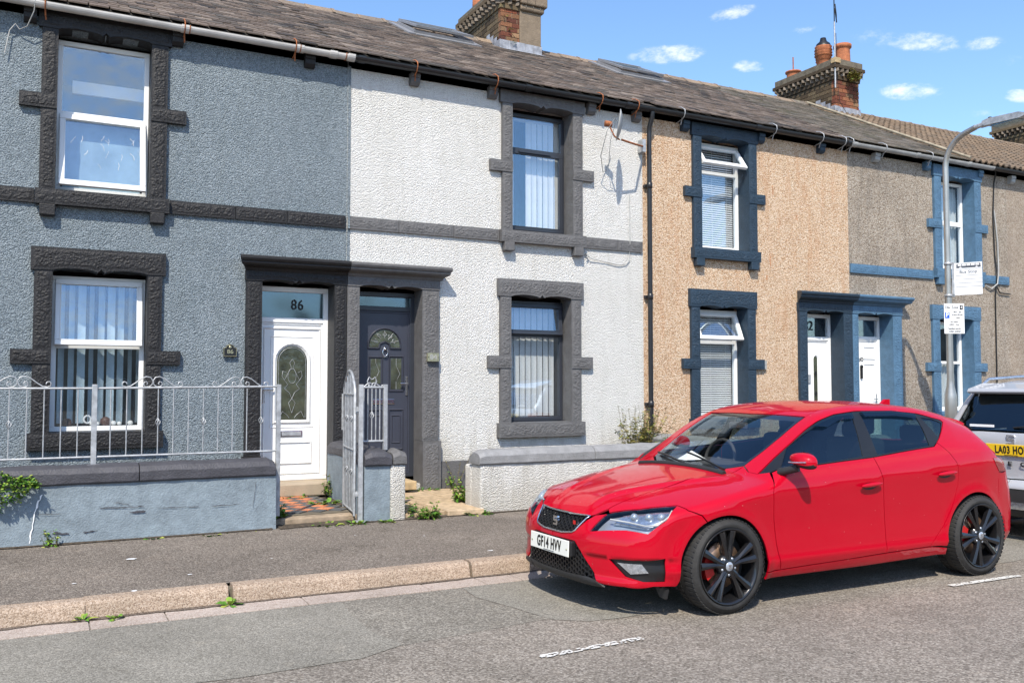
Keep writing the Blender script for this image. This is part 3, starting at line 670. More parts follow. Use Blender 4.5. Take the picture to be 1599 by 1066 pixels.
for sgn in (-1, 1):
    leadline([(cx, 1.80), (cx+sgn*.03, 1.76), (cx+sgn*.01, 1.70), (cx+sgn*.055, 1.62), (cx+sgn*.09, 1.55), (cx+sgn*.05, 1.50), (cx+sgn*.09, 1.45), (cx+sgn*.03, 1.40), (cx, 1.33)])
    leadline([(cx+sgn*.09, 1.55), (cx+sgn*.12, 1.60), (cx+sgn*.11, 1.66), (cx+sgn*.07, 1.64)]); leadline([(cx, 1.33), (cx+sgn*.04, 1.28), (cx+sgn*.02, 1.22), (cx, 1.16)])
    leadline([(cx+sgn*.15, 1.10), (cx+sgn*.11, 1.18), (cx+sgn*.06, 1.14), (cx+sgn*.03, 1.10)])
    leadline([(cx+sgn*.162, 1.10), (cx+sgn*.162, 1.78)]+[(cx+sgn*.162*math.cos(q), 1.78+.162*math.sin(q)) for q in (.3, .6, .9, 1.2, 1.57)])
leadline([(cx+.05*math.cos(q), 1.60+.09*math.sin(q)) for q in np.linspace(0, 6.28, 13)])
stuff(m.build('lead_pattern', M['galv'], d))
m = MB(); m.box(2.475, 2.735, yl-.012, yl, .878, .950); m.build('letterbox', M['chrome'], d, bevel=.004)
m = MB(); m.box(2.49, 2.72, yl-.016, yl-.012, .892, .936); m.build('letterbox_flap', M['galv'], d, bevel=.003)
m = MB(); m.box(2.255, 2.285, yl-.012, yl, 1.28, 1.50); m.box(2.262, 2.38, yl-.055, yl-.038, 1.43, 1.45); m.box(2.262, 2.28, yl-.04, yl-.012, 1.43, 1.45); m.build('handle', M['chrome'], d, bevel=.004)
for ch, xx in (('8', 2.62), ('6', 2.70)): textmesh(ch, .17, (xx, DR+.020, 2.45), (R(90), 0, 0), M['rubber'], d, 'house_number', .002, sx=.85, font_bold=.002)
m = MB(); m.box(2.19, 3.03, -.20, DR+.07, .22, .36); m.build('door_step', simple('worn_step_stone', (.36, .29, .21), .9, bump=.5), h86, bevel=.012)

h88 = thing('terraced_house', 'blue-grey roughcast neighbour past the left edge of the photo', 'house', group='houses of the terrace')
wall_mesh('wall', -6.0, HX[0]-.002, .0, 5.52, [(-4.4, -3.48, 1.0, 2.69), (-4.4, -3.48, 3.53, 5.24)], M['wall_blue'], h88)
for za, zb, zl, er, cb_ in ((1.0, 2.69, 2.93, (1.715, 1.865), False), (3.535, 5.245, 5.42, (4.39, 4.54), True)):
    surround(h88, -3.94, -4.4, -3.48, za, zb, zl, CH, er, corbels=cb_)
    w = window(h88, -4.4, -3.48, za+.02, zb-.03, M['upvc'], M['glass'], za+1.0)
gutter(h88, -6., HX[0]-.002, M['gutter_white'], joints=(-3.,)); roof(h88, -6.0, HX[0]-.002, M['slate'], 9)
# --- number 84, white
h84 = thing('terraced_house', 'white roughcast house with grey stone dressings and dark grey door', 'house', group='houses of the terrace')
wall_mesh('wall', HX[1], HX[2], .0, 5.52, [(5.43, 6.365, 3.53, 5.24), (5.41, 6.335, 1.0, 2.67), (3.34, 4.16, .30, 2.70)], M['wall_white'], h84)
GY = M['grey']
surround(h84, 5.90, 5.43, 6.365, 3.535, 5.235, 5.405, GY, (4.31, 4.46), corbels=True, earw=.80)
surround(h84, 5.87, 5.41, 6.335, 1.0, 2.66, 2.89, GY, (1.715, 1.875), sill=(.19, .66), earw=.80)
string_course(h84, 3.19, 5.24, GY, n=3); string_course(h84, 6.56, 7.54, GY, n=2)
for x in (4.035, 5.13, 6.66, 7.43): eaves_corbel(h84, x, GY, 5.35)
w = window(h84, 5.43, 6.365, 3.56, 5.20, M['upvc_dark'], M['glass'], 4.70, bottom='sash', trickle=4.665); w['label'] = 'dark grey upstairs window with white vertical blinds'
vertical_blind(w, 5.46, 6.34, 3.63, 5.13, M['blind'], .15, pitch=.090, skip=(2, 3,), jitter=.10)
w = window(h84, 5.41, 6.335, 1.01, 2.63, M['upvc_dark'], M['glass'], 2.17, top='sash', toptilt=.12); w['label'] = 'dark grey downstairs window with white vertical blinds'
vertical_blind(w, 5.45, 6.30, 1.07, 2.58, M['blind'], .12, pitch=.091, jitter=.05)
gutter(h84, 3.205, HX[2]+.13, M['gutter_black'], joints=(3.3, 5.6, 7.2), label='black gutter with rusty brackets')
g = h84.children[-1]
for x in (4.01, 5.13, 6.75, 7.36): hook(g, x, M['rust'])
door_jambs(h84, 3.188, 3.34, 4.155, 4.38, GY, .14, 2.685, pl=.66)
door_lintel(h84, 3.188, 4.39, 3.34, 4.155, GY, 2.685)
door_hood(h84, 3.188, 4.50, GY, 'r')
d, (a, b, c, e), yl = door_unit(h84, 3.335, 4.16, .34, 2.66, 2.42, M['upvc_dark'], M['door_dark'], M['glass'], transom_glass=M['glass_teal'])
d['label'] = 'dark grey door with fan light and door knocker'
m = MB(); cx = 3.765
fan = [(cx-.20, 1.965), (cx-.085, 1.965), (cx-.07, 2.02), (cx, 2.05), (cx+.07, 2.02), (cx+.085, 1.965), (cx+.20, 1.965)]+[(cx+.20*math.cos(q), 1.985+.205*math.sin(q)) for q in np.linspace(.15, 2.99, 11)]
ring(m, fan, .026, yl-.020, yl+.001)
for q in ((3.575, 3.725, 1.50, 1.83), (3.84, 4.0, 1.43, 1.84), (3.575, 3.72, .72, 1.17), (3.845, 4.0, .70, 1.17)): ring(m, rect(*q), .024, yl-.016, yl+.001)
ring(m, rect(3.62, 3.70, .80, 1.10), .02, yl-.01, yl+.001); ring(m, rect(3.88, 3.965, .78, 1.10), .02, yl-.01, yl+.001)
m.build('door_moulding', M['door_dark'], d)
m = MB()
for q in (fan, rect(3.585, 3.715, 1.51, 1.82), rect(3.85, 3.99, 1.44, 1.83)): m.prism(q, yl-.004, yl-.001, 'y')
m.build('door_glass', MATS['dark_leaded_glass'], d)
m = MB(); yy = yl-.007
for x0_, x1_, z0_, z1_ in ((3.585, 3.715, 1.51, 1.82), (3.85, 3.99, 1.44, 1.83)):
    xm = (x0_+x1_)/2; zm = (z0_+z1_)/2
    leadline([(xm, zm+.10), (x1_-.02, zm), (xm, zm-.10), (x0_+.02, zm), (xm, zm+.10)], .003); leadline([(xm, z1_), (xm, zm+.10)], .003); leadline([(xm, zm-.10), (xm, z0_)], .003)
for k in range(5):
    q = .35+k*.61; leadline([(cx+.08*math.cos(q), 2.0+.08*math.sin(q)), (cx+.195*math.cos(q), 1.985+.19*math.sin(q))], .003)
    leadline([(cx+.13*math.cos(q-.2), 2.0+.13*math.sin(q-.2)), (cx+.16*math.cos(q), 2.0+.16*math.sin(q)), (cx+.13*math.cos(q+.2), 2.0+.13*math.sin(q+.2)), (cx+.10*math.cos(q), 2.0+.10*math.sin(q)), (cx+.13*math.cos(q-.2), 2.0+.13*math.sin(q-.2))], .003)
stuff(m.build('lead_pattern', M['galv'], d))
m = MB(); m.tube([(cx+.035*math.sin(q), yl-.03, 1.90+.045*math.cos(q)) for q in np.linspace(.5, 5.78, 12)], .007, 8); m.lathe([(.001, 0), (.022, .0), (.018, .02), (.001, .028)], (cx, yl-.02, 1.95), axis='y', n=12); m.box(cx-.02, cx+.02, yl-.02, yl, 1.84, 1.865); m.build('door_knocker', M['chrome'], d)
m = MB(); m.box(3.62, 3.90, yl-.012, yl, 1.255, 1.315); m.build('letterbox', M['chrome'], d, bevel=.004)
m = MB(); m.box(4.045, 4.075, yl-.012, yl, 1.36, 1.60); m.box(3.96, 4.07, yl-.055, yl-.038, 1.50, 1.52); m.box(4.052, 4.07, yl-.04, yl-.012, 1.50, 1.52); m.build('handle', M['chrome'], d, bevel=.004)
M['sandstone'] = simple('yellow_sandstone', (.42, .31, .17), .9, var=.3, vs=12., bump=.7, bs=90.)
m = MB(); m.box(3.36, 3.99, -.31, DR+.07, .235, .338); m.build('door_step', M['sandstone'], h84, bevel=.01)
m = MB(); m.box(4.405, HX[2]-.003, -.028, -.001, .10, .535); m.build('plinth', GY, h84, bevel=.004)
m = MB(); m.box(3.187, 3.222, -.010, -.001, 2.99, 3.38); m.box(3.187, 3.222, -.010, -.001, 3.54, 5.38); m.box(3.187, 3.215, -.040, -.031, 3.382, 3.538)
for z_ in (): pass
ps_ = m.build('party_line_strip', M['wall_blue'], h84); stuff(ps_)
# roof of 84 with its roof windows
rf = roof(h84, HX[1]+.002, HX[2]-.002, M['slate'], 2, skip=lambda x, s: 6.85 < x < 7.8 and s > 3.75)
fl, _ = skylight(rf, 5.10, 3.30, 1.05, .92, .05); fl['label'] = 'roof window propped slightly open'

# --- number 82, buff pebbledash
h82 = thing('terraced_house', 'buff pebbledashed house with navy dressings behind the red car', 'house', group='houses of the terrace')
NV = M['navy']
wall_mesh('wall', HX[2], HX[3], .0, 5.52, [(8.61, 9.53, 3.53, 5.21), (8.55, 9.47, 1.0, 2.66), (10.70, 11.53, .30, 2.68)], M['wall_beige'], h82)
surround(h82, 9.07, 8.61, 9.53, 3.53, 5.21, 5.40, NV, (4.28, 4.43), corbels=True, earw=.78, lw=.645)
surround(h82, 9.01, 8.55, 9.47, 1.0, 2.65, 2.91, NV, (1.73, 1.88), sill=(.15, .66), earw=.78, lw=.645)
for x in (8.30, 9.77, 11.06): eaves_corbel(h82, x, NV, 5.33)
w = window(h82, 8.61, 9.53, 3.56, 5.19, M['upvc'], M['glass'], 4.74, top='sash', toptilt=.62); w['label'] = 'white upstairs window with its top light wide open'
venetian(w, 8.66, 9.49, 3.62, 5.12, M['blind'])
w = window(h82, 8.55, 9.47, 1.0, 2.63, M['upvc'], M['glass'], 2.14, top='sash', toptilt=.40); w['label'] = 'white downstairs window with its top light open'
venetian(w, 8.60, 9.43, 1.06, 2.56, M['blind'])
gutter(h82, HX[2]+.135, HX[3]-.10, M['gutter_black'], joints=(9.6, 11.55), label='black gutter of the buff house')
g = h82.children[-1]
for x in (8.17, 9.95, 10.95, 11.45): hook(g, x, M['galv'])
door_jambs(h82, 10.53, 10.70, 11.50, 11.70, NV, .14, 2.66, pl=.6)
door_lintel(h82, 10.52, 11.70, 10.70, 11.50, NV, 2.66, 2.80)
door_hood(h82, 10.42, 11.703, NV, 'l')
d, (a, b, c, e), yl = door_unit(h82, 10.69, 11.51, .34, 2.65, 2.22, M['upvc'], M['upvc'], M['glass']); d['label'] = 'white door with a slim arched glass slot'
m = MB(); ap = arch_poly(11.13, 11.21, .9, 1.92); ring(m, ap, .03, yl-.014, yl+.001); m.build('door_moulding', M['upvc'], d)
m = MB(); m.prism(ap, yl-.004, yl-.001, 'y'); m.build('door_glass', MATS['dark_leaded_glass'], d)
m = MB()
for zz in (1.35, 1.68): m.prism([(11.17, zz-.05), (11.20, zz), (11.17, zz+.05), (11.14, zz)], yl-.008, yl-.004, 'y')
m.build('glass_diamond', M['black'], d)
m = MB(); m.box(10.98, 11.05, yl-.02, yl, 1.52, 1.66); m.build('door_knocker', M['galv'], d, bevel=.006)
textmesh('82', .22, (11.03, DR+.022, 2.45), (R(90), 0, 0), M['rubber'], d, 'house_number', .002)
m = MB(); m.box(10.72, 11.49, -.28, DR+.07, .15, .338); m.build('door_step', M['sandstone'], h82, bevel=.01)
rf = roof(h82, HX[2]+.002, HX[3]-.002, M['slate'], 3, skip=lambda x, s: 6.85 < x < 7.8 and s > 3.75)
fl, fr_ = skylight(rf, 9.05, 3.25, .95, .92, .03); fl['label'] = 'roof window propped open'

def stain(h, pts, w):
    v = []
    for i, (x, z) in enumerate(pts): q = w*(.4+.6*random.random())*(.25 if i in (0, len(pts)-1) else 1); v += [(x-q, -.003, z), (x+q, -.003, z)]
    m = MB(); m.add(v, [(2*i, 2*i+1, 2*i+3, 2*i+2) for i in range(len(pts)-1)]); m.build('rust_stain', M['rust_pale'], h)
M['rust_pale'] = simple('pale_rust_stain', (.48, .22, .10), .9, var=.3, vs=30.)
for x_, z_, l_ in ((10.05, 4.62, .16), (9.98, 3.55, .22), (10.55, 4.2, .10), (9.9, 3.2, .08)): stain(h82, [(x_+random.uniform(-.008, .008), z_-l_*k/6) for k in range(7)], .013)

# --- number 80, grey pebbledash
h80 = thing('terraced_house', 'grey pebbledashed house with light blue dressings behind the lamp post', 'house', group='houses of the terrace')
LB = M['blue']
wall_mesh('wall', HX[3], HX[4], .0, 5.52, [(13.97, 14.87, 3.53, 5.18), (13.86, 14.76, 1.03, 2.64), (11.84, 12.66, .30, 2.68)], M['wall_grey'], h80)
surround(h80, 14.42, 13.97, 14.87, 3.53, 5.18, 5.38, LB, (4.25, 4.40), corbels=True, earw=.80, jw=.18)
surround(h80, 14.31, 13.86, 14.76, 1.03, 2.64, 2.89, LB, (1.73, 1.88), sill=(.15, .66), earw=.80, jw=.18)
string_course(h80, HX[3]+.01, 13.75, LB, n=3, z0=3.34, z1=3.49); string_course(h80, 15.09, HX[4]-.01, LB, n=1, z0=3.34, z1=3.49)
for x in (12.33, 13.60, 15.02): eaves_corbel(h80, x, (M['gutter_grey'], LB, LB)[(12.33, 13.60, 15.02).index(x)], 5.33)
w = window(h80, 13.97, 14.87, 3.56, 5.16, M['upvc'], M['glass'], 4.43, bottom='sash'); w['label'] = 'white upstairs window with net curtain'
curtain(w, 14.0, 14.84, 3.6, 5.1, M['curtain'])
w = window(h80, 13.86, 14.76, 1.05, 2.62, M['upvc'], M['glass'], 1.89, bottom='fixed'); w['label'] = 'white downstairs window with half net curtain'
curtain(w, 13.9, 14.72, 1.1, 1.86, M['curtain'])
gutter(h80, HX[3]-.095, 15.25, M['gutter_grey'], joints=(11.68, 13.2, 14.55), label='pale grey gutter')
g = h80.children[-1]
for x in (11.62, 12.4, 13.55): hook(g, x, M['galv'])
door_jambs(h80, 11.705, 11.84, 12.66, 12.88, LB, .14, 2.66, pl=.6)
door_lintel(h80, 11.705, 12.89, 11.84, 12.66, LB, 2.66, 2.80)
door_hood(h80, 11.707, 13.01, LB, 'r')
d, (a, b, c, e), yl = door_unit(h80, 11.83, 12.67, .34, 2.65, 2.25, M['upvc'], M['upvc'], M['glass']); d['label'] = 'white six-panel door numbered 80'
m = MB()
for q in ((11.93, 12.17, 1.95, 2.12), (12.30, 12.54, 1.95, 2.12), (11.93, 12.17, 1.20, 1.83), (12.30, 12.54, 1.20, 1.83), (11.93, 12.17, .50, 1.0), (12.30, 12.54, .50, 1.0)): ring(m, rect(*q), .03, yl-.014, yl+.001)
m.build('door_moulding', M['upvc'], d)
m = MB(); m.lathe([(.001, 0), (.03, 0), (.03, .02), (.001, .03)], (12.22, yl-.03, 1.80), axis='y', n=12); m.box(12.2, 12.24, yl-.03, yl, 1.60, 1.80); m.build('door_knocker', M['black'], d, bevel=.004)
textmesh('80', .10, (12.22, yl-.004, 1.92), (R(90), 0, 0), M['black'], d, 'house_number', .002, sx=1.2)
m = MB(); m.box(12.555, 12.58, yl-.012, yl, 1.10, 1.34); m.box(12.47, 12.575, yl-.05, yl-.035, 1.24, 1.255); m.build('handle', M['chrome'], d, bevel=.003)
m = MB(); m.box(11.86, 12.64, -.28, DR+.07, .15, .338); m.build('door_step', M['sandstone'], h80, bevel=.01)
roof(h80, HX[3]+.002, 14.60, M['slate2'], 4, ridge=True)
# --- number 78 and beyond
h78 = thing('terraced_house', 'fawn pebbledashed house with brown tiled roof at the far right', 'house', group='houses of the terrace')
wall_mesh('wall', HX[4], 23.5, .0, 5.52, [(17.3, 18.2, 3.53, 5.18), (17.3, 18.2, 1.03, 2.64), (19.0, 19.82, .3, 2.66)], M['wall_far'], h78)
surround(h78, 17.75, 17.3, 18.2, 3.53, 5.18, 5.38, GY, (4.25, 4.40), corbels=True); surround(h78, 17.75, 17.3, 18.2, 1.03, 2.64, 2.89, GY, (1.73, 1.88))
w = window(h78, 17.3, 18.2, 3.56, 5.16, M['upvc'], M['glass'], 4.43); curtain(w, 17.33, 18.17, 3.6, 5.1, M['curtain'])
w = window(h78, 17.3, 18.2, 1.05, 2.62, M['upvc'], M['glass'], 1.89); curtain(w, 17.33, 18.17, 1.1, 1.86, M['curtain'])
door_jambs(h78, 18.86, 19.0, 19.81, 20.0, GY, .14, 2.66, pl=.6); door_lintel(h78, 18.86, 20.0, 19.0, 19.81, GY, 2.66, 2.80); door_hood(h78, 18.8, 20.12, GY, 'r')
d, _, yl = door_unit(h78, 18.99, 19.82, .34, 2.65, 2.25, M['upvc'], M['upvc'], M['glass'])
for x in (15.95, 18.9): eaves_corbel(h78, x, M['gutter_grey'], 5.33)
gutter(h78, 15.255, 23.5, M['gutter_black'], joints=(17., 19.))
roof(h78, 14.605, 23.5, M['tile_brown'], 5, tiles=True)
# mortar verge where slates meet tiles
m = MB(); pts = [roofpt(14.60+random.uniform(-.012, .012), s, .075) for s in np.linspace(-.02, ROOF_L-.05, 24)]; m.tube(pts, .028, 6); vg = m.build('mortar_verge', M['mortar'], h80)
hfar = thing('terraced_house', 'plain grey pebbledashed house beyond the fawn one, past the right edge', 'house', group='houses of the terrace')
wall_mesh('wall', 23.502, 31., .0, 5.52, [], M['wall_grey'], hfar); roof(hfar, 23.502, 31., M['slate2'], 6)
# ------------------------------------------------------------------ chimneys
M['dentil'] = islandmat('stone_dentil', [(0., (.10, .08, .06)), (.5, (.17, .14, .11)), (1., (.26, .22, .18))], rough=.9, bump=.6)
M['flag'] = islandmat('buff_paving_flag', [(0., (.42, .31, .19)), (1., (.50, .38, .25))], rough=.85, bump=.25, ns=14.)
def chimney(label, x0, x1, y0, y1, z0, zc, ztop, brickmat, frontmat, rend=None, bonds=0):
    t = thing('chimney', label, 'chimney', (0, 0, 0), group='chimney stacks on the party walls')
    m = MB(); m.box(x0+.012, x1-.012, y0+.012, y1-.012, z0-.9, ztop-.04); m.build('mortar_core', M['mortar_dark'] if not rend else M['mortar'], t)
    bl, bw, bh = .225, .105, .075; step = .086
    meF = []; 
    def brickmesh(l, w, h, mat):
        b = MB(); b.box(-l/2, l/2, -w/2, w/2, 0, h); return b.mesh('brick', mat)
    cache = {}
    def brick(x, y, z, l, w, mat):
        k = (round(l, 2), round(w, 2), mat.name)
        if k not in cache: cache[k] = brickmesh(k[0], k[1], bh, mat)
        put('brick', cache[k], t, mat=Matrix.Translation((x+random.uniform(-.004, .004), y+random.uniform(-.004, .004), z+random.uniform(-.002, .002))) @ Matrix.Rotation(random.uniform(-.02, .02), 4, 'Z'))
    z = z0; row = 0; rx = rend[0] if rend else None
    while z < zc-.02:
        off = (row % 2)
        # front (towards the street) and back
        fx1 = rx if rend else x1
        for yy, xx1 in ((y0, fx1),):
            x = x0 + (0 if off else bw/2)*0; x = x0
            first = bw if off else bl
            while x < xx1-.03:
                l = min(first, xx1-x); brick(x+l/2, yy+bw/2-.004, z, max(.03, l-.010), bw, frontmat); x += first; first = bl
        # left flank and right flank
        for xs in ((x0+bw/2-.004,) if rend else (x0+bw/2-.004, x1-bw/2+.004)):
            y = y0+bw+(0 if off else 0); first = bl if off else bw
            while y < y1-.03:
                l = min(first, y1-y); q = max(.03, l-.010); k = (0.1, round(q, 2), brickmat.name)
                if k not in cache: cache[k] = brickmesh(.10, q, bh, brickmat)
                put('brick', cache[k], t, mat=Matrix.Translation((xs+random.uniform(-.003, .003), y+l/2, z)))
                y += first; first = bl
        z += step; row += 1
    # corbelled cap: three courses with dentils
    def course(o, za, zb, mat): 
        b = MB(); b.box(x0-o, x1+o, y0-o, y1+o, za, zb); return b.build('cap_course', mat, t, bevel=.006)
    course(.022, zc, zc+.07, brickmat)
    dz = zc+.075
    for lay in (0, 1):
        o = .045+.035*lay; zz = dz+lay*.075
        b = MB(); b.box(x0-o+.03, x1+o-.03, y0-o+.03, y1+o-.03, zz, zz+.07); b.build('cap_course', brickmat, t)
        dm = MB(); dm.add([(-.04, 0, .0), (.04, 0, 0), (.04, 0, .065), (-.04, 0, .065), (0, -.075, .0), (0, -.075, .065)], [(0, 1, 2, 3), (0, 4, 1), (3, 2, 5), (0, 3, 5, 4), (1, 4, 5, 2)]); me = dm.mesh('dentil', M['dentil'])
        n = int((x1-x0+2*o)/.14)
        for i in range(n):
            x = x0-o+(i+.5+.5*(lay % 2)*0)*(x1-x0+2*o)/n
            put('dentil', me, t, mat=Matrix.Translation((x, y0-o+.032, zz)))
        n = int((y1-y0+2*o)/.14)
        for i in range(n):
            y = y0-o+(i+.5)*(y1-y0+2*o)/n
            put('dentil', me, t, mat=Matrix.Translation((x0-o+.032, y, zz)) @ Matrix.Rotation(R(-90), 4, 'Z')); put('dentil', me, t, mat=Matrix.Translation((x1+o-.032, y, zz)) @ Matrix.Rotation(R(90), 4, 'Z'))
    zz = dz+.15
    course(.10, zz, zz+.075, brickmat if not rend else M['brick_dark']); course(.06, zz+.078, ztop, M['mortar_dark'])
    if rend:
        b = MB(); b.box(rend[0], x1+.012, y0-.02, y1+.02, z0-.02, zc+.02); c = b.build('cement_render', M['cement'], t, bevel=.012)
        p = [(0, zc+.02), (.05, zc+.05), (.085, zc+.10), (.09, ztop)]
        b = MB(); v = []
        b.box(rend[0]-.01, x1+.10, y0-.11, y1+.11, zc+.12, ztop+.01); b.build('render_cap', M['cement'], t, bevel=.02)
        b = MB(); b.box(rend[0]-.005, x1+.06, y0-.07, y1+.07, zc+.02, zc+.12); b.build('render_cap', M['cement'], t, bevel=.03)
    # lead flashing
    s0 = (y0-EAVE_Y)/math.cos(ROOF_A); zr = roofpt(0, s0).z
    f = MB()
    n = 5
    for i in range(n):
        a = x0-.03+(x1-x0+.06)*i/n; b_ = x0-.03+(x1-x0+.06)*(i+1)/n; q = random.uniform(-.01, .01)
        f.box(a, b_-.004, y0-.022, y0-.010, zr-.03, zr+.17+q)
        f.add([(a, y0-.022, zr+.03), (b_-.004, y0-.022, zr+.03), (b_-.004, y0-.20, zr-.055), (a, y0-.20, zr-.055)], [(0, 1, 2, 3)])
    f.build('lead_apron', M['lead'], t)
    y = y0-.02; k = 0
    while y < min(y1, RIDGE_Y):
        zz = roofpt(0, (y-EAVE_Y)/math.cos(ROOF_A)).z
        f = MB(); f.add([(x0-.016, y, zz-.02), (x0-.016, y+.135, zz+.05), (x0-.016, y+.135, zz+.20), (x0-.016, y, zz+.20), (x0-.20, y, zz+.02), (x0-.20, y+.135, zz+.09)], [(0, 1, 2, 3), (0, 4, 5, 1)]); f.build('lead_step', M['lead'], t); f = MB()
        f.add([(x1+.016, y, zz-.02), (x1+.016, y+.135, zz+.05), (x1+.016, y+.135, zz+.20), (x1+.016, y, zz+.20)], [(0, 1, 2, 3)])
        y += .14; f.build('lead_step', M['lead'], t)
    return t
def pot(parent, x, y, z, h, r, mat, kind='plain'):
    m = MB()
    if kind == 'plain': m.lathe([(r*.98, 0), (r*.92, h*.75), (r*.95, h*.8), (r*1.12, h*.84), (r*1.14, h*.97), (r*1.0, h), (r*.8, h), (r*.78, h*.4)], (x, y, z), n=22)
    elif kind == 'louvre': m.lathe([(r*.8, 0), (r*.8, h*.3), (r*1.0, h*.34), (r, h*.45), (r*1.15, h*.47), (r, h*.55), (r*1.15, h*.58), (r, h*.66), (r*1.15, h*.69), (r*.98, h*.78), (r*1.1, h*.82), (r*.5, h*.86)], (x, y, z), n=22)
    else: m.lathe([(r*.95, 0), (r*.92, h*.55), (r*1.15, h*.6), (r*1.15, h), (r*.8, h), (r*.8, h*.5)], (x, y, z), n=22)
    return m.build('chimney_pot', mat, parent)
c1 = chimney('chimney stack half brick, half brown cement render, above the white house', 6.93, 7.72, 3.3, 4.95, 7.1, 8.10, 8.50, M['brick_dark'], M['brick_red'], rend=(7.30,))
m = MB(); m.lathe([(.001, 8.5), (.11, 8.5), (.10, 8.9), (.001, 8.9)], (7.1, 4.6, 0), n=16); m.build('chimney_pot', M['terracotta'], c1)
c2 = chimney('red and sooty brick chimney stack with four clay pots and an aerial', 15.05, 15.78, 3.3, 4.98, 7.0, 8.12, 8.56, M['brick_dark'], M['brick_red'])
pot(c2, 15.52, 3.50, 8.52, .50, .17, M['terracotta']); pot(c2, 15.20, 3.75, 8.52, .58, .17, M['terracotta'], 'louvre'); pot(c2, 15.50, 4.05, 8.52, .62, .14, M['terracotta'], 'louvre'); pot(c2, 15.26, 4.72, 8.5, .26, .16, M['terracotta'])
m = MB(); m.lathe([(.17, 0), (.15, .06), (.08, .12), (.06, .2), (.001, .22)], (15.20, 3.75, 9.0), n=16); m.build('pot_cowl', M['black'], c2)
m = MB(); m.tube([(15.26, 4.72, 8.7), (15.26, 4.72, 9.1)], .015, 6); m.build('flue_rod', M['rust'], c2)
c3 = chimney('chimney stack partly cut off by the right edge of the photo', 22.95, 23.7, 3.3, 4.98, 7.0, 8.12, 8.56, M['brick_dark'], M['brick_dark'])
pot(c3, 23.3, 3.6, 8.5, .2, .13, M['terracotta'])
ae = thing('tv_aerial', 'television aerial on a tall pole strapped to the brick chimney stack', 'aerial', (15.0, 3.24, 7.9))
m = MB(); m.tube([(0, 0, 0), (0, 0, 1.45)], .017, 8); m.build('pole', M['galv'], ae)
m = MB(); m.tube([(0, 0, 1.25), (0, 0, 2.35)], .012, 8); m.build('upper_pole', M['black'], ae)
m = MB(); m.tube([(-.25, -.12, 2.27), (.35, .2, 2.33)], .010, 6)
for k in range(7):
    a = Vector((-.2+.085*k, -.09+.045*k, 2.275+.008*k)); m.tube([a+Vector((.05, -.12, 0)), a-Vector((.05, -.12, 0))], .004, 5)
m.build('boom', M['black'], ae)
m = MB(); m.tube([(.03, 0, 1.85), (.03, -.03, 1.6), (.07, 0, 1.45), (.02, 0, 1.75)], .012, 6); m.build('cable_coil', M['black'], ae)
m = MB(); m.box(-.05, .12, -.05, .07, .55, .66); m.build('bracket', M['sandstone'], ae)
m = MB(); m.tube([(.02, -.02, 1.2), (.03, -.03, .6), (.05, .0, .2), (.1, -.02, -.3), (.35, -.05, -.62), (.6, -.06, -.86)], .006, 5); m.build('cable', M['black'], ae)

# ------------------------------------------------------------------ street and pavement
def asphalt(name, cols, scale=130., patch=True, bump=.7):
    m, N, L, b, out = newmat(name)
    tc = N('ShaderNodeTexCoord')
    v1 = N('ShaderNodeTexVoronoi', i={'Scale': scale}); L(tc, v1, 3, 0)
    sc_ = N('ShaderNodeSeparateColor'); lk(v1, 'Color', sc_, 0)
    n1 = N('ShaderNodeTexNoise', i={'Scale': scale*.35, 'Detail': 7., 'Roughness': .75}); L(tc, n1, 3, 0)
    n2 = N('ShaderNodeTexNoise', i={'Scale': 1.1, 'Detail': 6., 'Roughness': .6}); L(tc, n2, 3, 0)
    f = mth(N, L, 'ADD', mth(N, L, 'MULTIPLY', sc_.outputs[0], .55), mth(N, L, 'MULTIPLY', n1.outputs[0], .45))
    r = ramp(N, [((.14, .40, .60, .86)[i], c) for i, c in enumerate(cols)]); m.node_tree.links.new(f, r.inputs[0])
    r2 = ramp(N, [(.3, .84), (.68, 1.12)]); L(n2, r2)
    mx = N('ShaderNodeMixRGB', blend_type='MULTIPLY'); mx.inputs[0].default_value = 1; L(r, mx, 0, 1); L(r2, mx, 0, 2)
    n4 = N('ShaderNodeTexNoise', i={'Scale': 4.5, 'Detail': 8., 'Roughness': .7}); L(tc, n4, 3, 0); r4 = ramp(N, [(.30, (.74, .73, .71)), (.42, (.96, .96, .95)), (.55, (1., 1., 1.)), (.70, (1.12, 1.10, 1.06))]); L(n4, r4)
    m4 = N('ShaderNodeMixRGB', blend_type='MULTIPLY'); m4.inputs[0].default_value = 1; L(mx, m4, 0, 1); L(r4, m4, 0, 2); L(m4, b)
    b.inputs['Roughness'].default_value = .85; b.inputs['Specular IOR Level'].default_value = .3
    h = mth(N, L, 'ADD', mth(N, L, 'MULTIPLY', mth(N, L, 'SUBTRACT', 1., v1.outputs[0]), .6), n1.outputs[0])
    bumpto(N, L, b, h, bump, .008)
    return m
M['asph_old'] = asphalt('coarse_worn_asphalt', [(.085, .073, .060), (.175, .152, .127), (.235, .207, .175), (.38, .345, .30)], 92., bump=.7)
M['asph_strip'] = asphalt('smoother_grey_asphalt', [(.11, .10, .084), (.185, .172, .146), (.235, .220, .188), (.36, .335, .29)], 135., bump=.45)
M['asph_patch'] = asphalt('dark_patched_asphalt', [(.085, .076, .063), (.16, .145, .122), (.22, .20, .168), (.36, .335, .29)], 92., bump=.7)
M['asph_pave'] = asphalt('footpath_asphalt', [(.055, .045, .036), (.125, .104, .086), (.18, .150, .124), (.36, .32, .27)], 125., bump=.6)
M['kerb'] = asphalt('weathered_kerb_concrete', [(.13, .09, .062), (.30, .222, .162), (.39, .30, .225), (.47, .39, .32)], 150., bump=.6)
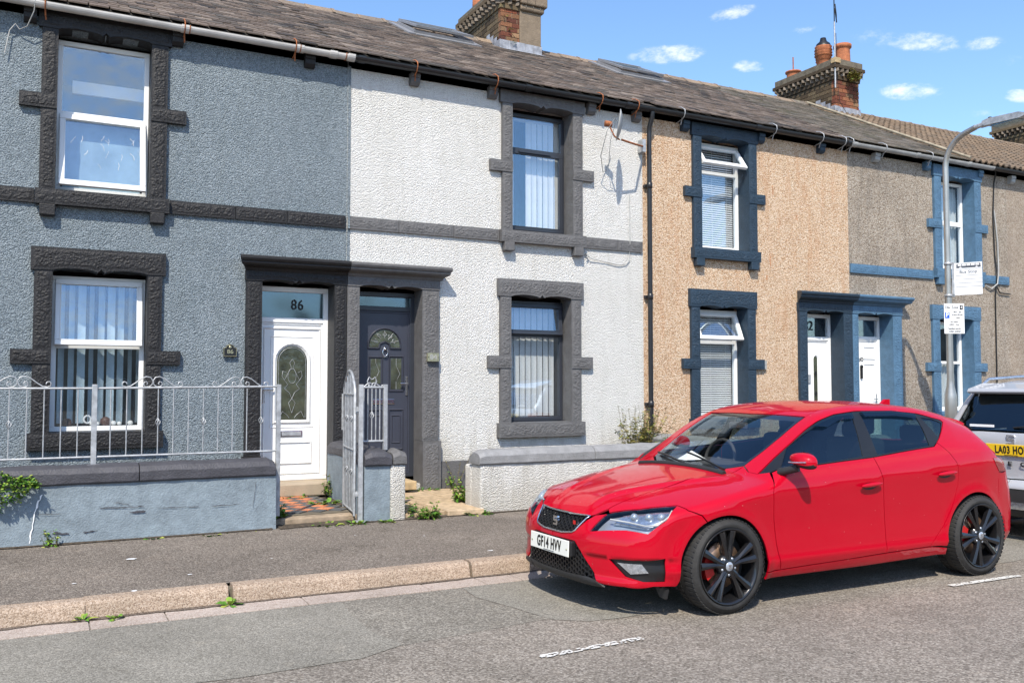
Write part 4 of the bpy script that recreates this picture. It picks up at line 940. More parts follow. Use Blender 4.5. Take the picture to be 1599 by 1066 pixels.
M['channel'] = asphalt('pinkish_channel_block', [(.22, .17, .14), (.36, .29, .25), (.43, .36, .31), (.50, .45, .41)], 160., bump=.4)
M['soil'] = simple('damp_soil', (.06, .045, .03), .95, var=.5, vs=30., bump=.8)
m = MB(); m.add([(-400, -400, -.03), (400, -400, -.03), (400, 400, -.03), (-400, 400, -.03)], [(0, 1, 2, 3)]); structure(m.build('ground', M['soil']))
def wob(pts, k=.012): return [(x+random.uniform(-k, k), y+random.uniform(-k, k)) for x, y in pts]
def sheet(name, poly, z, mat):
    m = MB(); m.add([(x, y, z) for x, y in poly], [tuple(range(len(poly)))]); return structure(m.build(name, mat))
KY = -4.115
sheet('road', [(-60, -11.8), (80, -11.8), (80, KY+.02), (-60, KY+.02)], 0, M['asph_old'])
m = MB(); n_ = 60; hp = [(-160+320*i/n_, -46-3*mnoise.noise(Vector((i*.3, 0, 0)))) for i in range(n_+1)]
m.add([(x, y, -.03) for x, y in hp]+[(x, y-8, 6.5+3*mnoise.noise(Vector((x*.05, 7, 0)))) for x, y in hp]+[(x, y-60, -.03) for x, y in hp], [(i, i+1, n_+2+i, n_+1+i) for i in range(n_)]+[(n_+1+i, n_+2+i, 2*n_+3+i, 2*n_+2+i) for i in range(n_)]); structure(m.build('added_reflection_ridge', simple('added_ridge_dark', (.06, .058, .045), .9, var=.5, vs=.4)))  # unseen ridge added opposite so windows and car mirror a dark horizon
sheet('opposite_pavement', [(-60, -16), (80, -16), (80, -11.8), (-60, -11.8)], .1, M['asph_pave'])
edge = wob([(x, -5.70) for x in np.arange(-20, 1.75, .22)], .02)
sheet('road', edge+wob([(1.85, -5.55), (1.78, -5.2), (1.80, -4.8), (1.83, KY-.27)])+[(-20, KY-.27)], .0032, M['asph_strip']).name = 'road_repair_strip'
q = wob([(2.75, KY-.27), (2.72, -4.7), (2.82, -5.1), (2.9, -5.45)])+wob([(x, -5.62) for x in np.arange(3.1, 40, .25)], .02)+[(40, KY-.27)]
sheet('road', q, .0032, M['asph_strip']).name = 'road_repair_strip'
q = wob([(1.85, -5.55), (1.78, -5.2), (1.80, -4.8), (1.83, KY-.27), (2.75, KY-.27), (2.72, -4.7), (2.82, -5.1), (2.9, -5.45)], .015)
sheet('road', q, .0016, M['asph_patch']).name = 'road_trench_patch'
WY = -1.95
m = MB(); m.add([(-60, KY+.15, .118), (80, KY+.15, .118), (80, WY+.02, .150), (-60, WY+.02, .150)], [(0, 1, 2, 3)]); structure(m.build('pavement', M['asph_pave']))
m = MB(); m.add([(-60, WY+.02, .148), (80, WY+.02, .148), (80, .01, .20), (-60, .01, .20)], [(0, 1, 2, 3)]); structure(m.build('yard_ground', M['soil']))
kerb = bpy.data.objects.new('kerb', None); COL.objects.link(kerb); structure(kerb)
m = MB(); L_ = .905
pr = [(KY-.008, -.05), (KY, .015), (KY+.022, .092), (KY+.040, .112), (KY+.065, .121), (KY+.15, .123), (KY+.15, -.05)]
m.prism(pr, .004, L_-.010, 'x'); kme = m.mesh('kerbstone', M['kerb'])
for i in range(-12, 50): o = put('kerbstone', kme, kerb, mat=Matrix.Translation((.256+i*L_, random.uniform(-.006, .006), random.uniform(-.004, .004))) @ Matrix.Rotation(random.uniform(-.004, .004), 4, 'Z'), bevel=.006)
m = MB(); m.box(-12, 40, KY+.05, KY+.14, -.05, .10); m.build('kerb_joint_mortar', M['mortar_dark'], kerb)
ch = bpy.data.objects.new('drainage_channel', None); COL.objects.link(ch); structure(ch)
x = -11.; rnd = random.Random(4)
while x < 42:
    L2 = rnd.choice((.45, .62, .9, .3, .9)); m = MB(); m.box(x+.003, x+L2-.005, KY-.255+rnd.uniform(-.006, .006), KY-.012, -.03, .007+rnd.uniform(-.001, .002)); m.build('channel_block', M['channel'], ch, bevel=.003); x += L2
m = MB(); 
# dirt gathered against the kerb
rnd = random.Random(8); top = [(x, KY-.03-.05*abs(mnoise.noise(Vector((x*1.7, 0, 0))))-.03*abs(mnoise.noise(Vector((x*9, 3, 0))))) for x in np.arange(-6, 12, .06)]
m.add([(x, y, .0125) for x, y in top]+[(x, KY+.01, .0125) for x, y in top], [(i, i+1, len(top)+i+1, len(top)+i) for i in range(len(top)-1)])
stuff(m.build('gutter_grit', asphalt('gutter_dirt', [(.035, .025, .018), (.10, .075, .055), (.17, .13, .10), (.26, .22, .18)], 140., bump=.8)))['label'] = 'brown grit gathered along the foot of the kerb'
for nm_, xa, xb, yb_, lb_ in (('wall_foot_soil', -4., 1.95, WY-.012, 'brown soil and grit along the foot of the blue-grey garden wall'), ('wall_foot_soil', 4.06, 10., WY+.0, 'brown soil and grit along the foot of the white garden wall'), ('wall_foot_soil', 1.96, 4.05, WY-.02, 'soil line in front of the two path edges')):
    top = [(x, yb_-.018-.05*abs(mnoise.noise(Vector((x*2.3, 5, 0))))-.025*abs(mnoise.noise(Vector((x*11, 3, 0))))) for x in np.arange(xa, xb, .05)]; zf = lambda y: .118+(y-KY-.15)*.0156+.007
    m = MB(); m.add([(x, y, zf(y)) for x, y in top]+[(x, yb_+.03, zf(yb_)+.012) for x, y in top], [(i, i+1, len(top)+i+1, len(top)+i) for i in range(len(top)-1)]); stuff(m.build(nm_, M['soil']))['label'] = lb_
# worn white bay markings
def marking(x0, y0, x1, y1, w, seed, wear=.5):
    rnd = random.Random(seed); n = int(math.hypot(x1-x0, y1-y0)/.014); m = MB(); nx, ny = -(y1-y0), x1-x0; l = math.hypot(nx, ny); nx /= l; ny /= l
    for i in range(n):
        for j in range(4):
            if mnoise.noise(Vector((i*.22, j*.9, seed)))*.7+rnd.random()*.6 < wear-.15: continue
            t0, t1 = i/n, (i+1.02)/n; a = -w/2+w*j/4+rnd.uniform(-.002, .002); b = a+w/4
            p = [(x0+(x1-x0)*t+nx*q, y0+(y1-y0)*t+ny*q, .0085) for t, q in ((t0, a), (t1, a), (t1, b), (t0, b))]; m.add(p, [(0, 1, 2, 3)])
    o = m.build('bay_marking', M['white_worn']); return structure(o)
M['white_worn'] = simple('worn_road_paint', (.62, .61, .57), .7, var=.2, vs=50.)
marking(2.44, -6.13, 3.15, -6.085, .055, 3, .40); marking(6.0, -6.01, 6.80, -6.02, .055, 5, .20)

# ------------------------------------------------------------------ garden walls, copings, paths
def coping(parent, x0, x1, y0, y1, z0, z1, mat, joints, rnd_end=True, axis='x'):
    """rounded coping stones, each its own piece"""
    xs = [x0]+list(joints)+[x1]
    for i, (a, b) in enumerate(zip(xs[:-1], xs[1:])):
        n = max(2, int((b-a)/.06)); k = 9; v = []
        for q in range(n+1):
            x = a+.003+(b-a-.006)*q/n
            e = 1.
            dend = min((x-x0) if i == 0 else 9, (x1-x) if i == len(xs)-2 else 9)
            if rnd_end and dend < .09: e = .72+.28*math.sqrt(max(0, 1-(1-dend/.09)**2))
            prof = [(y0-.01, z0), (y0-.025, z0+.015), (y0-.025, z0+(z1-z0)*.58), (y0+.005, z0+(z1-z0)*.84), (y0+.05, z1-.010), ((y0+y1)/2, z1), (y1-.07, z1-.012), (y1+.02, z0+(z1-z0)*.5), (y1+.02, z0)]
            for j, (yy, zz) in enumerate(prof):
                w_ = mnoise.noise(Vector((x*5, j*.7, i)))*.010
                zz2 = z0+(zz-z0)*e+w_*.7*(0 < j < 8); yc = (y0+y1)/2
                v.append((x, yc+(yy-yc)*(.93+.07*e)+w_*.6, zz2) if axis == 'x' else (yc+(yy-yc)*(.93+.07*e)+w_*.6, x, zz2))
        f = [(q*k+j, q*k+(j+1) % k, (q+1)*k+(j+1) % k, (q+1)*k+j) for q in range(n) for j in range(k)]+[tuple(range(k))[::-1], tuple(range(n*k, n*k+k))]
        m = MB(); m.add(v, f, 0, False); m.build('coping_stone', mat, parent, bevel=.004)
M['wall_paint'] = paintstone('blue_grey_smooth_paint', (.19, .232, .262), rough=.7, worn=(.42, .45, .46), wear=.74)
M['coping_dark'] = paintstone('charcoal_coping_paint', (.055, .054, .062), rough=.55, worn=(.5, .5, .5), wear=.80)
gw86 = thing('garden_wall', 'blue-grey painted garden wall with charcoal coping in front of the left house', 'wall', (0, 0, 0), group='front garden walls')
# body with slightly uneven painted face
def bumpy_wall(name, x0, x1, y0, y1, z0, z1, mat, parent, amp=.006, bulge=0.):
    m = MB(); nx = int((x1-x0)/.08)+1; nz = int((z1-z0)/.08)+1; v = []
    for j in range(nz+1):
        for i in range(nx+1):
            x = x0+(x1-x0)*i/nx; z = z0+(z1-z0)*j/nz; v.append((x, y0-amp*mnoise.fractal(Vector((x*3, z*4, 1)), 1, 2, 3)-bulge*(1-(j/nz))**3, z))
    m.add(v, [(j*(nx+1)+i, j*(nx+1)+i+1, (j+1)*(nx+1)+i+1, (j+1)*(nx+1)+i) for j in range(nz) for i in range(nx)], 0, True)
    m.add([(x0, y0, z0), (x0, y1, z0), (x0, y1, z1), (x0, y0, z1), (x1, y0, z0), (x1, y1, z0), (x1, y1, z1), (x1, y0, z1)], [(0, 1, 2, 3), (4, 5, 6, 7), (1, 2, 6, 5), (3, 2, 6, 7)])
    return put(name, m.mesh(name, mat), parent)
bumpy_wall('wall_body', -4., 1.935, WY, WY+.24, .08, .655, M['wall_paint'], gw86, .007, .02)
coping(gw86, -4., 1.93, WY-.0, WY+.24, .645, .81, M['coping_dark'], (-2.9, -1.2, .74,))
# cracks and the white streak on that wall
m = MB()
def crack(pts, w, mat, name='crack', parent=gw86, y=WY-.014):
    m = MB(); pts = [Vector((x, 0, z)) for x, z in pts]; n = len(pts); v = []
    for i, p in enumerate(pts):
        t = (pts[min(i+1, n-1)]-pts[max(0, i-1)]).normalized(); q = Vector((-t.z, 0, t.x))*w*(.35+random.random())*(.3 if i in (0, n-1) else 1)
        v += [(p.x+q.x, y, p.z+q.z), (p.x-q.x, y, p.z-q.z)]
    m.add(v, [(2*i, 2*i+2, 2*i+3, 2*i+1) for i in range(n-1)]); return m.build(name, mat, parent)
def jag(x0, z0, x1, z1, n, k): return [(x0+(x1-x0)*i/n+random.uniform(-k, k), z0+(z1-z0)*i/n+random.uniform(-k, k)) for i in range(n+1)]
crack(jag(-.02, .585, -.055, .48, 5, .008)+jag(-.06, .46, -.10, .18, 9, .006), .007, M['white'], 'paint_run')
crack(jag(.42, .44, .78, .43, 12, .008), .004, M['coping_dark']); crack(jag(.55, .48, .70, .44, 5, .006), .003, M['coping_dark']); crack(jag(.66, .385, .80, .388, 6, .003), .009, M['coping_dark'])
crack(jag(.07, .25, .20, .235, 5, .005), .010, M['coping_dark']); crack(jag(.9, .41, 1.25, .40, 9, .004), .003, M['coping_dark']); crack(jag(1.35, .40, 1.60, .40, 6, .004), .003, M['coping_dark'])
crack(jag(-.05, .42, .14, .41, 7, .005), .003, M['coping_dark']); crack(jag(1.75, .60, 1.72, .36, 7, .004), .002, M['coping_dark']); crack(jag(.30, .24, .42, .25, 5, .004), .006, M['coping_dark'])
# shared pier and dividing wall
pier = thing('gate_pier', 'short pier and dividing wall between two front paths, half blue-grey and half white', 'pier')
bumpy_wall('blue_half', 2.79, 3.055, WY-.02, WY+.32, .10, .70, M['wall_paint'], pier, .008)
m = MB(); m.box(3.057, 3.215, WY-.035, WY+.32, .10, .70); m.build('white_half', M['wall_white'], pier, bevel=.02)
m = MB(); m.box(2.95, 3.12, WY+.321, -.09, .12, .70); m.build('dividing_wall', M['wall_paint'], pier)
m = MB(); m.box(3.122, 3.20, WY+.321, -.09, .12, .70); m.build('dividing_wall', M['wall_white'], pier)
coping(pier, 2.785, 3.07, WY-.03, WY+.33, .695, .855, M['coping_dark'], ()); coping(pier, 3.075, 3.225, WY-.03, WY+.33, .70, .86, GY, ())
coping(pier, WY+.34, -.09, 2.96, 3.20, .695, .845, M['coping_dark'], (-.8,), axis='y')
gw84 = thing('garden_wall', 'white roughcast garden wall with grey coping in front of the white house', 'wall', group='front garden walls')
m = MB(); m.box(4.06, 10.3, WY, WY+.24, .08, .66); m.build('wall_body', M['wall_white'], gw84, bevel=.02)
m = MB(); m.box(4.06, 4.25, WY+.241, -.03, .12, .60) if False else m.box(4.06, 4.30, WY+.242, WY+.40, .12, .64); m.build('wall_return', M['wall_white'], gw84, bevel=.02)
M['coping_grey'] = paintstone('weathered_grey_coping_paint', (.23, .23, .232), rough=.7, worn=(.5, .5, .48), wear=.68)
coping(gw84, 4.04, 10.3, WY, WY+.24, .655, .815, M['coping_grey'], (5.47, 7.0, 8.6))
dw = thing('garden_wall', 'low dividing wall with grey coping by the black downpipe', 'wall', group='front garden walls')
m = MB(); m.box(7.40, 7.62, WY+.25, -.03, .12, .68); m.build('wall_body', M['wall_white'], dw)
coping(dw, WY+.25, -.04, 7.38, 7.64, .68, .83, M['coping_grey'], (-.9,), axis='y')
# path of 86: edge step and quarry tiles laid diagonally
path = bpy.data.objects.new('tiled_path', None); COL.objects.link(path); structure(path)
m = MB(); m.box(1.94, 2.79, WY+.20, WY+.36, .10, .205); m.build('path_step', simple('path_step_stone', (.30, .23, .16), .9, var=.3, vs=12., bump=.6), path, bevel=.012)
m = MB(); m.box(1.94, 2.80, WY+.36, -.20, .10, .214); m.build('path_bed', M['mortar_dark'], path)
tr = islandmat('red_quarry_tile', [(0., (.56, .19, .08)), (.5, (.64, .25, .11)), (1., (.46, .15, .07))], rough=.6, bump=.2); tb = islandmat('blue_black_quarry_tile', [(0., (.07, .075, .08)), (1., (.12, .12, .12))], rough=.55, bump=.2)
ts = .150; m = MB(); m.box(-ts/2+.003, ts/2-.003, -ts/2+.003, ts/2-.003, -.010, .008); tm = [m.mesh('quarry_tile', tr), m.mesh('quarry_tile', tb)]
c45 = math.cos(R(45))
for i in range(-12, 13):
    for j in range(-12, 13):
        x = 2.37+(i-j)*ts*c45; y = -.9+(i+j)*ts*c45
        if 1.97 < x < 2.78 and WY+.42 < y < -.26: put('quarry_tile', tm[(i+j) % 2], path, mat=Matrix.Translation((x, y, .216+random.uniform(-.002, .002))) @ Matrix.Rotation(R(45)+random.uniform(-.01, .01), 4, 'Z') @ Matrix.Rotation(random.uniform(-.008, .008), 4, 'X'))
path2 = bpy.data.objects.new('flagged_path', None); COL.objects.link(path2); structure(path2)
m = MB(); m.box(3.20, 4.10, WY-.02, -.02, .08, .165); m.build('path_bed', M['mortar_dark'], path2)
for (a, b, c, e) in ((3.21, 3.66, WY+.0, -1.35), (3.675, 4.09, WY-.03, -1.30), (3.21, 3.55, -1.335, -.80), (3.565, 4.09, -1.285, -.72), (3.21, 3.75, -.785, -.32), (3.765, 4.09, -.705, -.1), (4.10, 4.6, -.7, -.1), (4.10, 4.6, -1.3, -.715)):
    m = MB(); m.box(a, b, c, e, .12, .200+random.uniform(0, .006)); m.build('paving_slab', M['flag'], path2, bevel=.006)

# ------------------------------------------------------------------ railing, gate
def bar(parent, p, q, r, name='bar', mat=None, n=7):
    m = MB(); m.tube([p, q], r, n); return m.build(name, mat or M['galv'], parent)
def scrollpts(cx, cz, s, y, flip=1):
    """one S shaped crest piece: small curl, long sweep to a larger inner curl"""
    P = []
    for k in range(10): a = R(200)+k*R(30)*1; P.append((cx+flip*(-.215*s+.018*s*math.cos(-a)), y, cz+.028*s+.022*s*math.sin(-a)*1.)) 
    out = [(cx+flip*x*s, y, cz+z*s) for x, z in ((-.215, .028), (-.222, .045), (-.240, .050), (-.255, .035), (-.250, .012), (-.225, .003), (-.19, .008), (-.15, .035), (-.10, .075), (-.055, .095), (-.02, .088), (-.002, .060), (-.006, .025), (-.03, .004), (-.062, .004), (-.080, .022), (-.074, .045), (-.055, .050), (-.045, .035), (-.052, .024))]
    return out
def crest(parent, cx, z, y, s=1.):
    for fl in (1, -1): m = MB(); m.tube(scrollpts(cx, z, s, y, fl), .0055, 6); m.build('scroll', M['galv'], parent)
def cage(parent, x, z, y, h=.075, r=.020, mat=None):
    for k in range(4):
        m = MB(); m.tube([(x+r*math.sin(math.pi*t)*math.cos(k*math.pi/2+t*2.5), y+r*math.sin(math.pi*t)*math.sin(k*math.pi/2+t*2.5), z+h*(t-.5)) for t in np.linspace(0, 1, 9)], .004, 5); m.build('twist', M['galv'], parent)
rl = thing('railing', 'pale galvanised railing with scroll crests on top of the blue-grey garden wall', 'railing', group='scrolled metal railings')
RY = WY+.12
bar(rl, (-4., RY, 1.462), (.355, RY, 1.466), .010, 'rail'); bar(rl, (.395, RY, 1.466), (1.955, RY, 1.480), .010, 'rail')
bar(rl, (-4., RY, .868), (.355, RY, .868), .010, 'rail'); bar(rl, (.395, RY, .868), (1.955, RY, .868), .010, 'rail')
for px in (.375, -2.):
    m = MB(); m.box(px-.022, px+.022, RY-.022, RY+.022, .80, 1.50); m.build('post', M['galv'], rl, bevel=.003); m = MB(); m.box(px-.05, px+.05, RY-.04, RY+.04, .795, .806); m.build('base_plate', M['galv'], rl)
m = MB(); m.box(1.955, 1.995, RY-.022, RY+.022, .25, 1.50); m.build('post', M['galv'], rl, bevel=.003)
xs = [.375+.0+.1305*k for k in range(1, 12)]+[.375-.1305*k for k in range(1, 17)]
for i, x in enumerate(xs): bar(rl, (x, RY, .870), (x, RY, 1.462), .0056)
for x in (.375-.1305*5, .375+.1305*4, .375+.1305*7, .375+.1305*11, .375-.1305*10): cage(rl, x, 1.16, RY)
for cx in (-.02-.2, .88-.03, 1.62, -1.1, -2.6): crest(rl, cx, 1.475, RY)
# a short panel on the pier
r2 = thing('railing', 'short galvanised railing panel with small crest on the gate pier', 'railing', group='scrolled metal railings')
y2 = WY+.14
m = MB(); m.box(3.035, 3.075, y2-.02, y2+.02, .84, 1.50); m.build('post', M['galv'], r2, bevel=.003)
bar(r2, (2.79, y2, 1.47), (3.035, y2, 1.47), .012, 'rail'); bar(r2, (2.79, y2, .93), (3.035, y2, .93), .012, 'rail')
for x in (2.83, 2.872, 2.914, 2.956, 2.998): bar(r2, (x, y2, .93), (x, y2, 1.47), .0065)
cage(r2, 2.914, 1.19, y2)
for fl in (1, -1): m = MB(); m.tube(scrollpts(2.914, 1.47, .48, y2, fl), .0065, 6); m.tube([(2.914+fl*.02, y2, 1.48), (2.914+fl*.05, y2, 1.53), (2.914+fl*.03, y2, 1.575), (2.914+fl*.005, y2, 1.55)], .006, 6); m.build('scroll', M['galv'], r2)
gt = thing('metal_gate', 'galvanised arched garden gate standing open beside the tiled path', 'gate', (2.755, WY-.0, .0), R(81.5))
# leaf runs along local +x (into the garden)
m = MB(); m.box(-.022, .022, -.022, .022, .16, 1.50); m.build('hinge_post', M['galv'], gt, bevel=.003); m = MB(); m.box(-.06, .06, -.045, .045, .155, .168); m.build('base_plate', M['galv'], gt)
Wg = .72; x0_ = .05; x1_ = x0_+Wg
arch = [(x0_+Wg*t, .05, 1.44+.20*math.sin(math.pi*t)**.8) for t in np.linspace(0, 1, 17)]
m = MB(); m.tube([(x0_, .05, .21)]+arch+[(x1_, .05, .21)], .014, 8); m.build('leaf_frame', M['galv'], gt)
for z_ in (.24, .85, 1.40): bar(gt, (x0_, .05, z_), (x1_, .05, z_), .010, 'rail')
for k in range(1, 7):
    t = k/7; x = x0_+Wg*t; bar(gt, (x, .05, .24), (x, .05, 1.44+.20*math.sin(math.pi*t)**.8), .0065)
for k in (2, 5):
    cage(gt, x0_+Wg*k/7, .62, .05); cage(gt, x0_+Wg*k/7, 1.15, .05)
m = MB(); m.box(x1_+.016, x1_+.022, .03, .075, 1.02, 1.40); m.build('latch_plate', M['galv'], gt)
for z_ in (.42, 1.25): m = MB(); m.lathe([(.02, z_-.03), (.02, z_+.03)], (.03, .03, 0), n=10); m.box(.0, .06, .02, .05, z_-.015, z_+.015); m.build('hinge', M['galv'], gt)

# ------------------------------------------------------------------ fittings on the walls
dp = thing('downpipe', 'black plastic downpipe between the white and buff houses', 'downpipe', (7.63, -.075, 0))
m = MB(); m.tube([(0, 0, .60), (0, 0, 5.10), (0, -.01, 5.2), (0, -.075, 5.33), (0, -.08, 5.42)], .034, 14); m.build('pipe', M['gutter_black'], dp)
for z_ in (1.22, 2.75, 4.35):
    m = MB(); m.lathe([(.034, z_-.045), (.042, z_-.04), (.042, z_+.04), (.034, z_+.045)], (0, 0, 0), n=14); m.box(-.065, .065, .02, .07, z_-.02, z_+.02); m.build('pipe_clip', M['gutter_black'], dp)
dish = thing('satellite_dish', 'rust-stained grey satellite dish seen edge-on, bracketed beside the downpipe', 'satellite dish', (6.88, -.48, 5.02))
fdir = Vector((-.84, .50, .14)).normalized(); rot = fdir.to_track_quat('Z', 'Y').to_matrix().to_4x4()
m = MB(); rr = [(r_*.82, z_) for r_, z_ in [(.001, .0), (.08, .004), (.16, .018), (.22, .036), (.255, .052), (.262, .052), (.262, .046), (.22, .029), (.15, .009), (.001, -.008)]]
m.lathe(rr, n=32); put('reflector', m.mesh('reflector', M['gutter_grey']), dish, mat=Matrix.Translation((.0, 0, 0)) @ rot)
m = MB(); m.tube([(.0, -.20, .0), (.0, -.16, .08), (.0, -.02, .17)], .011, 7); m.lathe([(.001, .13), (.034, .13), (.040, .17), (.040, .24), (.001, .24)], (0, 0, 0), n=12); put('lnb_arm', m.mesh('lnb_arm', M['rust']), dish, mat=rot)
m = MB(); m.tube([(.03, .05, -.18), (.30, .10, -.20), (.62, .38, -.12)], .014, 7); m.build('wall_arm', M['rust'], dish)
m = MB(); m.box(.60, .66, .36, .47, -.20, -.02); m.build('wall_bracket', M['galv'], dish)
m = MB(); m.tube([(-.18, -.10, .05), (-.24, .0, -.1), (-.18, .25, -.38), (-.02, .44, -.55), (.05, .46, -.50), (.12, .46, -.3)], .005, 5); m.tube([(-.14, -.08, .03), (-.12, .1, -.2), (.02, .35, -.4), (.08, .44, -.45)], .004, 5); m.build('cable', M['cable_grey'], dish)
cb = thing('wall_cable', 'loose grey cable stub hanging on the white wall beside the upper window', 'cable', (0, 0, 0))
m = MB(); m.tube([(6.60, -.03, 3.285), (6.64, -.04, 3.25), (6.70, -.03, 3.235), (6.78, -.025, 3.225), (6.95, -.02, 3.205), (7.12, -.02, 3.18), (7.25, -.02, 3.20), (7.31, -.02, 3.26), (7.315, -.02, 3.37), (7.315, -.035, 3.55), (7.32, -.02, 4.2)], .006, 6); m.build('cable', M['cable_grey'], cb)
m = MB(); m.tube([(6.575, -.03, 3.31), (6.61, -.04, 3.275), (6.585, -.04, 3.245)], .011, 6); m.build('connector', M['cable_grey'], cb)
cb = thing('wall_cable', 'black cable running down the grey house beside the light blue window', 'cable', (0, 0, 0))
m = MB(); m.tube([(15.35, -.12, 5.42), (15.47, -.06, 5.40), (15.47, -.02, 5.2), (15.42, -.02, 4.6), (15.44, -.02, 3.9), (15.45, -.05, 3.5), (15.43, -.05, 3.35), (15.43, -.02, 3.1), (15.42, -.02, 2.), (15.41, -.02, .9)], .012, 6); m.build('cable', M['black'], cb)
m = MB(); m.tube([(15.46, -.02, 4.7), (15.52, -.03, 4.1), (15.50, -.05, 3.6), (15.44, -.06, 3.34), (15.3, -.03, 3.24), (15.15, -.03, 3.30)], .014, 6); m.build('conduit', M['cable_grey'], cb)
m = MB(); m.tube([(15.44, -.04, 3.3), (15.55, -.03, 3.18), (15.85, -.03, 3.17)], .012, 6); m.build('cable', M['black'], cb)
cb = thing('wall_cable', 'thin grey wire looping from the gutter at the top left', 'cable', (0, 0, 0))
m = MB(); m.tube([(-.46, -.05, 4.9), (-.42, -.04, 5.15), (-.37, -.06, 5.22), (-.33, -.05, 5.17), (-.26, -.10, 5.20), (-.20, -.16, 5.35), (-.19, -.21, 5.45)], .006, 5); m.build('cable', M['cable_grey'], cb)
def plaque(label, x, z, w, h, base, ink, txt, size, arch=False, y=-.03):
    t = thing('house_number_plaque', label, 'number plaque', (x, y, z), group='house number plaques')
    m = MB()
    if arch: P = [(-w/2, -h/2), (w/2, -h/2), (w/2, h*.22), (w*.30, h*.26), (w*.26, h*.42), (0, h*.55), (-w*.26, h*.42), (-w*.30, h*.26), (-w/2, h*.22)]
    else: P = rect(-w/2, w/2, -h/2, h/2)
    m.prism(P, -.014, .02, 'y'); m.build('plate', base, t, bevel=.002)
    if arch:
        m = MB(); ring(m, [(p[0]*.9, p[1]*.9) for p in P], .006, -.017, -.014); m.build('plate_border', ink, t)
        m = MB(); m.lathe([(.001, -.018), (.012, -.017), (.016, -.014)], (0, 0, h*.28), axis='y', n=12); m.build('rose_motif', ink, t)
    textmesh(txt, size, (0, -.0155, -h*.10 if arch else 0), (R(90), 0, 0), ink, t, 'digits', .0015, sx=1.15, font_bold=.001)
    for s in ((-1, 1) if not arch else ()): m = MB(); m.lathe([(.001, -.018), (.005, -.017), (.006, -.014)], (s*w*.42, 0, 0), axis='y', n=8); m.build('screw', M['black'], t)
    return t
plaque('black arched plaque with brass border reading 86 beside the white door', 1.833, 1.882, .145, .135, M['black'], M['brass'], '86', .062, True)
plaque('weathered brass plate reading 84 on the grey door jamb', 4.283, 1.84, .155, .105, M['brass'], M['gutter_grey'], '84', .085, y=-.09)
plaque('pale plate reading 82 on the buff wall beside the navy jamb', 9.735, 1.80, .21, .13, M['gutter_grey'], M['textgrey'], '82', .10)
lens = thing('telephone_box', 'small white junction box at the top of the left house gutter end', 'junction box', (0, 0, 0)) if False else None

# ------------------------------------------------------------------ lamp post with signs
LX, LY = 11.73, -1.80
lp = thing('street_lamp', 'curved steel street lamp rising behind the red car in front of the grey house', 'street lamp', (LX, LY, .15))
m = MB(); m.lathe([(.001, 0), (.085, 0), (.085, 1.15), (.080, 1.20), (.052, 1.34), (.050, 1.40)], n=20); m.build('base_section', M['galv_post'], lp)
pts = [(0, 0, 1.38), (0, 0, 4.55)]+[(0, -.45+.45*math.cos(a), 4.55+.45*math.sin(a)) for a in np.linspace(.12, 1.35, 9)]+[(0, -.50, 5.025)]
m = MB(); m.tube(pts, [.048]+[.040]*(len(pts)-1), 16); m.build('pole', M['galv_post'], lp)
m = MB(); m.tube([(0, -.40, 5.01), (0, -.62, 5.04)], .034, 12); m.box(-.05, .05, -.74, -.56, 5.0, 5.05); m.build('lamp_neck', M['galv'], lp, bevel=.008)
m = MB(); m.prism([(-.66, 5.02), (-.70, 4.985), (-1.22, 4.965), (-1.30, 4.985), (-1.30, 5.01), (-1.20, 5.05), (-.75, 5.075), (-.66, 5.06)], -.10, .10, 'x'); m.build('lamp_head', M['galv'], lp, bevel=.015)
m = MB(); m.box(-.08, .08, -1.18, -.78, 4.958, 4.972); m.build('lamp_lens', M['glass_teal'], lp)
m = MB(); m.lathe([(.03, 5.06), (.03, 5.10), (.02, 5.115), (.001, 5.12)], (0, -.72, 0), n=12); m.build('photocell', M['black'], lp)
m = MB(); m.lathe([(.0415, 2.0), (.0415, 2.30)], n=16); m.build('yellow_sticker', M['yellow'], lp)
m = MB(); m.lathe([(.0425, 1.62), (.0425, 1.80)], n=16); m.build('white_sticker', M['white'], lp)
bs = thing('bus_stop_sign', 'white bus stop flag sign with a bus symbol on the lamp post', 'sign', (LX, LY, 3.0), R(-62))
m = MB(); m.box(.085, .45, -.006, .006, -.20, .27); m.build('panel', M['white'], bs, bevel=.002)
m = MB(); m.box(.055, .085, -.012, .012, -.22, .28); m.build('edge_channel', M['galv'], bs)
for z_ in (-.20, .27): m = MB(); m.lathe([(.044, z_-.02), (.052, z_-.02), (.052, z_+.02), (.044, z_+.02)], n=16); m.box(.045, .09, -.012, .012, z_-.015, z_+.015); m.build('clamp', M['galv'], bs)
m = MB()
for s in (-1,):
    y = s*.0075
    m.prism([(.115, .195), (.115, .245), (.125, .255), (.43, .255), (.435, .195)], y-.001, y+.001, 'y', 0)
m.build('bus_symbol', M['textgrey'], bs)
m = MB()
for k in range(5): m.prism(rect(.135+.058*k, .182+.058*k, .225, .248), -.0095, -.0087, 'y')
for xx in (.17, .38): m.lathe([(.014, -.0097), (.001, -.0097)], (xx, 0, .197), axis='y', n=12)
m.build('bus_symbol_windows', M['white'], bs)
textmesh('Bus Stop', .060, (.27, -.0085, .135), (R(90), 0, 0), M['textgrey'], bs, 'lettering', .0012, sx=1.1)
m = MB()
for z_ in (.175, .085, .03, -.025, -.08): m.box(.10, .45, -.0085, -.0075, z_-.002, z_+.002)
m.build('ruled_lines', M['textgrey'], bs)
ps = thing('parking_sign', 'square disc zone parking sign on the lamp post below the bus stop flag', 'sign', (LX+.02, LY-.062, 2.46), R(-30))
ps.scale = (.80, 1, 1)
m = MB(); m.box(-.17, .19, -.004, .004, -.22, .22); m.build('panel', M['white'], ps, bevel=.002)
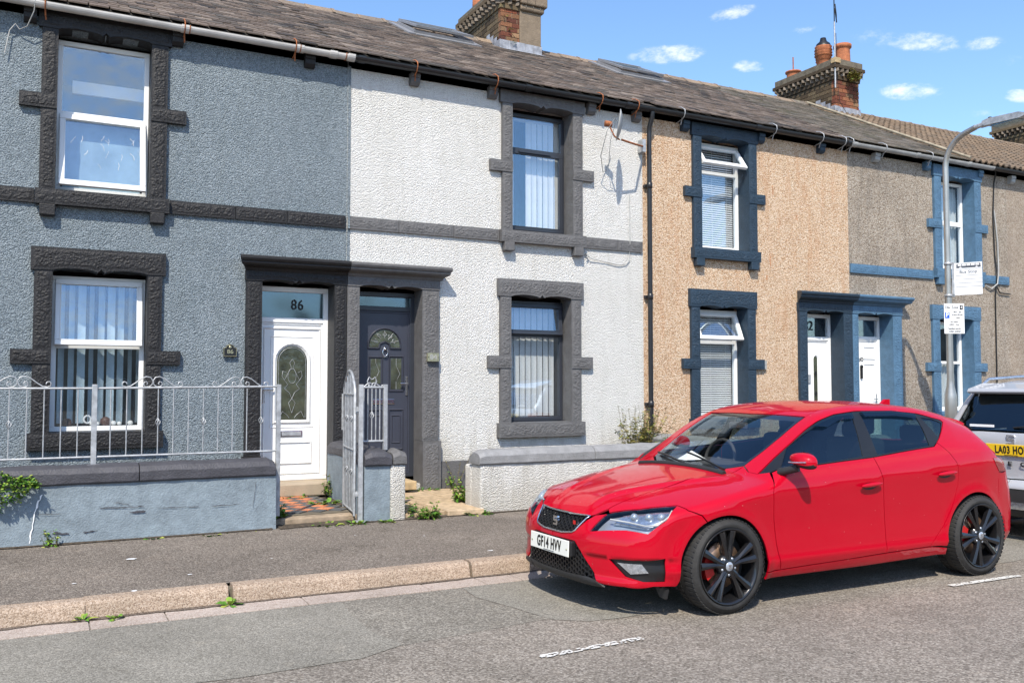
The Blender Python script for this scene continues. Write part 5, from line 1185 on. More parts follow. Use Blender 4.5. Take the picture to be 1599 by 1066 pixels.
m = MB(); m.box(-.05, .05, .004, .03, -.15, -.12); m.box(-.05, .05, .004, .03, .12, .15); m.build('clamp', M['galv'], ps)
m = MB(); m.box(-.155, -.075, -.0062, -.0045, .005, .095); m.build('parking_symbol_square', M['blueprint'], ps)
textmesh('P', .095, (-.115, -.0072, .052), (R(90), 0, 0), M['white'], ps, 'lettering', .001, font_bold=.002)
m = MB(); m.box(.11, .165, -.0062, -.0045, .13, .195); m.build('zone_number_square', M['black'], ps)
textmesh('4', .06, (.138, -.0072, .163), (R(90), 0, 0), M['white'], ps, 'lettering', .001)
for tx, sz, xx, zz in (('Disc Zone', .058, -.035, .163), ('Mon - Sat', .036, .065, .095), ('8 am-5.30 pm', .036, .065, .055), ('1 hour', .036, .065, .012), ('No return', .036, .01, -.045), ('within 1 hour', .036, .01, -.085), ('Resident permit', .036, .01, -.145), ('holders exempt', .036, .01, -.185)):
    textmesh(tx, sz, (xx, -.0056, zz), (R(90), 0, 0), M['black'], ps, 'lettering', .001, sx=.95, font_bold=.0007)
# ------------------------------------------------------------------ weeds and the shrub
def leaf(m, p, d, L_, W_, droop, mi=0, tw=0.):
    """one bent leaf of six points"""
    d = Vector(d).normalized(); up = Vector((0, 0, 1)); s = d.cross(up); s = s.normalized() if s.length > .05 else Vector((1, 0, 0)); nrm = s.cross(d)
    s = (s*math.cos(tw)+nrm*math.sin(tw)); p = Vector(p); v = []
    for t, w in ((0, .15), (.3, .85), (.65, .9), (1, .03)):
        c = p+d*L_*t+Vector((0, 0, -droop*L_*t*t)); v += [c-s*W_*w/2, c+nrm*(-.08*W_), c+s*W_*w/2]
    m.add(v, [(3*i+a, 3*i+a+1, 3*i+a+4, 3*i+a+3) for i in range(3) for a in (0, 1)], mi, True)
def weed(label, x, y, z, n, size, kind='broad', spread=.06, seed=0, name='weed', group=None, mat='leaf', h=0.):
    rnd = random.Random(seed*17+3); t = thing(name, label, 'weed' if name == 'weed' else 'plant', (x, y, z), 0, group)
    m = MB(); st = MB()
    for i in range(n):
        a = rnd.uniform(0, 2*math.pi); r = spread*math.sqrt(rnd.random()); px, py = r*math.cos(a), r*math.sin(a)*.6
        if kind == 'broad':
            el = rnd.uniform(.15, 1.1); b = a+rnd.uniform(-.7, .7); L_ = size*rnd.uniform(.6, 1.2)
            leaf(m, (px, py, .003), (math.cos(b)*math.cos(el), math.sin(b)*math.cos(el), math.sin(el)), L_, L_*.42, .45, 0, rnd.uniform(-.4, .4))
        elif kind == 'grass':
            el = rnd.uniform(.7, 1.45); b = rnd.uniform(0, 6.28); L_ = size*rnd.uniform(.7, 1.5)
            leaf(m, (px, py, 0), (math.cos(b)*math.cos(el), math.sin(b)*math.cos(el), math.sin(el)), L_, .008, .35, 0, rnd.uniform(-1, 1))
        else:   # stemmed
            el = rnd.uniform(.9, 1.5); b = rnd.uniform(0, 6.28); H_ = (h or size*3)*rnd.uniform(.5, 1.1); d = Vector((math.cos(b)*math.cos(el), math.sin(b)*math.cos(el)*.6, math.sin(el)))
            p0 = Vector((px, py, 0)); st.tube([p0, p0+d*H_*.5, p0+d*H_+Vector((rnd.uniform(-.02, .02), 0, 0))], .0022, 4)
            for k in range(int(7+H_*26)):
                q = rnd.uniform(.12, 1.); b2 = rnd.uniform(0, 6.28); e2 = rnd.uniform(-.3, .8); L_ = size*rnd.uniform(.5, 1.1)*(1.15-q*.5)
                leaf(m, p0+d*H_*q, (math.cos(b2)*math.cos(e2), math.sin(b2)*math.cos(e2), math.sin(e2)), L_, L_*.5, .3, 0, rnd.uniform(-.6, .6))
    m.build('leaves', M[mat], t)
    if st.v: st.build('stems', M['stem'], t)
    return t
G_ = 'weeds in the cracks'
PZ = .15
WD = [
 ('dark leafy weed at the foot of the blue-grey garden wall below the white paint run', .07, -2.01, .13, 7, .035, 'stem', .05, .17),
 ('low green sprig left of centre along the blue-grey garden wall foot', .42, -2.0, .13, 12, .045, 'broad', .07, 0),
 ('small sprout under the middle of the blue-grey garden wall', .86, -2.0, .135, 10, .06, 'broad', .05, 0),
 ('wider weed patch at the foot of the blue-grey garden wall', 1.33, -2.01, .135, 26, .055, 'broad', .13, 0),
 ('small weed close to the right end of the blue-grey garden wall', 1.68, -1.99, .135, 9, .05, 'broad', .04, 0),
 ('dense dark weed in the corner where the blue-grey wall meets the tiled path', 2.02, -1.66, .205, 16, .06, 'stem', .07, .14),
 ('row of weeds across the doorstep of the white door', 2.50, -.24, .22, 26, .05, 'broad', .24, 0),
 ('bright weeds at the hinge side of the open gate', 2.70, -.95, .22, 30, .075, 'broad', .13, 0),
 ('tall thin weed behind the open gate against the door jamb', 2.92, -.30, .22, 6, .05, 'stem', .05, .30),
 ('weed patch along the step edge of the tiled path', 2.45, -1.98, .145, 26, .055, 'broad', .14, 0),
 ('weed clump at the foot of the gate post', 2.68, -2.02, .145, 26, .065, 'broad', .09, 0),
 ('small weed at the base of the blue-grey half of the pier', 3.0, -2.05, .145, 18, .055, 'broad', .06, 0),
 ('leafy weed right beside the white half of the pier', 3.30, -1.90, .16, 9, .05, 'stem', .06, .20),
 ('bushy weed sprawling over the edge of the yellow flags', 3.46, -2.04, .15, 20, .045, 'stem', .11, .13),
 ('weed by the yellow sandstone doorstep of the dark door', 3.34, -.40, .20, 8, .04, 'stem', .04, .20),
 ('low weed between the sandstone doorstep and the grey plinth', 4.15, -.12, .20, 30, .05, 'broad', .16, 0),
 ('thin weed standing against the grey plinth', 4.52, -.12, .20, 6, .045, 'stem', .05, .22),
 ('big bushy weed in front of the grey plinth', 4.72, -.62, .20, 26, .055, 'stem', .14, .24),
 ('trailing weed at the left end of the white garden wall', 4.12, -1.35, .20, 22, .05, 'stem', .10, .22),
 ('low weeds at the front corner of the flagged path', 4.02, -2.0, .15, 24, .06, 'broad', .11, 0),
 ('tiny weed between the yellow flags', 3.72, -.80, .205, 8, .035, 'broad', .05, 0),
 ('tiny weed at the joint of the front yellow flags', 3.80, -1.34, .205, 9, .035, 'broad', .05, 0),
 ('yellow-green sprig in the kerb joint at the far left', .24, -4.16, .015, 9, .05, 'broad', .03, 0),
 ('round green weed in the channel in front of the second kerbstone', .42, -4.20, .012, 16, .045, 'broad', .02, 0),
 ('bright green weed at the third kerb joint', 1.13, -4.17, .012, 9, .07, 'broad', .03, 0),
]
for i, (lb, x, y, z, n, s, k, sp, h_) in enumerate(WD): weed(lb, x, y, z, int(n*1.3), s*1.35, k, sp*1.15, seed=i, group=G_, h=h_)
weed('dry seeded flower stalk standing against the grey plinth', 4.62, -.10, .22, 3, .03, 'stem', .03, seed=70, group=G_, mat='leaf_dry', h=.42)
weed('yellowing bushy plant growing behind the white garden wall beside the downpipe', 7.20, -.40, .40, 75, .075, 'stem', .20, seed=50, name='wild_plant', mat='leaf_dry', h=.80)
weed('bright green shoots poking over the white garden wall coping', 7.30, -.9, .55, 10, .08, 'stem', .12, seed=51, name='wild_plant', h=.32)
weed('moss and fern sprouting from the top of the red brick chimney', 15.45, 3.12, 8.10, 40, .09, 'stem', .13, seed=52, name='wild_plant', mat='leaf_dry', h=.26)
for i, (x, y, z) in enumerate(((7.02, 3.26, 7.95), (7.12, 3.26, 7.72), (7.15, 3.26, 7.50))): weed(('tuft growing from the top bricks of the half rendered chimney', 'tuft growing halfway up the bricks of the half rendered chimney', 'lowest tuft on the bricks of the half rendered chimney')[i], x, y, z, 9, .05, 'broad', .04, seed=60+i, group='tufts on the chimney bricks')
# shrub hanging over the wall at the left edge
sh = thing('hanging_shrub', 'small-leaved green shrub spilling over the garden wall at the left edge', 'shrub', (-.28, WY, .60))
rnd = random.Random(5); m = MB(); st = MB()
for k in range(0):
    a = rnd.uniform(-1.2, 1.2); L_ = rnd.uniform(.16, .34); tip = Vector((math.sin(a)*L_*1.0+.0, -.06-rnd.random()*.10, -.12-rnd.random()*.10+.16*math.cos(a)*rnd.uniform(-.4, 1)))
    st.tube([(rnd.uniform(-.15, .05), .10, .18), (tip.x*.5, -.05, .16+rnd.uniform(-.03, .03)), tuple(tip)], .003, 4)
for k in range(1500):
    u = rnd.uniform(-.62, .24); q = rnd.random()
    top = .17-.35*max(0, u-.02)**1.0-.02*math.sin(u*30); bot = -.13+.75*max(0, u-.0)+.03*math.sin(u*41)
    z = bot+(top-bot)*rnd.random()**.8; y = -.035-.11*math.sin(math.pi*min(1, max(0, (z-bot)/(top-bot+.001))))*rnd.uniform(.5, 1.1)-.0
    b = rnd.uniform(0, 6.28); e = rnd.uniform(-.6, .9); leaf(m, (u, y, z), (math.cos(b)*math.cos(e), math.sin(b)*math.cos(e)-.35, math.sin(e)), rnd.uniform(.022, .036), rnd.uniform(.016, .024), .2, 0, rnd.uniform(-.7, .7))
st.tube([(-.5, .05, .12), (-.2, .0, .17), (.1, -.03, .10)], .006, 5); m.build('leaves', M['leaf'], sh); st.build('stems', M['stem'], sh)
# bird droppings and chips lying on the footpath
litter = MB(); rnd = random.Random(12)
for x, y, s in ((.62, -2.85, .05), (.2, -3.55, .02), (.95, -3.6, .022), (.55, -3.95, .03), (2.5, -2.6, .012), (3.3, -3.75, .03), (1.6, -3.3, .012), (3.05, -2.9, .012)):
    P = [(x+s*rnd.uniform(.5, 1.1)*math.cos(a), y+s*.7*rnd.uniform(.4, 1.1)*math.sin(a), .118+(y-KY-.15)*.0156+.006) for a in np.linspace(0, 6.0, 9)]; litter.add(P, [tuple(range(9))])
stuff(litter.build('bird_droppings', M['white']))['label'] = 'small white droppings scattered on the footpath'
# ------------------------------------------------------------------ cars
def carpaint(name, col, flake=.0, coat=1.):
    m, N, L, b, out = newmat(name)
    b.inputs['Base Color'].default_value = rgb(col); b.inputs['Roughness'].default_value = .45; b.inputs['Specular IOR Level'].default_value = .06; b.inputs['Coat Weight'].default_value = coat; b.inputs['Coat IOR'].default_value = 1.5
    tc = N('ShaderNodeTexCoord'); n = N('ShaderNodeTexNoise', i={'Scale': 3.5, 'Detail': 6.}); L(tc, n, 3, 0)
    r = ramp(N, [(.35, .01), (.8, .05)]); L(n, r); L(r, b, 0, b.inputs.find('Coat Roughness'))
    # dust and small splashes
    n2 = N('ShaderNodeTexVoronoi', i={'Scale': 26.}); L(tc, n2, 3, 0); lt = mth(N, L, 'LESS_THAN', n2.outputs[0], .045)
    sc_ = N('ShaderNodeSeparateColor'); lk(n2, 'Color', sc_, 0); keep = mth(N, L, 'GREATER_THAN', sc_.outputs[0], .72)
    mx = N('ShaderNodeMixRGB'); mx.inputs[1].default_value = rgb(col); mx.inputs[2].default_value = (.6, .5, .45, 1)
    m.node_tree.links.new(mth(N, L, 'MULTIPLY', lt, keep), mx.inputs[0]); L(mx, b)
    return m
M['red'] = carpaint('red_car_paint', (.42, .0, .012), coat=.7); M['silver'] = carpaint('silver_car_paint', (.44, .45, .475))
bs_ = [n for n in M['silver'].node_tree.nodes if n.type == 'BSDF_PRINCIPLED'][0]; bs_.inputs['Metallic'].default_value = .25
M['trim'] = simple('black_trim', (.012, .012, .013), .35, spec=.5)
M['trim_rough'] = simple('rough_black_plastic', (.02, .02, .021), .6)
M['tyre'] = simple('tyre_rubber', (.022, .021, .020), .75, var=.3, vs=20., bump=.2)
M['rim'] = simple('satin_black_alloy', (.016, .016, .018), .28, .4, coat=.5)
M['disc'] = simple('brake_disc', (.34, .22, .15), .4, .8, var=.4, vs=20.)
M['caliper'] = simple('red_caliper', (.45, .012, .01), .4)
M['carglass'] = glassmat('car_window_glass', (.66, .74, .72), 1.65)
M['screen'] = glassmat('windscreen_glass', (.95, .97, .95), 1.7)
M['carglass_dark'] = glassmat('privacy_glass', (.34, .46, .45), 1.65)
M['lens'] = glassmat('headlamp_lens', (.85, .88, .90), 1.45)
M['lamp_chrome'] = simple('lamp_reflector', (.60, .62, .66), .22, .85, var=.3, vs=40.)
M['lamp_dark'] = simple('lamp_housing', (.42, .45, .50), .3, .5)
M['redlens'] = simple('red_lamp_lens', (.25, .008, .01), .15, coat=1.)
M['interior'] = simple('dark_car_interior', (.04, .04, .042), .8)
M['seat'] = simple('grey_car_seat', (.035, .035, .038), .85)
M['plate_white'] = simple('white_number_plate', (.72, .72, .66), .4, var=.02); M['plate_yellow'] = simple('yellow_number_plate', (.78, .50, .015), .4, var=.02)
def herm(xs, ys):
    xs = np.array(xs, float); ys = np.array(ys, float); h = np.diff(xs); d = np.diff(ys)/h; m = np.zeros_like(ys)
    for i in range(1, len(xs)-1):
        if d[i-1]*d[i] > 0: m[i] = 2*d[i-1]*d[i]/(d[i-1]+d[i])
    m[0] = d[0]; m[-1] = d[-1]
    def f(x):
        xc = np.clip(np.asarray(x, float), xs[0], xs[-1]); i = np.clip(np.searchsorted(xs, xc, side='right')-1, 0, len(xs)-2)
        t = (xc-xs[i])/h[i]; t2 = t*t; t3 = t2*t
        return (2*t3-3*t2+1)*ys[i]+(t3-2*t2+t)*h[i]*m[i]+(-2*t3+3*t2)*ys[i+1]+(t3-t2)*h[i]*m[i+1]
    return f
def smax(a, b, k): h = np.clip(.5+.5*(a-b)/k, 0, 1); return b+(a-b)*h+k*h*(1-h)
def sstep(a, b, x): t = np.clip((x-a)/(b-a), 0, 1); return t*t*(3-2*t)
# the hatchback's body: u back from the front axle, v across (+ = kerbless side), w up
Wp = herm([-.9, -.6, -.35, 0, .5, 1.3, 2.2, 2.6, 2.9, 3.1, 3.4], [.735, .79, .84, .878, .872, .878, .88, .872, .835, .79, .73])
Vd = herm([.14, .19, .25, .285, .30, .36, .5, .65, .775, .79, .86, .90, .935, .955, 1.0, 1.1, 1.2, 1.28, 1.33, 1.38, 1.45],
          [.10, .052, .024, .011, .007, .014, .016, .008, .0, .002, .022, .038, .055, .068, .090, .145, .205, .262, .31, .40, .6])
T0 = herm([-.95, -.84, -.74, -.6, -.4, -.2, 0, .2, .33, .37, .5, .7, .9, 1.0, 1.1, 1.3, 1.55, 1.8, 2.1, 2.4, 2.65, 2.80, 2.86, 2.95, 3.05, 3.15, 3.3],
          [.53, .59, .655, .72, .778, .82, .855, .882, .90, .918, .995, 1.115, 1.225, 1.27, 1.307, 1.347, 1.366, 1.366, 1.352, 1.31, 1.255, 1.215, 1.175, 1.08, .99, .93, .85])
CRn = herm([-.9, -.5, .2, .5, 1.0, 1.5, 2.6, 3.0], [.06, .075, .055, .04, .04, .045, .05, .03])
UF = herm([.12, .17, .20, .23, .27, .35, .45, .50, .58, .64, .70, .9], [-.70, -.76, -.825, -.84, -.835, -.835, -.832, -.825, -.785, -.745, -.69, -.5])
UR = herm([.15, .22, .35, .5, .62, .75, .9, 1.0, 1.5], [3.12, 3.22, 3.29, 3.31, 3.29, 3.24, 3.19, 3.2, 3.3])
def hatch_f(u, v, w):
    av = np.abs(v)
    s = sstep(.45, .78, w); we = w-s*(.055*(np.clip(u, 0, 2.4)-.3)-.015)
    b = Wp(u)-Vd(we)
    for uc in (-.02, 2.53): b = b+.010*np.exp(-((np.sqrt((u-uc)**2+(w-.29)**2)-.37)/.045)**2)
    b = b-.10*sstep(2.1, 3.1, u)*sstep(.95, 1.2, w)
    stp = .016*(1-sstep(.372, .392, w))*sstep(.20, .26, w); b = b-stp*(1-sstep(-.48, -.36, u))
    # bonnet ridges
    rid = .016*np.exp(-((av-(.22+.34*sstep(-.75, .4, u)))/.038)**2)*sstep(-.75, -.45, u)*(1-sstep(.1, .33, u))
    bf = sstep(-.1, .5, u)*(1-sstep(.9, 1.3, u)); ue = u-.05*bf*(av/.7)**2+.11*sstep(2.2, 2.9, u)*(av/.7)**2
    top = (w-rid-(T0(ue)-CRn(u)*(av/.7)**2.2))*.85
    fr = (UF(w)+.22*av**2+.42*np.clip(av-.3, 0, 1)**2)-u
    fr = fr+stp*sstep(.34, .42, av)
    re = u-(UR(w)-.20*av**2-.25*np.clip(av-.45, 0, 1)**2)
    g = smax(av-b, top, .05+.03*sstep(.9, 1.3, u)); g = smax(g, fr, .10); g = smax(g, re, .10); return smax(g, .17-w, .02)
def grad(f, P, e=.002):
    g = np.stack([f(*(P+np.eye(3)[k]*e).T)-f(*(P-np.eye(3)[k]*e).T) for k in range(3)], 1)
    return g/np.maximum(1e-9, np.linalg.norm(g, axis=1))[:, None]
def castf(f, o, d, t0, t1, n=90):
    N_ = len(o); lo = np.full(N_, float(t0)); hi = np.full(N_, np.nan); ts = np.linspace(t0, t1, n)
    for a, b in zip(ts[:-1], ts[1:]):
        p = o+d*b; v = f(*p.T); m = np.isnan(hi) & (v < 0); lo[m] = a; hi[m] = b
    hh = np.where(np.isnan(hi), t1, hi)
    for _ in range(16):
        mid = (lo+hh)/2; p = o+d*mid[:, None]; ins = f(*p.T) < 0; hh = np.where(ins, mid, hh); lo = np.where(ins, lo, mid)
    return o+d*hh[:, None], ~np.isnan(hi)
def toloc(P): return [(p[0], -p[1], p[2]) for p in P]
class Body:
    def __init__(s, f, root, centre): s.f = f; s.root = root; s.c = np.array(centre, float)
    def basis(s, d):
        d = np.array(d, float); d /= np.linalg.norm(d); up = np.array((0, 0, 1.)) if abs(d[2]) < .8 else np.array((1., 0, 0))
        a = np.cross(d, up); a /= np.linalg.norm(a); b = np.cross(a, d); return d, a, b
    def panel(s, name, P3, d, mat, cell=.035, off=0., holes3=(), mirror=True, gap=.0030, rim=.012, parent=None, both=True, dens=.03, flat=False):
        """sheet trimmed to an outline, lying on the body surface moved out by off; d points into the car"""
        d, a, b = s.basis(d)
        def snap(P):
            P = np.array(densify([tuple(map(float, p)) for p in P], dens))
            if flat: return P
            for _ in range(5):
                g_ = np.stack([s.f(*(P+np.eye(3)[k]*.002).T)-s.f(*(P-np.eye(3)[k]*.002).T) for k in range(3)], 1)/.004
                P = P-g_*(s.f(*P.T)/np.maximum(.2, (g_**2).sum(1)))[:, None]
            return P
        def to2(P): P = snap(P)-s.c; return [tuple(q) for q in np.stack([P@a, P@b], 1)]
        poly = to2(P3); holes = [to2(h) for h in holes3]
        def shrink(pl, g):
            A = np.array(pl); n = len(A); ar = sum(A[i-1][0]*A[i][1]-A[i][0]*A[i-1][1] for i in range(n)); out = []
            for i in range(n):
                t = A[(i+1) % n]-A[i-1]; t /= (np.linalg.norm(t) or 1); nn = np.array((-t[1], t[0]))*(1 if ar > 0 else -1); out.append(tuple(A[i]+nn*g))
            return out
        if gap: poly = shrink(poly, gap); holes = [shrink(h, -gap) for h in holes]
        V, F, loops = cdt(poly, cell, holes)
        o = s.c+np.outer(V[:, 0], a)+np.outer(V[:, 1], b)-d*2.6
        Q, ok = castf(s.f, o, d, 0, 3.6)
        if flat: Q = o+d*2.6
        if not ok.all() and not flat:
            good = np.where(ok)[0]
            for i in np.where(~ok)[0]: j = good[np.argmin(((V[good]-V[i])**2).sum(1))]; Q[i] = o[i]+d*((Q[j]-o[j])@d)
        n = grad(s.f, Q); Q = Q+n*off
        outs = []
        for sg in ((1, -1) if mirror else (1,)):
            S = np.array((1, sg, 1.)); m = MB(); VV = toloc(Q*S); NN = [Vector((q[0], -q[1], q[2])) for q in n*S]
            m.add(VV, F, 0, True); nv = len(VV); nrm = list(NN)
            for lp in loops:
                if not rim: break
                k = len(lp); base = len(m.v)
                m.add([VV[i] for i in lp]+[tuple(Vector(VV[i])-NN[i]*rim) for i in lp], [(i, (i+1) % k, k+(i+1) % k, k+i) for i in range(k)], 0, False)
            if mat in (M['red'], M['silver']) and rim: m.add([tuple(Vector(VV[i])-NN[i]*rim) for i in range(nv)], [q_[::-1] for q_ in F], 1, True)
            me = bpy.data.meshes.new(name); me.from_pydata(m.v, [], m.f); me.materials.append(mat); me.materials.append(M['interior']); me.polygons.foreach_set('material_index', m.mi); me.polygons.foreach_set('use_smooth', m.sm)
            # orient faces outwards
            bm = bmesh.new(); bm.from_mesh(me); bm.faces.ensure_lookup_table()
            fl = [f_ for f_ in bm.faces[:len(F)] if f_.normal.dot(NN[F[f_.index][0]]) < 0]; bmesh.ops.reverse_faces(bm, faces=fl); bm.to_mesh(me); bm.free()
            me.update()
            ln = []
            for p in me.polygons:
                for li in p.loop_indices:
                    vi = me.loops[li].vertex_index; ln.append(tuple(NN[vi]) if p.index < len(F) else tuple(p.normal))
            me.normals_split_custom_set(ln)
            outs.append(put(name, me, parent or s.root))
        return outs
    def on(s, P, d, off=0.):
        """drop points along d onto the surface"""
        d, a, b = s.basis(d); P = np.array(P, float); o = P-d*(((P-s.c)@d)[:, None])-d*2.6; Q, ok = castf(s.f, o, d, 0, 3.8); return Q+grad(s.f, Q)*off
def tube_on(m, pts, r, n=6, mi=0): m.tube([(p[0], -p[1], p[2]) for p in pts], r, n, mi)
yaw = R(.5)
car = thing('hatchback_car', 'red five-door hatchback with black alloy wheels parked against the kerb', 'car', (3.9825, -5.025, 0), yaw, 'parked cars')
B = Body(hatch_f, car, (1.1, 0, .7))
RED = M['red']
def arc(cx, cz, r, a0, a1, n, v=.88): return [(cx+r*math.cos(R(a)), v, cz+r*math.sin(R(a))) for a in np.linspace(a0, a1, n)]
FA = (-.02, .285, .357); RA = (2.53, .29, .363)
bonnet_edge = [(.445, .53, .91), (.2, .50, .87), (-.005, .464, .829), (-.306, .444, .772), (-.534, .432, .716), (-.64, .405, .67)]
bonnet_front = [(-.707, .346, .628), (-.735, .30, .62), (-.742, .15, .62), (-.742, 0, .62)]
cowl = [(.445, .53, .91), (.35, .40, .90), (.30, .2, .895), (.285, 0, .893)]
head = [(-.777, .392, .534), (-.667, .433, .646), (-.524, .603, .688), (-.321, .738, .714), (-.464, .805, .638), (-.58, .766, .557), (-.663, .637, .571)]
up2 = lambda P: [(p[0], p[1], p[2]) for p in P]
full = lambda P: P+[(p[0], -p[1], p[2]) for p in P[::-1] if abs(p[1]) > 1e-6]
B.panel('bonnet', [p for p in full(cowl[::1])][::1][:0]+[(.285, 0, .893), (.30, .2, .895), (.35, .40, .9), (.445, .53, .91)]+bonnet_edge[1:]+bonnet_front[:3]+[(-.742, 0, .62), (-.742, -.15, .62), (-.735, -.30, .62), (-.707, -.346, .628)]+[(p[0], -p[1], p[2]) for p in bonnet_edge[::-1]]+[(.35, -.40, .9), (.30, -.2, .895)],
        (0, 0, -1), RED, .035, mirror=False)
door_front = [(.470, .76, .894), (.420, .85, .83), (.392, .872, .775), (.400, .87, .6), (.425, .86, .42), (.468, .84, .245)]
B.panel('front_wing', [(.445, .53, .91), (.40, .62, .90), (.42, .69, .878), (.470, .76, .894)]+door_front[1:]+[(.36, .845, .24), (.34, .84, .20)]+arc(*FA, 6, 166, 26)+[(-.36, .845, .42), (-.335, .86, .55), (-.25, .865, .635), (-.30, .826, .69), (-.321, .738, .714), (-.524, .603, .688), (-.640, .45, .655)]+bonnet_edge[::-1][0:5][:-0 or None][:4] if False else
        [(.445, .53, .91), (.40, .62, .90), (.42, .69, .878), (.470, .76, .894)]+door_front[1:]+[(.345, .84, .24)]+arc(*FA, -2, 116, 20)+[(-.215, .862, .655), (-.30, .826, .69), (-.321, .738, .714), (-.524, .603, .688), (-.655, .437, .65), (-.64, .405, .67), (-.534, .432, .716), (-.306, .444, .772), (-.005, .464, .829), (.2, .50, .87)],
        (-.25, -.8, -.55), RED, .03)
lg = [(-.82, .265, .452), (-.814, .335, .391), (-.80, .375, .34), (-.79, .44, .265), (-.78, .455, .235)]
B.panel('front_bumper', [(-.80, 0, .488), (-.81, .12, .490), (-.80, .232, .504), (-.79, .262, .520), (-.75, .31, .60), (-.735, .335, .622), (-.707, .352, .632), (-.667, .433, .646)]+[head[0]]+head[6:3:-1]+[head[3], (-.30, .826, .69), (-.215, .862, .655)]
        +arc(*FA, 116, 190, 14)+[(-.40, .835, .180), (-.55, .80, .178), (-.70, .66, .178), (-.76, .53, .178), (-.78, .48, .20)]+lg[::-1]+[(-.82, .15, .452), (-.82, 0, .45)],
        (.75, -.66, 0), RED, .026, holes3=[[(-.751, .556, .37), (-.62, .72, .378), (-.474, .811, .388), (-.464, .789, .242), (-.6, .75, .25), (-.70, .664, .274)]])
fog = [(-.751, .556, .37), (-.62, .72, .378), (-.474, .811, .388), (-.464, .789, .242), (-.6, .75, .25), (-.70, .664, .274)]
B.panel('fog_lamp_recess', fog, (.75, -.66, 0), M['trim'], .03, off=-.022, gap=-.004, rim=0)
B.panel('fog_lamp', [(-.72, .60, .355), (-.60, .73, .358), (-.56, .75, .30), (-.66, .68, .285)], (.75, -.66, 0), M['lamp_chrome'], .02, off=-.010, rim=.01)
B.panel('lower_grille_backing', full([(-.83, 0, .448), (-.82, .265, .450), (-.814, .335, .391), (-.80, .375, .34), (-.79, .44, .265), (-.80, .40, .215), (-.82, .2, .215), (-.83, 0, .215)][::1])[:8]+[(-.82, -.2, .215), (-.80, -.40, .215), (-.79, -.44, .265), (-.80, -.375, .34), (-.814, -.335, .391), (-.82, -.265, .45)], (1, 0, 0), M['trim'], .05, off=-.03, mirror=False, gap=-.004, rim=0)
B.panel('splitter', [(-.84, 0, .232), (-.83, .2, .232), (-.80, .42, .24), (-.79, .455, .232), (-.77, .50, .195), (-.75, .52, .170), (-.83, .2, .168), (-.84, 0, .168)], (.95, -.3, 0), M['trim_rough'], .03, off=.010, gap=0, rim=.03)
def hexmesh(m, poly, pv, pw, off, d, r=.0035, y=None):
    """honeycomb of flat cells in the (v,w) plane dropped on the body"""
    A = np.array(poly); seg = []
    v0, v1 = A[:, 0].min(), A[:, 0].max(); w0, w1 = A[:, 1].min(), A[:, 1].max(); j = 0; w = w0-pw
    while w < w1+pw:
        v = v0-pv+(pv/2 if j % 2 else 0)
        while v < v1+pv:
            c = [(v+pv*.5*q[0], w+pw*q[1]) for q in ((-.62, 0), (-.36, .5), (.36, .5), (.62, 0), (.36, -.5), (-.36, -.5))]
            for k in (0, 1, 2): seg.append((c[k], c[k+1]))
            seg.append((c[3], (v+pv*.5*1.38, w)))
            v += pv
        w += pw*.5*1.0; j += 1
    mid = np.array([((a[0]+b[0])/2, (a[1]+b[1])/2) for a, b in seg]); seg = [s_ for s_, k in zip(seg, pip(mid, A)) if k]
    P = np.array([(0, *q) for s_ in seg for q in s_]); Q = B.on(P, (1, 0, 0), off)
    for i in range(len(seg)):
        a, b = Q[2*i], Q[2*i+1]; t = b-a; t /= (np.linalg.norm(t) or 1); n = np.array((-1, 0, 0.)); s_ = np.cross(t, n)*r
        v = [a+s_, b+s_, b-s_, a-s_, a+s_-n*.012, b+s_-n*.012, b-s_-n*.012, a-s_-n*.012]
        m.add(toloc(v), [(0, 1, 2, 3), (0, 4, 5, 1), (2, 6, 7, 3)])
lgp = [(0, .446), (.262, .448), (.33, .391), (.37, .34), (.435, .262), (.40, .235), (0, .232), (-.40, .235), (-.435, .262), (-.37, .34), (-.33, .391), (-.262, .448)]
m = MB(); hexmesh(m, lgp, .056, .034, -.004, (1, 0, 0)); stuff(m.build('lower_grille_mesh', M['trim'], car))
grl = [(0, .492), (.12, .492), (.228, .506), (.256, .52), (.30, .60), (.318, .618), (.15, .612), (0, .612)]
grf = grl+[(-q[0], q[1]) for q in grl[::-1][1:-1]]
B.panel('upper_grille_backing', [(-.8, *q) for q in grf], (1, 0, 0), M['trim'], .05, off=-.028, mirror=False, gap=-.004, rim=0)
m = MB(); hexmesh(m, grf, .050, .030, -.006, (1, 0, 0), .003); stuff(m.build('upper_grille_mesh', M['trim'], car))
m = MB(); q = B.on([(0, *p) for p in densify(grf, .03)], (1, 0, 0), .003); tube_on(m, list(q)+[q[0]], .0065); m.build('grille_surround', M['chrome'], car)
# emblem: a stylised S of three slanted bars
def emblem(parent, c, s, mat, nrm='front', name='emblem'):
    m = MB(); P = [[(-.5, .5), (.42, .5), (.5, .3), (-.5, .3)], [(-.5, .3), (-.28, .3), (-.1, .06), (-.5, .06)], [(-.5, .16), (.40, .16), (.5, .06), (.5, -.10), (-.36, -.10), (-.5, .0)], [(.5, -.1), (.5, -.32), (.22, -.32), (.1, -.1)], [(-.5, -.3), (.5, -.3), (.42, -.5), (-.5, -.5)]]
    for k, q in enumerate(P): m.prism([(c[1]-x*s, c[2]+z*s*1.1) for x, z in q], c[0]-.005-.0006*k, c[0]+.012, 'x')
    return m.build(name, mat, parent)
q = B.on([(0, 0, .555)], (1, 0, 0), .010)[0]; emblem(car, (q[0], 0, .555), .058, M['chrome'])
m = MB(); m.box(q[0]+.012, q[0]+.016, -.232, -.205, .555, .58); m.build('red_badge', M['caliper'], car)
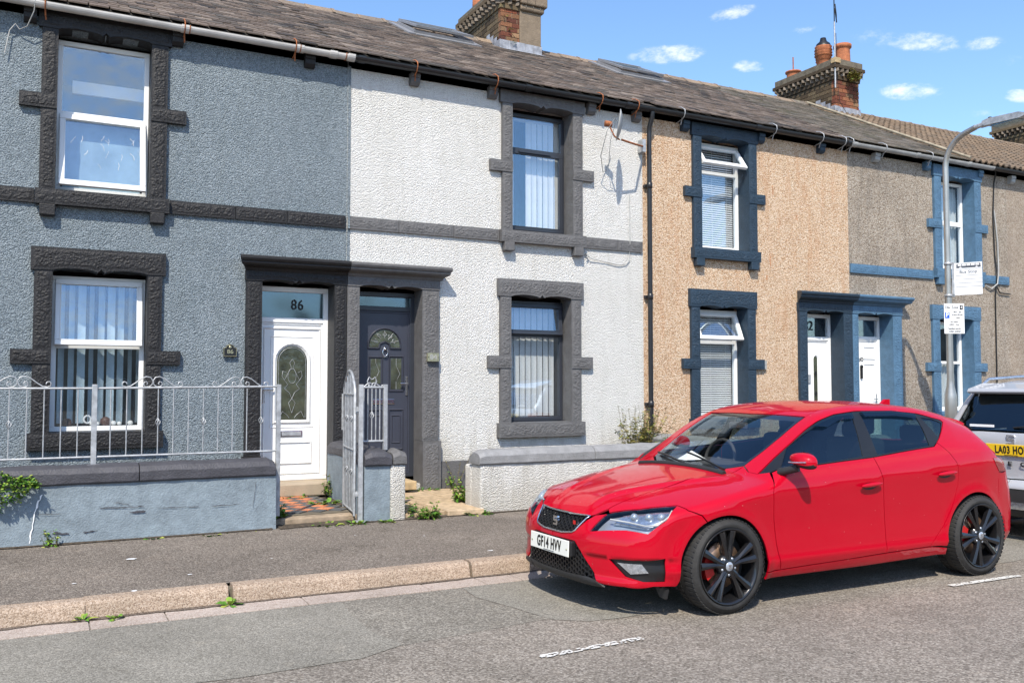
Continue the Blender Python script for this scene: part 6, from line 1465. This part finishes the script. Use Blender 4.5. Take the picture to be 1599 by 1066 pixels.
textmesh('R', .045, (q[0]+.03, -.238, .552), (R(90), 0, R(-90)), M['chrome'], car, 'badge_letter', .003)
# number plate
def plate(parent, x, y, z, txt, mat, tilt, rz, w=.515, h=.108):
    t = MB(); t.box(-w/2, w/2, -.004, .004, -h/2, h/2); mt = Matrix.Translation((x, y, z)) @ Matrix.Rotation(rz, 4, 'Z') @ Matrix.Rotation(tilt, 4, 'X')
    p = put('number_plate', t.mesh('number_plate', mat), parent, mat=mt, bevel=.003)
    tm = textmesh(txt, .100, (0, -.0055, 0), (R(90), 0, 0), M['black'], p, 'plate_characters', .001, sx=.66, font_bold=.0030, space=1.14)
    for s in (-1, 1): m = MB(); m.lathe([(.001, -.008), (.006, -.007), (.008, -.004)], (s*w*.455, 0, -.005), axis='y', n=8); m.build('plate_screw', M['brass'], p)
    m = MB(); m.box(-.07, .07, -.0055, -.005, -h/2+.007, -h/2+.011); m.build('plate_small_print', M['black'], p)
    return p
q = B.on([(0, 0, .395)], (1, 0, 0), .022)[0]; plate(car, q[0], 0.0, .398, 'GF14 HVV', M['plate_white'], R(-2), R(-90))
m = MB(); m.box(q[0]+.008, q[0]+.05, -.27, .27, .345, .45); m.build('plate_holder', M['trim'], car, bevel=.01)
# headlamps
hd = (.62, -.75, -.22)
B.panel('headlamp_housing', head, hd, M['lamp_dark'], .03, off=-.055, gap=-.004, rim=0)
inner = [(-.68, .50, .60), (-.60, .52, .655), (-.50, .63, .678), (-.36, .735, .698), (-.46, .79, .635), (-.57, .75, .585)]
B.panel('headlamp_reflector', inner, hd, M['lamp_chrome'], .02, off=-.032, gap=.004, rim=.02)
for sg in (1, -1):
    m = MB(); P = B.on([(-.66, .46, .615), (-.60, .58, .605), (-.55, .70, .592), (-.50, .765, .60), (-.42, .78, .655), (-.37, .745, .69)], hd, -.012)*np.array((1, sg, 1)); tube_on(m, P, .006); m.build('daytime_light_strip', M['gutter_white'], car)
    m = MB()
    for c in ((-.56, .60, .648), (-.50, .68, .652), (-.44, .735, .655)):
        p = B.on([c], hd, -.026)[0]; m.lathe([(.001, -.012), (.018, -.010), (.026, 0), (.028, .02)], (p[0], -p[1]*sg, p[2]), axis='y' if sg < 0 else 'y', n=12)
    m.build('headlamp_projector', M['lamp_dark'], car)
B.panel('headlamp', head, hd, M['lens'], .025, off=-.002, rim=.02, gap=.002)
# doors, sills, rear quarter
sill_l = [(.468, .84, .245), (1.094, .847, .261), (1.496, .857, .270)]
dl_b = [(.470, .76, .894), (.60, .80, .905), (.776, .828, .93), (1.10, .83, .950), (1.414, .835, .968)]
B.panel('front_door', dl_b+[(1.440, .865, .88), (1.462, .878, .795), (1.485, .87, .5), (1.496, .857, .272)]+sill_l[::-1][1:]+door_front[::-1][1:-1], (0, -1, 0), RED, .035)
rd = [(2.155, .80, 1.045), (2.24, .84, .97), (2.296, .878, .892), (2.312, .876, .80), (2.304, .875, .724), (2.27, .88, .63), (2.216, .88, .537), (2.13, .875, .42), (2.03, .873, .331), (1.966, .858, .279)]
B.panel('rear_door', [(1.414, .835, .968), (1.706, .827, .993), (1.9, .823, 1.008), (2.1, .823, 1.023)]+rd+[(1.496, .857, .272), (1.485, .87, .5), (1.462, .878, .795), (1.440, .865, .88)], (0, -1, 0), RED, .035)
B.panel('sill', [(.345, .84, .24), (.468, .84, .243), (1.094, .847, .259), (1.496, .857, .268), (1.966, .858, .277), (2.17, .86, .25), (2.18, .85, .19), (1.3, .83, .180), (.345, .83, .178)], (0, -1, 0), RED, .03)
dlo = [(.42, .69, .876), (.470, .76, .892)]+dl_b[1:]+[(1.706, .827, .993), (1.9, .823, 1.008), (2.1, .823, 1.023), (2.155, .80, 1.045), (2.21, .79, 1.085), (2.29, .75, 1.145), (2.36, .71, 1.200), (2.345, .70, 1.218), (2.25, .70, 1.240), (2.103, .666, 1.268), (1.828, .638, 1.292), (1.46, .621, 1.294), (1.235, .625, 1.272), (1.048, .643, 1.222), (.90, .655, 1.150), (.769, .668, 1.078), (.588, .673, .970)]
roof_e = [(.445, .53, .918), (.63, .547, 1.028), (.786, .549, 1.115), (.918, .540, 1.185), (1.053, .530, 1.252), (1.3, .52, 1.31), (1.6, .51, 1.335), (1.9, .50, 1.33), (2.2, .50, 1.30), (2.5, .50, 1.24), (2.66, .52, 1.20)]
hatch_e = [(2.66, .52, 1.20), (2.69, .60, 1.15), (2.72, .67, 1.07), (2.76, .74, .99), (2.79, .775, .93)]
B.panel('side_frame', roof_e+hatch_e[1:]+[(2.83, .80, .90), (2.87, .82, .82), (2.865, .84, .72), (2.875, .845, .62)]+[(2.885, .85, .50), (2.893, .86, .36)][:0]+arc(*RA, 24, 158, 24)[0:0]+[(2.86, .86, .52)]+arc(*RA, 36, 178, 26)+[(2.16, .86, .27), (1.966, .858, .279)]+rd[::-1][1:]+[(2.1, .823, 1.023)][:0]+dlo[::-1][0:0]+dlo[dlo.index((2.155, .80, 1.045))+1:]+[(.42, .69, .876), (.40, .62, .895)],
        (0, -.86, -.5), RED, .03, gap=.0015)
B.panel('roof', full([(2.72, 0, 1.24), (2.70, .25, 1.23), (2.66, .52, 1.20)][:0]+[(1.0, 0, 1.27), (1.01, .2, 1.27), (1.03, .4, 1.265), (1.053, .530, 1.252)]+roof_e[5:]+[(2.70, .30, 1.22), (2.72, 0, 1.23)])[:12]+[(2.70, -.30, 1.22)]+[(p[0], -p[1], p[2]) for p in roof_e[::-1][:-4]]+[(1.03, -.4, 1.265), (1.01, -.2, 1.27)],
        (0, 0, -1), RED, .05, mirror=False, gap=.001)
# windscreen and its black edge
ws = [(.30, 0, .90), (.315, .2, .898), (.365, .40, .90), (.452, .522, .915), (.63, .540, 1.03), (.786, .542, 1.12), (.918, .533, 1.19), (1.045, .522, 1.255), (1.025, .4, 1.265), (1.005, .2, 1.27), (.995, 0, 1.27)]
wsf = ws+[(p[0], -p[1], p[2]) for p in ws[::-1][1:-1]]
inn = [(.36, 0, .93), (.375, .2, .93), (.42, .40, .93), (.49, .495, .945), (.63, .515, 1.03), (.786, .517, 1.12), (.90, .508, 1.185), (.975, .495, 1.225), (.955, .38, 1.235), (.94, .2, 1.24), (.935, 0, 1.24)]
innf = inn+[(p[0], -p[1], p[2]) for p in inn[::-1][1:-1]]
B.panel('windscreen', wsf, (.5, 0, -.85), M['screen'], .06, off=-.003, mirror=False, rim=0)
B.panel('windscreen_border', wsf, (.5, 0, -.85), M['trim'], .05, off=-.008, holes3=[innf], mirror=False, rim=0)
m = MB(); P = B.on([(.285, v, .9) for v in np.linspace(-.5, .5, 15)], (0, 0, -1), .002); tube_on(m, P, .022); m.build('cowl_strip', M['trim_rough'], car)
for a0, a1 in (((.335, .45), (.45, -.10)), ((.315, .02), (.46, -.48))):
    m = MB(); P = B.on([(a0[0]+(a1[0]-a0[0])*t, a0[1]+(a1[1]-a0[1])*t, 1) for t in np.linspace(0, 1, 8)], (0, 0, -1), .015); tube_on(m, P, .008, 6); m.build('wiper', M['trim'], car)
# side windows: black surround with glass set in
def inset(P, k):  # shrink outline towards its middle
    c = np.mean(np.array(P), 0); return [tuple(np.array(p)+(c-np.array(p))*k) for p in P]
fg = [(.53, .80, .925), (.70, .82, .938), (1.0, .828, .960), (1.318, .827, .984), (1.36, .74, 1.13), (1.395, .65, 1.262), (1.235, .635, 1.252), (1.06, .66, 1.203), (.90, .67, 1.125), (.72, .68, 1.02)]
rg = [(1.475, .83, .992), (1.75, .825, 1.015), (2.06, .822, 1.040), (2.07, .76, 1.14), (2.065, .69, 1.248), (1.828, .645, 1.272), (1.495, .633, 1.275)]
qg = [(2.115, .70, 1.240), (2.24, .70, 1.222), (2.33, .72, 1.196), (2.27, .76, 1.135), (2.205, .79, 1.09)]
B.panel('window_surround', dlo, (0, -.9, -.42), M['trim'], .03, off=-.004, holes3=[fg, rg, qg], rim=.01)
B.panel('side_window', fg, (0, -.9, -.42), M['carglass'], .05, off=-.008, rim=0, gap=-.003)
B.panel('side_window', rg, (0, -.9, -.42), M['carglass_dark'], .05, off=-.008, rim=0, gap=-.003)
B.panel('quarter_window', qg, (0, -.9, -.42), M['carglass_dark'], .05, off=-.008, rim=0, gap=-.003)
B.panel('wind_deflector', [(.95, .66, 1.165), (1.06, .65, 1.217), (1.235, .635, 1.262), (1.41, .63, 1.275), (1.395, .66, 1.225), (1.235, .66, 1.215), (1.08, .68, 1.165)], (0, -.9, -.42), M['carglass_dark'], .03, off=.012, rim=.004)
B.panel('wind_deflector', [(1.50, .63, 1.285), (1.828, .64, 1.282), (2.06, .67, 1.262), (2.05, .70, 1.225), (1.828, .67, 1.235), (1.505, .66, 1.238)], (0, -.9, -.42), M['carglass_dark'], .03, off=.012, rim=.004)
# tail
B.panel('tail_lamp', [(2.77, .86, .915), (2.84, .85, .915), (3.05, .72, .90), (3.17, .50, .885), (3.18, .48, .80), (3.10, .68, .79), (2.86, .85, .80), (2.80, .86, .86)], (-.8, -.6, 0), M['redlens'], .03, off=.004)
B.panel('rear_bumper', [(2.875, .84, .62), (2.862, .84, .785), (3.10, .70, .785), (3.2, .4, .66), (3.24, 0, .62), (3.26, 0, .20), (3.15, .5, .20), (3.0, .75, .20), (2.90, .84, .20)]+arc(*RA, -6, 34, 8), (-.7, -.7, 0), RED, .035)
B.panel('tailgate', [(2.86, .83, .74), (2.87, .835, .79), (3.10, .68, .785), (3.18, .48, .795), (3.17, .48, .89), (3.05, .70, .90), (2.84, .79, .925), (2.95, .6, .99), (3.02, .3, 1.0), (3.03, 0, 1.0), (3.22, 0, .66), (3.17, .4, .69), (3.08, .68, .73)], (-.8, -.5, -.25), RED, .035)
B.panel('rear_window', [(2.84, .76, .94), (2.80, .69, 1.04), (2.76, .60, 1.15), (2.78, .3, 1.19), (2.80, 0, 1.20), (3.04, 0, 1.005), (3.02, .3, 1.005), (2.95, .62, .99)], (-.5, -.2, -.8), M['carglass_dark'], .05, off=-.004)
B.panel('spoiler', [(2.72, 0, 1.225), (2.70, .30, 1.22), (2.66, .52, 1.20), (2.70, .62, 1.13), (2.76, .60, 1.15), (2.80, .3, 1.19), (2.83, 0, 1.2)], (-.2, 0, -1), RED, .04, off=.012, rim=.03)
B.panel('rear_inner_panel', [(2.875, .84, .22), (2.86, .84, .60), (2.84, .83, .90), (2.93, .66, .98), (3.03, .3, 1.0), (3.03, 0, 1.0), (3.26, 0, .6), (3.25, 0, .23), (3.12, .5, .22), (2.98, .75, .22)], (-.8, -.55, 0), RED, .05, off=-.012, gap=.004)
# mirrors, handles
for sg in (1, -1):
    fold = sg < 0; mr = MB(); C0 = Vector((.600, -.955*sg, .985)) if not fold else Vector((.98, .86, 1.0)); n1, n2 = 14, 18; v = []
    for i in range(n1+1):
        th = math.pi*i/n1
        for k in range(n2):
            ph = 2*math.pi*k/n2; x = math.sin(th)*math.cos(ph); z = math.sin(th)*math.sin(ph); y = math.cos(th)
            ex = .085*(1 if x < 0 else .32); dv = (ex*np.sign(x)*abs(x)**.75, .105*y*sg); dv = (dv[1], dv[0]*-.8) if fold else dv; v.append(C0+Vector((dv[0], dv[1], (.052-.012*y)*np.sign(z)*abs(z)**.8+.014*y)))
    F = [(i*n2+k, i*n2+(k+1) % n2, (i+1)*n2+(k+1) % n2, (i+1)*n2+k) for i in range(n1) for k in range(n2)]
    top = [f_ for f_ in F if sum(v[i].z for i in f_)/4 > C0.z-.026]; bot = [f_ for f_ in F if sum(v[i].z for i in f_)/4 <= C0.z-.026]
    mr.add(v, top, 0, True); mo = mr.build('door_mirror', RED, car)
    mb = MB(); mb.add(v, bot, 0, True); fold or mb.tube([(.56, -.93*sg, .935), (.53, -.86*sg, .91), (.52, -.80*sg, .895)], [.030, .026, .030], 10); mb.build('mirror_base', M['trim_rough'], mo)
    if fold: continue_ = True
    mg = MB(); mg.lathe([(.001, .6), (.050, .6), (.055, .59)], (0, -.955*sg, .985), axis='x', n=18); (None if fold else mg.build('mirror_glass', M['chrome'], mo))
    ms = MB(); ms.tube([(.525, -.88*sg, .970), (.512, -.95*sg, .972), (.53, -1.03*sg, .978)], .006, 6); (None if fold else ms.build('indicator_strip', M['lamp_chrome'], mo))
    for hu, hw in ((1.315, .778), (2.145, .822)):
        P = B.on([(hu+.105*t, .9, hw+.006*t) for t in np.linspace(-1, 1, 9)], (0, -1, 0), .024)*np.array((1, sg, 1)); hb = MB(); tube_on(hb, P, [.006, .013, .016, .017, .017, .017, .016, .013, .006], 8); ho = hb.build('door_handle', RED, car)
        P2 = B.on([(hu+.075*math.cos(a), .9, hw-.012+.026*math.sin(a)) for a in np.linspace(0, 2*math.pi, 17)[:-1]], (0, -1, 0), .0015)*np.array((1, sg, 1)); hc = MB(); hc.add(toloc(P2), [tuple(range(16))]); hc.build('handle_cup', M['trim'], ho)
# wheels
def wheel(car_, x, y, sg, r=.312, rr=.245, wd=.215, name='wheel', spokes=5, detail=True, rot0=0.):
    w = thing_part(name, car_, (x, y, r)) 
    m = MB(); hw = wd/2; prof = [(rr-.012, -hw+.018), (rr+.006, -hw+.006), (rr+.03, -hw-.004), (r-.035, -hw-.002), (r-.012, -hw+.012), (r, -hw+.032)]
    full_ = prof+[(r+.001, 0)]+[(a, -b) for a, b in prof[::-1]]
    m.lathe(full_, axis='y', n=72)
    t = MB()
    if detail:
        for k in range(60):
            a = 2*math.pi*k/60; ma = Matrix.Rotation(a, 4, 'Y')
            for s in (-1, 1):
                q = [ma @ Vector(p) for p in ((-.011, s*(hw-.01), r-.008), (.009, s*(hw-.01), r-.008), (.017, s*.025, r+.003), (-.003, s*.025, r+.003))]
                q2 = [ma @ Vector(p) for p in ((-.011, s*(hw-.012), r-.001), (.009, s*(hw-.012), r-.001), (.017, s*.025, r+.006), (-.003, s*.025, r+.006))]
                t.add(q+q2, [(4, 5, 6, 7), (0, 1, 5, 4), (1, 2, 6, 5), (2, 3, 7, 6), (3, 0, 4, 7)])
        m.add(t.v, t.f)
    ty = m.build('tyre', M['tyre'], w)
    o = sg*hw   # outer face side along local y (negative y = towards camera)
    m = MB(); f = sg
    m.lathe([(rr-.004, -f*(hw-.004)), (rr+.004, -f*(hw+.001)), (rr-.002, -f*(hw+.002)), (rr-.014, -f*(hw-.010)), (rr-.022, -f*(hw-.05)), (rr-.03, f*(hw-.02)), (rr, f*hw)], axis='y', n=60)
    yo = lambda k: -f*(hw+k)
    for s in range(spokes):
        a0 = rot0+2*math.pi*s/spokes
        for br in (-1, 1):
            aa = a0+br*.205; ab = a0+br*.14
            p0 = Vector((.030*math.cos(ab*1), 0, .030*math.sin(ab))); p1 = Vector((.105*math.cos(a0+br*.155), 0, .105*math.sin(a0+br*.155))); p2 = Vector(((rr-.012)*math.cos(aa), 0, (rr-.012)*math.sin(aa)))
            for (pa, pb, wa, wb, ya, yb) in ((p0, p1, .020, .014, -.012, -.008), (p1, p2, .014, .024, -.008, -.004)):
                d = (pb-pa).normalized(); nn = Vector((-d.z, 0, d.x)); v = []
                for pp, ww, yy in ((pa, wa, ya), (pb, wb, yb)):
                    for sd, dy in ((-1, -.035), (-1, -.004), (0, .006), (1, -.004), (1, -.035)):
                        v.append(pp+nn*ww*sd+Vector((0, yo(yy+dy), 0)))
                m.add(v, [(i, i+1, 6+i, 5+i) for i in range(4)]+[(0, 1, 2, 3, 4), (5, 6, 7, 8, 9)])
    m.lathe([(.001, yo(-.004)), (.034, yo(-.004)), (.05, yo(-.010)), (.075, yo(-.018)), (.08, yo(-.05))], axis='y', n=24)
    m.build('rim', M['rim'], w)
    m = MB(); m.lathe([(.001, yo(.001)), (.026, yo(.0)), (.030, yo(-.004))], axis='y', n=20); m.build('hub_cap', M['lamp_dark'], w)
    m = MB()
    for k in range(5): a = rot0+2*math.pi*(k+.5)/5; m.lathe([(.001, yo(-.010)), (.008, yo(-.010)), (.009, yo(-.02))], (.056*math.cos(a), 0, .056*math.sin(a)), axis='y', n=8)
    m.build('wheel_bolt', M['lamp_dark'], w)
    m = MB(); m.lathe([(.06, yo(-.075)), (.150, yo(-.075)), (.150, yo(-.095)), (.06, yo(-.095))], axis='y', n=36); m.build('brake_disc', M['disc'], w)
    m = MB(); P = [(r_*math.cos(a), r_*math.sin(a)) for a in np.linspace(2.6, 3.7, 7) for r_ in (.165,)]+[(r_*math.cos(a), r_*math.sin(a)) for a in np.linspace(3.7, 2.6, 7) for r_ in (.095,)]
    m.prism(P, yo(-.055), yo(-.11), 'y'); m.build('brake_caliper', M['caliper'], w, bevel=.006)
    m = MB(); m.lathe([(.001, yo(-.12)), (rr-.03, yo(-.12))], axis='y', n=30); m.build('wheel_backplate', M['rubber'], w)
    if detail: sm_ = MB(); emblem_pts = None; e = MB(); e.box(-.013, .013, yo(.0035)-.0006, yo(.0035)+.0006, -.013, -.005); e.box(-.013, .013, yo(.0035)-.0006, yo(.0035)+.0006, .005, .013); e.box(-.008, .008, yo(.0035)-.0006, yo(.0035)+.0006, -.003, .003); e.build('hub_emblem', M['chrome'], w)
    return w
def thing_part(name, parent, loc):
    o = bpy.data.objects.new(name, None); COL.objects.link(o); o.parent = parent; o.location = loc; o.empty_display_size = .1; return o
TR = .765
wheel(car, 0, -TR, 1, rot0=.35); wheel(car, 2.575, -TR, 1, rot0=.75); wheel(car, 0, TR, -1); wheel(car, 2.575, TR, -1)
# wheel arch liners and floor pan
for ux in (-.02, 2.53):
    for sg in (1, -1):
        m = MB(); n = 22; rr_ = .365; pr = [(ux+rr_*math.cos(a), .285+rr_*math.sin(a)) for a in np.linspace(-.25, math.pi+.25, n)]
        v = [(x, -sg*(.80 if ux < 1 else .82), z) for x, z in pr]+[(x, -sg*.55, z) for x, z in pr]; m.add(v, [(i, i+1, n+i+1, n+i) for i in range(n-1)]+[tuple(range(n, 2*n))]); m.build('wheel_arch_liner', M['trim_rough'], car)
m = MB(); m.box(.38, 2.12, -.80, .80, .19, .22); m.box(-.72, 3.05, -.50, .50, .20, .23); m.build('floor_pan', M['rubber'], car)
m = MB(); m.box(.34, 2.2, -.845, .845, .23, .24) if False else m.box(.30, .36, -.80, .80, .22, .80); m.build('bulkhead', M['interior'], car); m = MB(); m.box(2.2, 2.24, -.56, .56, .22, .90); m.build('bulkhead', M['interior'], car)
for s_ in (-1, 1): m = MB(); m.prism([(s_*.64, .19), (s_*.78, .19), (s_*.76, .125), (s_*.70, .13)], -.44, -.425, 'x'); m.build('air_deflector', M['trim_rough'], car)
m = MB()
m.prism([(.40, .80), (.52, .885), (.80, .905), (.92, .86), (.95, .60), (.40, .55)], -.70, .70, 'y'); m.build('dashboard', M['interior'], car, bevel=.02)
m = MB(); m.tube([(.99+.07*math.cos(a)*.6, .36+.175*math.sin(a), .885+.175*math.cos(a)*.9) for a in np.linspace(0, 2*math.pi, 25)], .014, 8); m.tube([(.99, .20, .88), (.99, .52, .88)], .014, 6); m.tube([(.99, .36, .88), (.86, .36, .80)], .03, 8); m.build('steering_wheel', M['interior'], car)
for sy in (-.36, .36):
    m = MB(); m.box(1.25, 1.70, sy-.24, sy+.24, .42, .60); m.box(1.68, 1.84, sy-.24, sy+.24, .58, 1.08); m.box(1.76, 1.86, sy-.13, sy+.13, 1.10, 1.27); st_ = m.build('seat', M['seat'], car, bevel=.04)
m = MB(); m.box(2.05, 2.45, -.6, .6, .42, .62); m.box(2.42, 2.55, -.6, .6, .60, 1.02); m.box(2.46, 2.54, -.42, -.2, 1.02, 1.16); m.box(2.46, 2.54, .2, .42, 1.02, 1.16); m.build('rear_seat', M['seat'], car, bevel=.04)
m = MB(); m.box(.86, .885, -.10, .10, 1.15, 1.205); m.build('rear_view_mirror', M['interior'], car, bevel=.01)
m = MB(); m.add([(.50, -.18-.0, .898), (.56, -.05, .905), (.66, -.10, .935), (.60, -.24, .925), (.55, -.15, .96)], [(0, 1, 4), (1, 2, 4), (2, 3, 4), (3, 0, 4)]); m.build('folded_paper', M['white'], car) if False else None
ppr = tag(put('crumpled_paper', (lambda mm: (mm.add([(-.11, -.05, 0), (.10, -.06, 0), (.12, .07, .01), (-.08, .08, 0), (.0, .0, .07), (.05, .03, .05)], [(0, 1, 4), (1, 2, 5), (1, 5, 4), (2, 3, 4, 5), (3, 0, 4)]), mm.mesh('crumpled_paper', M['white']))[1])(MB())), 'crumpled white paper lying on the dashboard of the red car', 'paper')
ppr.location = (3.9825+.60, -5.025+.25, .905)
# aerial fin
m = MB(); m.prism([(2.45, 1.30), (2.55, 1.37), (2.60, 1.37), (2.60, 1.28)], -.015, .015, 'y'); m.build('aerial_fin', RED, car)

# ---- the silver car behind, seen from the rear
sc = thing('estate_car', 'silver car with roof rails and yellow number plate parked behind the red hatchback', 'car', (8.24, -4.98, -.02), R(0), 'parked cars')
Ws = herm([-.1, 0, .15, .4, 1., 3., 4.2, 4.5], [.70, .74, .84, .885, .905, .905, .85, .70]); Vs = herm([.15, .25, .35, .6, .85, 1.0, 1.06, 1.2, 1.4, 1.5, 1.56, 1.62], [.10, .03, .01, .0, .0, .025, .06, .12, .20, .27, .38, .6])
Rz = herm([.2, .3, .42, .55, .62, .72, .80, .95, 1.05, 1.15, 1.3, 1.45, 1.55], [.10, .0, -.02, -.01, .05, .055, .055, .06, .085, .16, .26, .37, .45]); Ts = herm([-.1, .3, .5, 1., 2., 2.6, 3.2, 3.4, 4.2, 4.5], [1.40, 1.50, 1.545, 1.585, 1.59, 1.5, 1.16, 1.06, .95, .8])
def suv_f(u, v, w):
    av = np.abs(v); side = av-(Ws(u)-Vs(w)); top = (w-(Ts(u)-.05*(av/.7)**2))*.9; re = (Rz(w)+.09*av**2+.5*np.clip(av-.55, 0, 1)**2)-u; fr = u-(4.33-.25*av**2)
    g = smax(side, top, .07); g = smax(g, re, .06); g = smax(g, fr, .15); return smax(g, .22-w, .03)
S2 = Body(suv_f, sc, (1.6, 0, .8)); SV = M['silver']
S2.panel('tailgate', full([(.07, 0, 1.06), (.09, .4, 1.06), (.14, .68, 1.055), (.12, .72, .98), (.10, .72, .80), (.09, .62, .70), (.07, .5, .62), (.05, 0, .61)])[:8]+[(.07, -.5, .62), (.09, -.62, .70), (.10, -.72, .80), (.12, -.72, .98), (.14, -.68, 1.055), (.09, -.4, 1.06)], (1, 0, 0), SV, .04, mirror=False)
S2.panel('rear_window', [(.09, 0, 1.07), (.10, .4, 1.07), (.14, .665, 1.075), (.36, .58, 1.40), (.33, .3, 1.425), (.32, 0, 1.43)]+[(.33, -.3, 1.425), (.36, -.58, 1.40), (.14, -.665, 1.075), (.10, -.4, 1.07)], (1, 0, 0), M['carglass_dark'], .05, off=-.004, mirror=False)
S2.panel('rear_pillar', [(.14, .68, 1.06), (.38, .60, 1.42), (.55, .62, 1.42), (.6, .70, 1.30), (.5, .80, 1.10), (.4, .86, 1.0), (.16, .76, 1.0)], (.7, -.7, 0), SV, .03)
S2.panel('rear_bumper', [(.05, 0, .60), (.07, .5, .61), (.10, .66, .70), (.2, .84, .70), (.40, .90, .66), (.40, .90, .30), (.15, .84, .30), (.02, .5, .52), (.0, 0, .52)], (.8, -.6, 0), SV, .04)
S2.panel('bumper_cladding', [(.0, 0, .515), (.02, .5, .515), (.15, .83, .30), (.20, .85, .24), (.05, .5, .24), (.02, 0, .24)], (.85, -.5, 0), M['trim_rough'], .04)
S2.panel('bumper_trim', [(-.01, 0, .40), (.0, .5, .40), (.05, .62, .39), (.05, .60, .33), (.0, .5, .33), (-.01, 0, .33)], (1, 0, 0), M['lamp_chrome'], .04, off=.008)
S2.panel('tail_lamp', [(.11, .56, .96), (.12, .74, .98), (.22, .85, .99), (.42, .90, .97), (.36, .90, .86), (.14, .80, .83), (.10, .58, .84)], (.8, -.6, 0), M['redlens'], .03, off=.006)
S2.panel('body_side', [(.16, .77, 1.0), (.40, .86, 1.0), (.60, .85, 1.03), (3.2, .85, 1.0), (4.1, .8, .9), (4.15, .8, .35), (3.8, .88, .3), (.40, .90, .30), (.40, .90, .66), (.20, .84, .70), (.12, .74, .80)], (0.2, -1, 0), SV, .06)
S2.panel('side_windows', [(.62, .76, 1.06), (.70, .66, 1.42), (2.2, .66, 1.44), (2.9, .72, 1.2), (3.1, .8, 1.05)], (0, -1, -.3), M['carglass_dark'], .06, off=.004)
S2.panel('side_frame', [(.42, .86, 1.01), (.60, .70, 1.30), (.56, .62, 1.43), (1.5, .60, 1.53), (2.3, .60, 1.50), (3.15, .75, 1.06)], (0, -1, -.3), SV, .06, off=-.002)
S2.panel('roof', [(.33, 0, 1.44), (.34, .3, 1.44), (.38, .60, 1.43), (.8, .62, 1.51), (2.3, .60, 1.5), (2.4, 0, 1.55), (2.3, -.60, 1.5), (.8, -.62, 1.51), (.38, -.60, 1.43), (.34, -.3, 1.44)], (.1, 0, -1), SV, .06, mirror=False)
S2.panel('bonnet', [(3.0, 0, 1.2), (3.1, .7, 1.1), (4.2, .7, .95), (4.3, 0, .9), (4.2, -.7, .95), (3.1, -.7, 1.1)], (0, 0, -1), SV, .08, mirror=False)
S2.panel('windscreen', [(2.35, 0, 1.55), (2.35, .60, 1.5), (3.05, .70, 1.12), (3.05, 0, 1.2), (3.05, -.70, 1.12), (2.35, -.60, 1.5)], (-.4, 0, -1), M['screen'], .08, mirror=False)
m = MB(); m.prism([(.27, 1.425), (.24, 1.445), (.26, 1.475), (.5, 1.535), (.5, 1.50), (.36, 1.44)], -.58, .58, 'y'); m.build('roof_spoiler', SV, sc, bevel=.01)
m = MB(); m.box(.252, .262, -.22, .22, 1.44, 1.462); m.build('brake_light', M['redlens'], sc)
for sg in (-1, 1):
    m = MB(); m.tube([(.45, sg*.58, 1.49), (.62, sg*.60, 1.575), (1.2, sg*.62, 1.605), (2.0, sg*.60, 1.60), (2.4, sg*.58, 1.53)], .016, 8); m.build('roof_rail', M['lamp_chrome'], sc)
plate(sc, .035, -.02, .885, 'LA03 HOE', M['plate_yellow'], R(3), R(-90), w=.52, h=.111)
for i, chh in enumerate('ATECA'): textmesh(chh, .06, (.040, .27-.135*i, .755), (R(90), 0, R(-90)), M['trim'], sc, 'badge_letter', .003, sx=1.5, font_bold=.001)
q = suv_f; emblem(sc, (.062, 0, .985), .085, M['lamp_chrome'])
textmesh('Next Fridays', .04, (.083, .36, 1.10), (R(72), 0, R(-90)), M['white'], sc, 'window_sticker', .001) if False else None
m = MB(); m.box(.075, .082, .18, .44, 1.098, 1.122); m.build('window_sticker', M['white'], sc)
m = MB(); m.tube([(.11, 0, 1.10), (.10, -.2, 1.12), (.115, -.45, 1.15)], .010, 6); m.build('rear_wiper', M['trim'], sc)
m = MB(); m.box(.3, 3.9, -.78, .78, .24, .28); m.box(.9, 1.1, -.6, .6, .5, 1.2); m.box(.6, .62, -.7, .7, .3, .95); m.build('interior', M['interior'], sc)
wheel(sc, .83, -.80, 1, r=.34, rr=.235, detail=False, name='wheel'); wheel(sc, .83, .80, -1, r=.34, rr=.235, detail=False); wheel(sc, 3.46, -.80, 1, r=.34, rr=.235, detail=False); wheel(sc, 3.46, .80, -1, r=.34, rr=.235, detail=False)
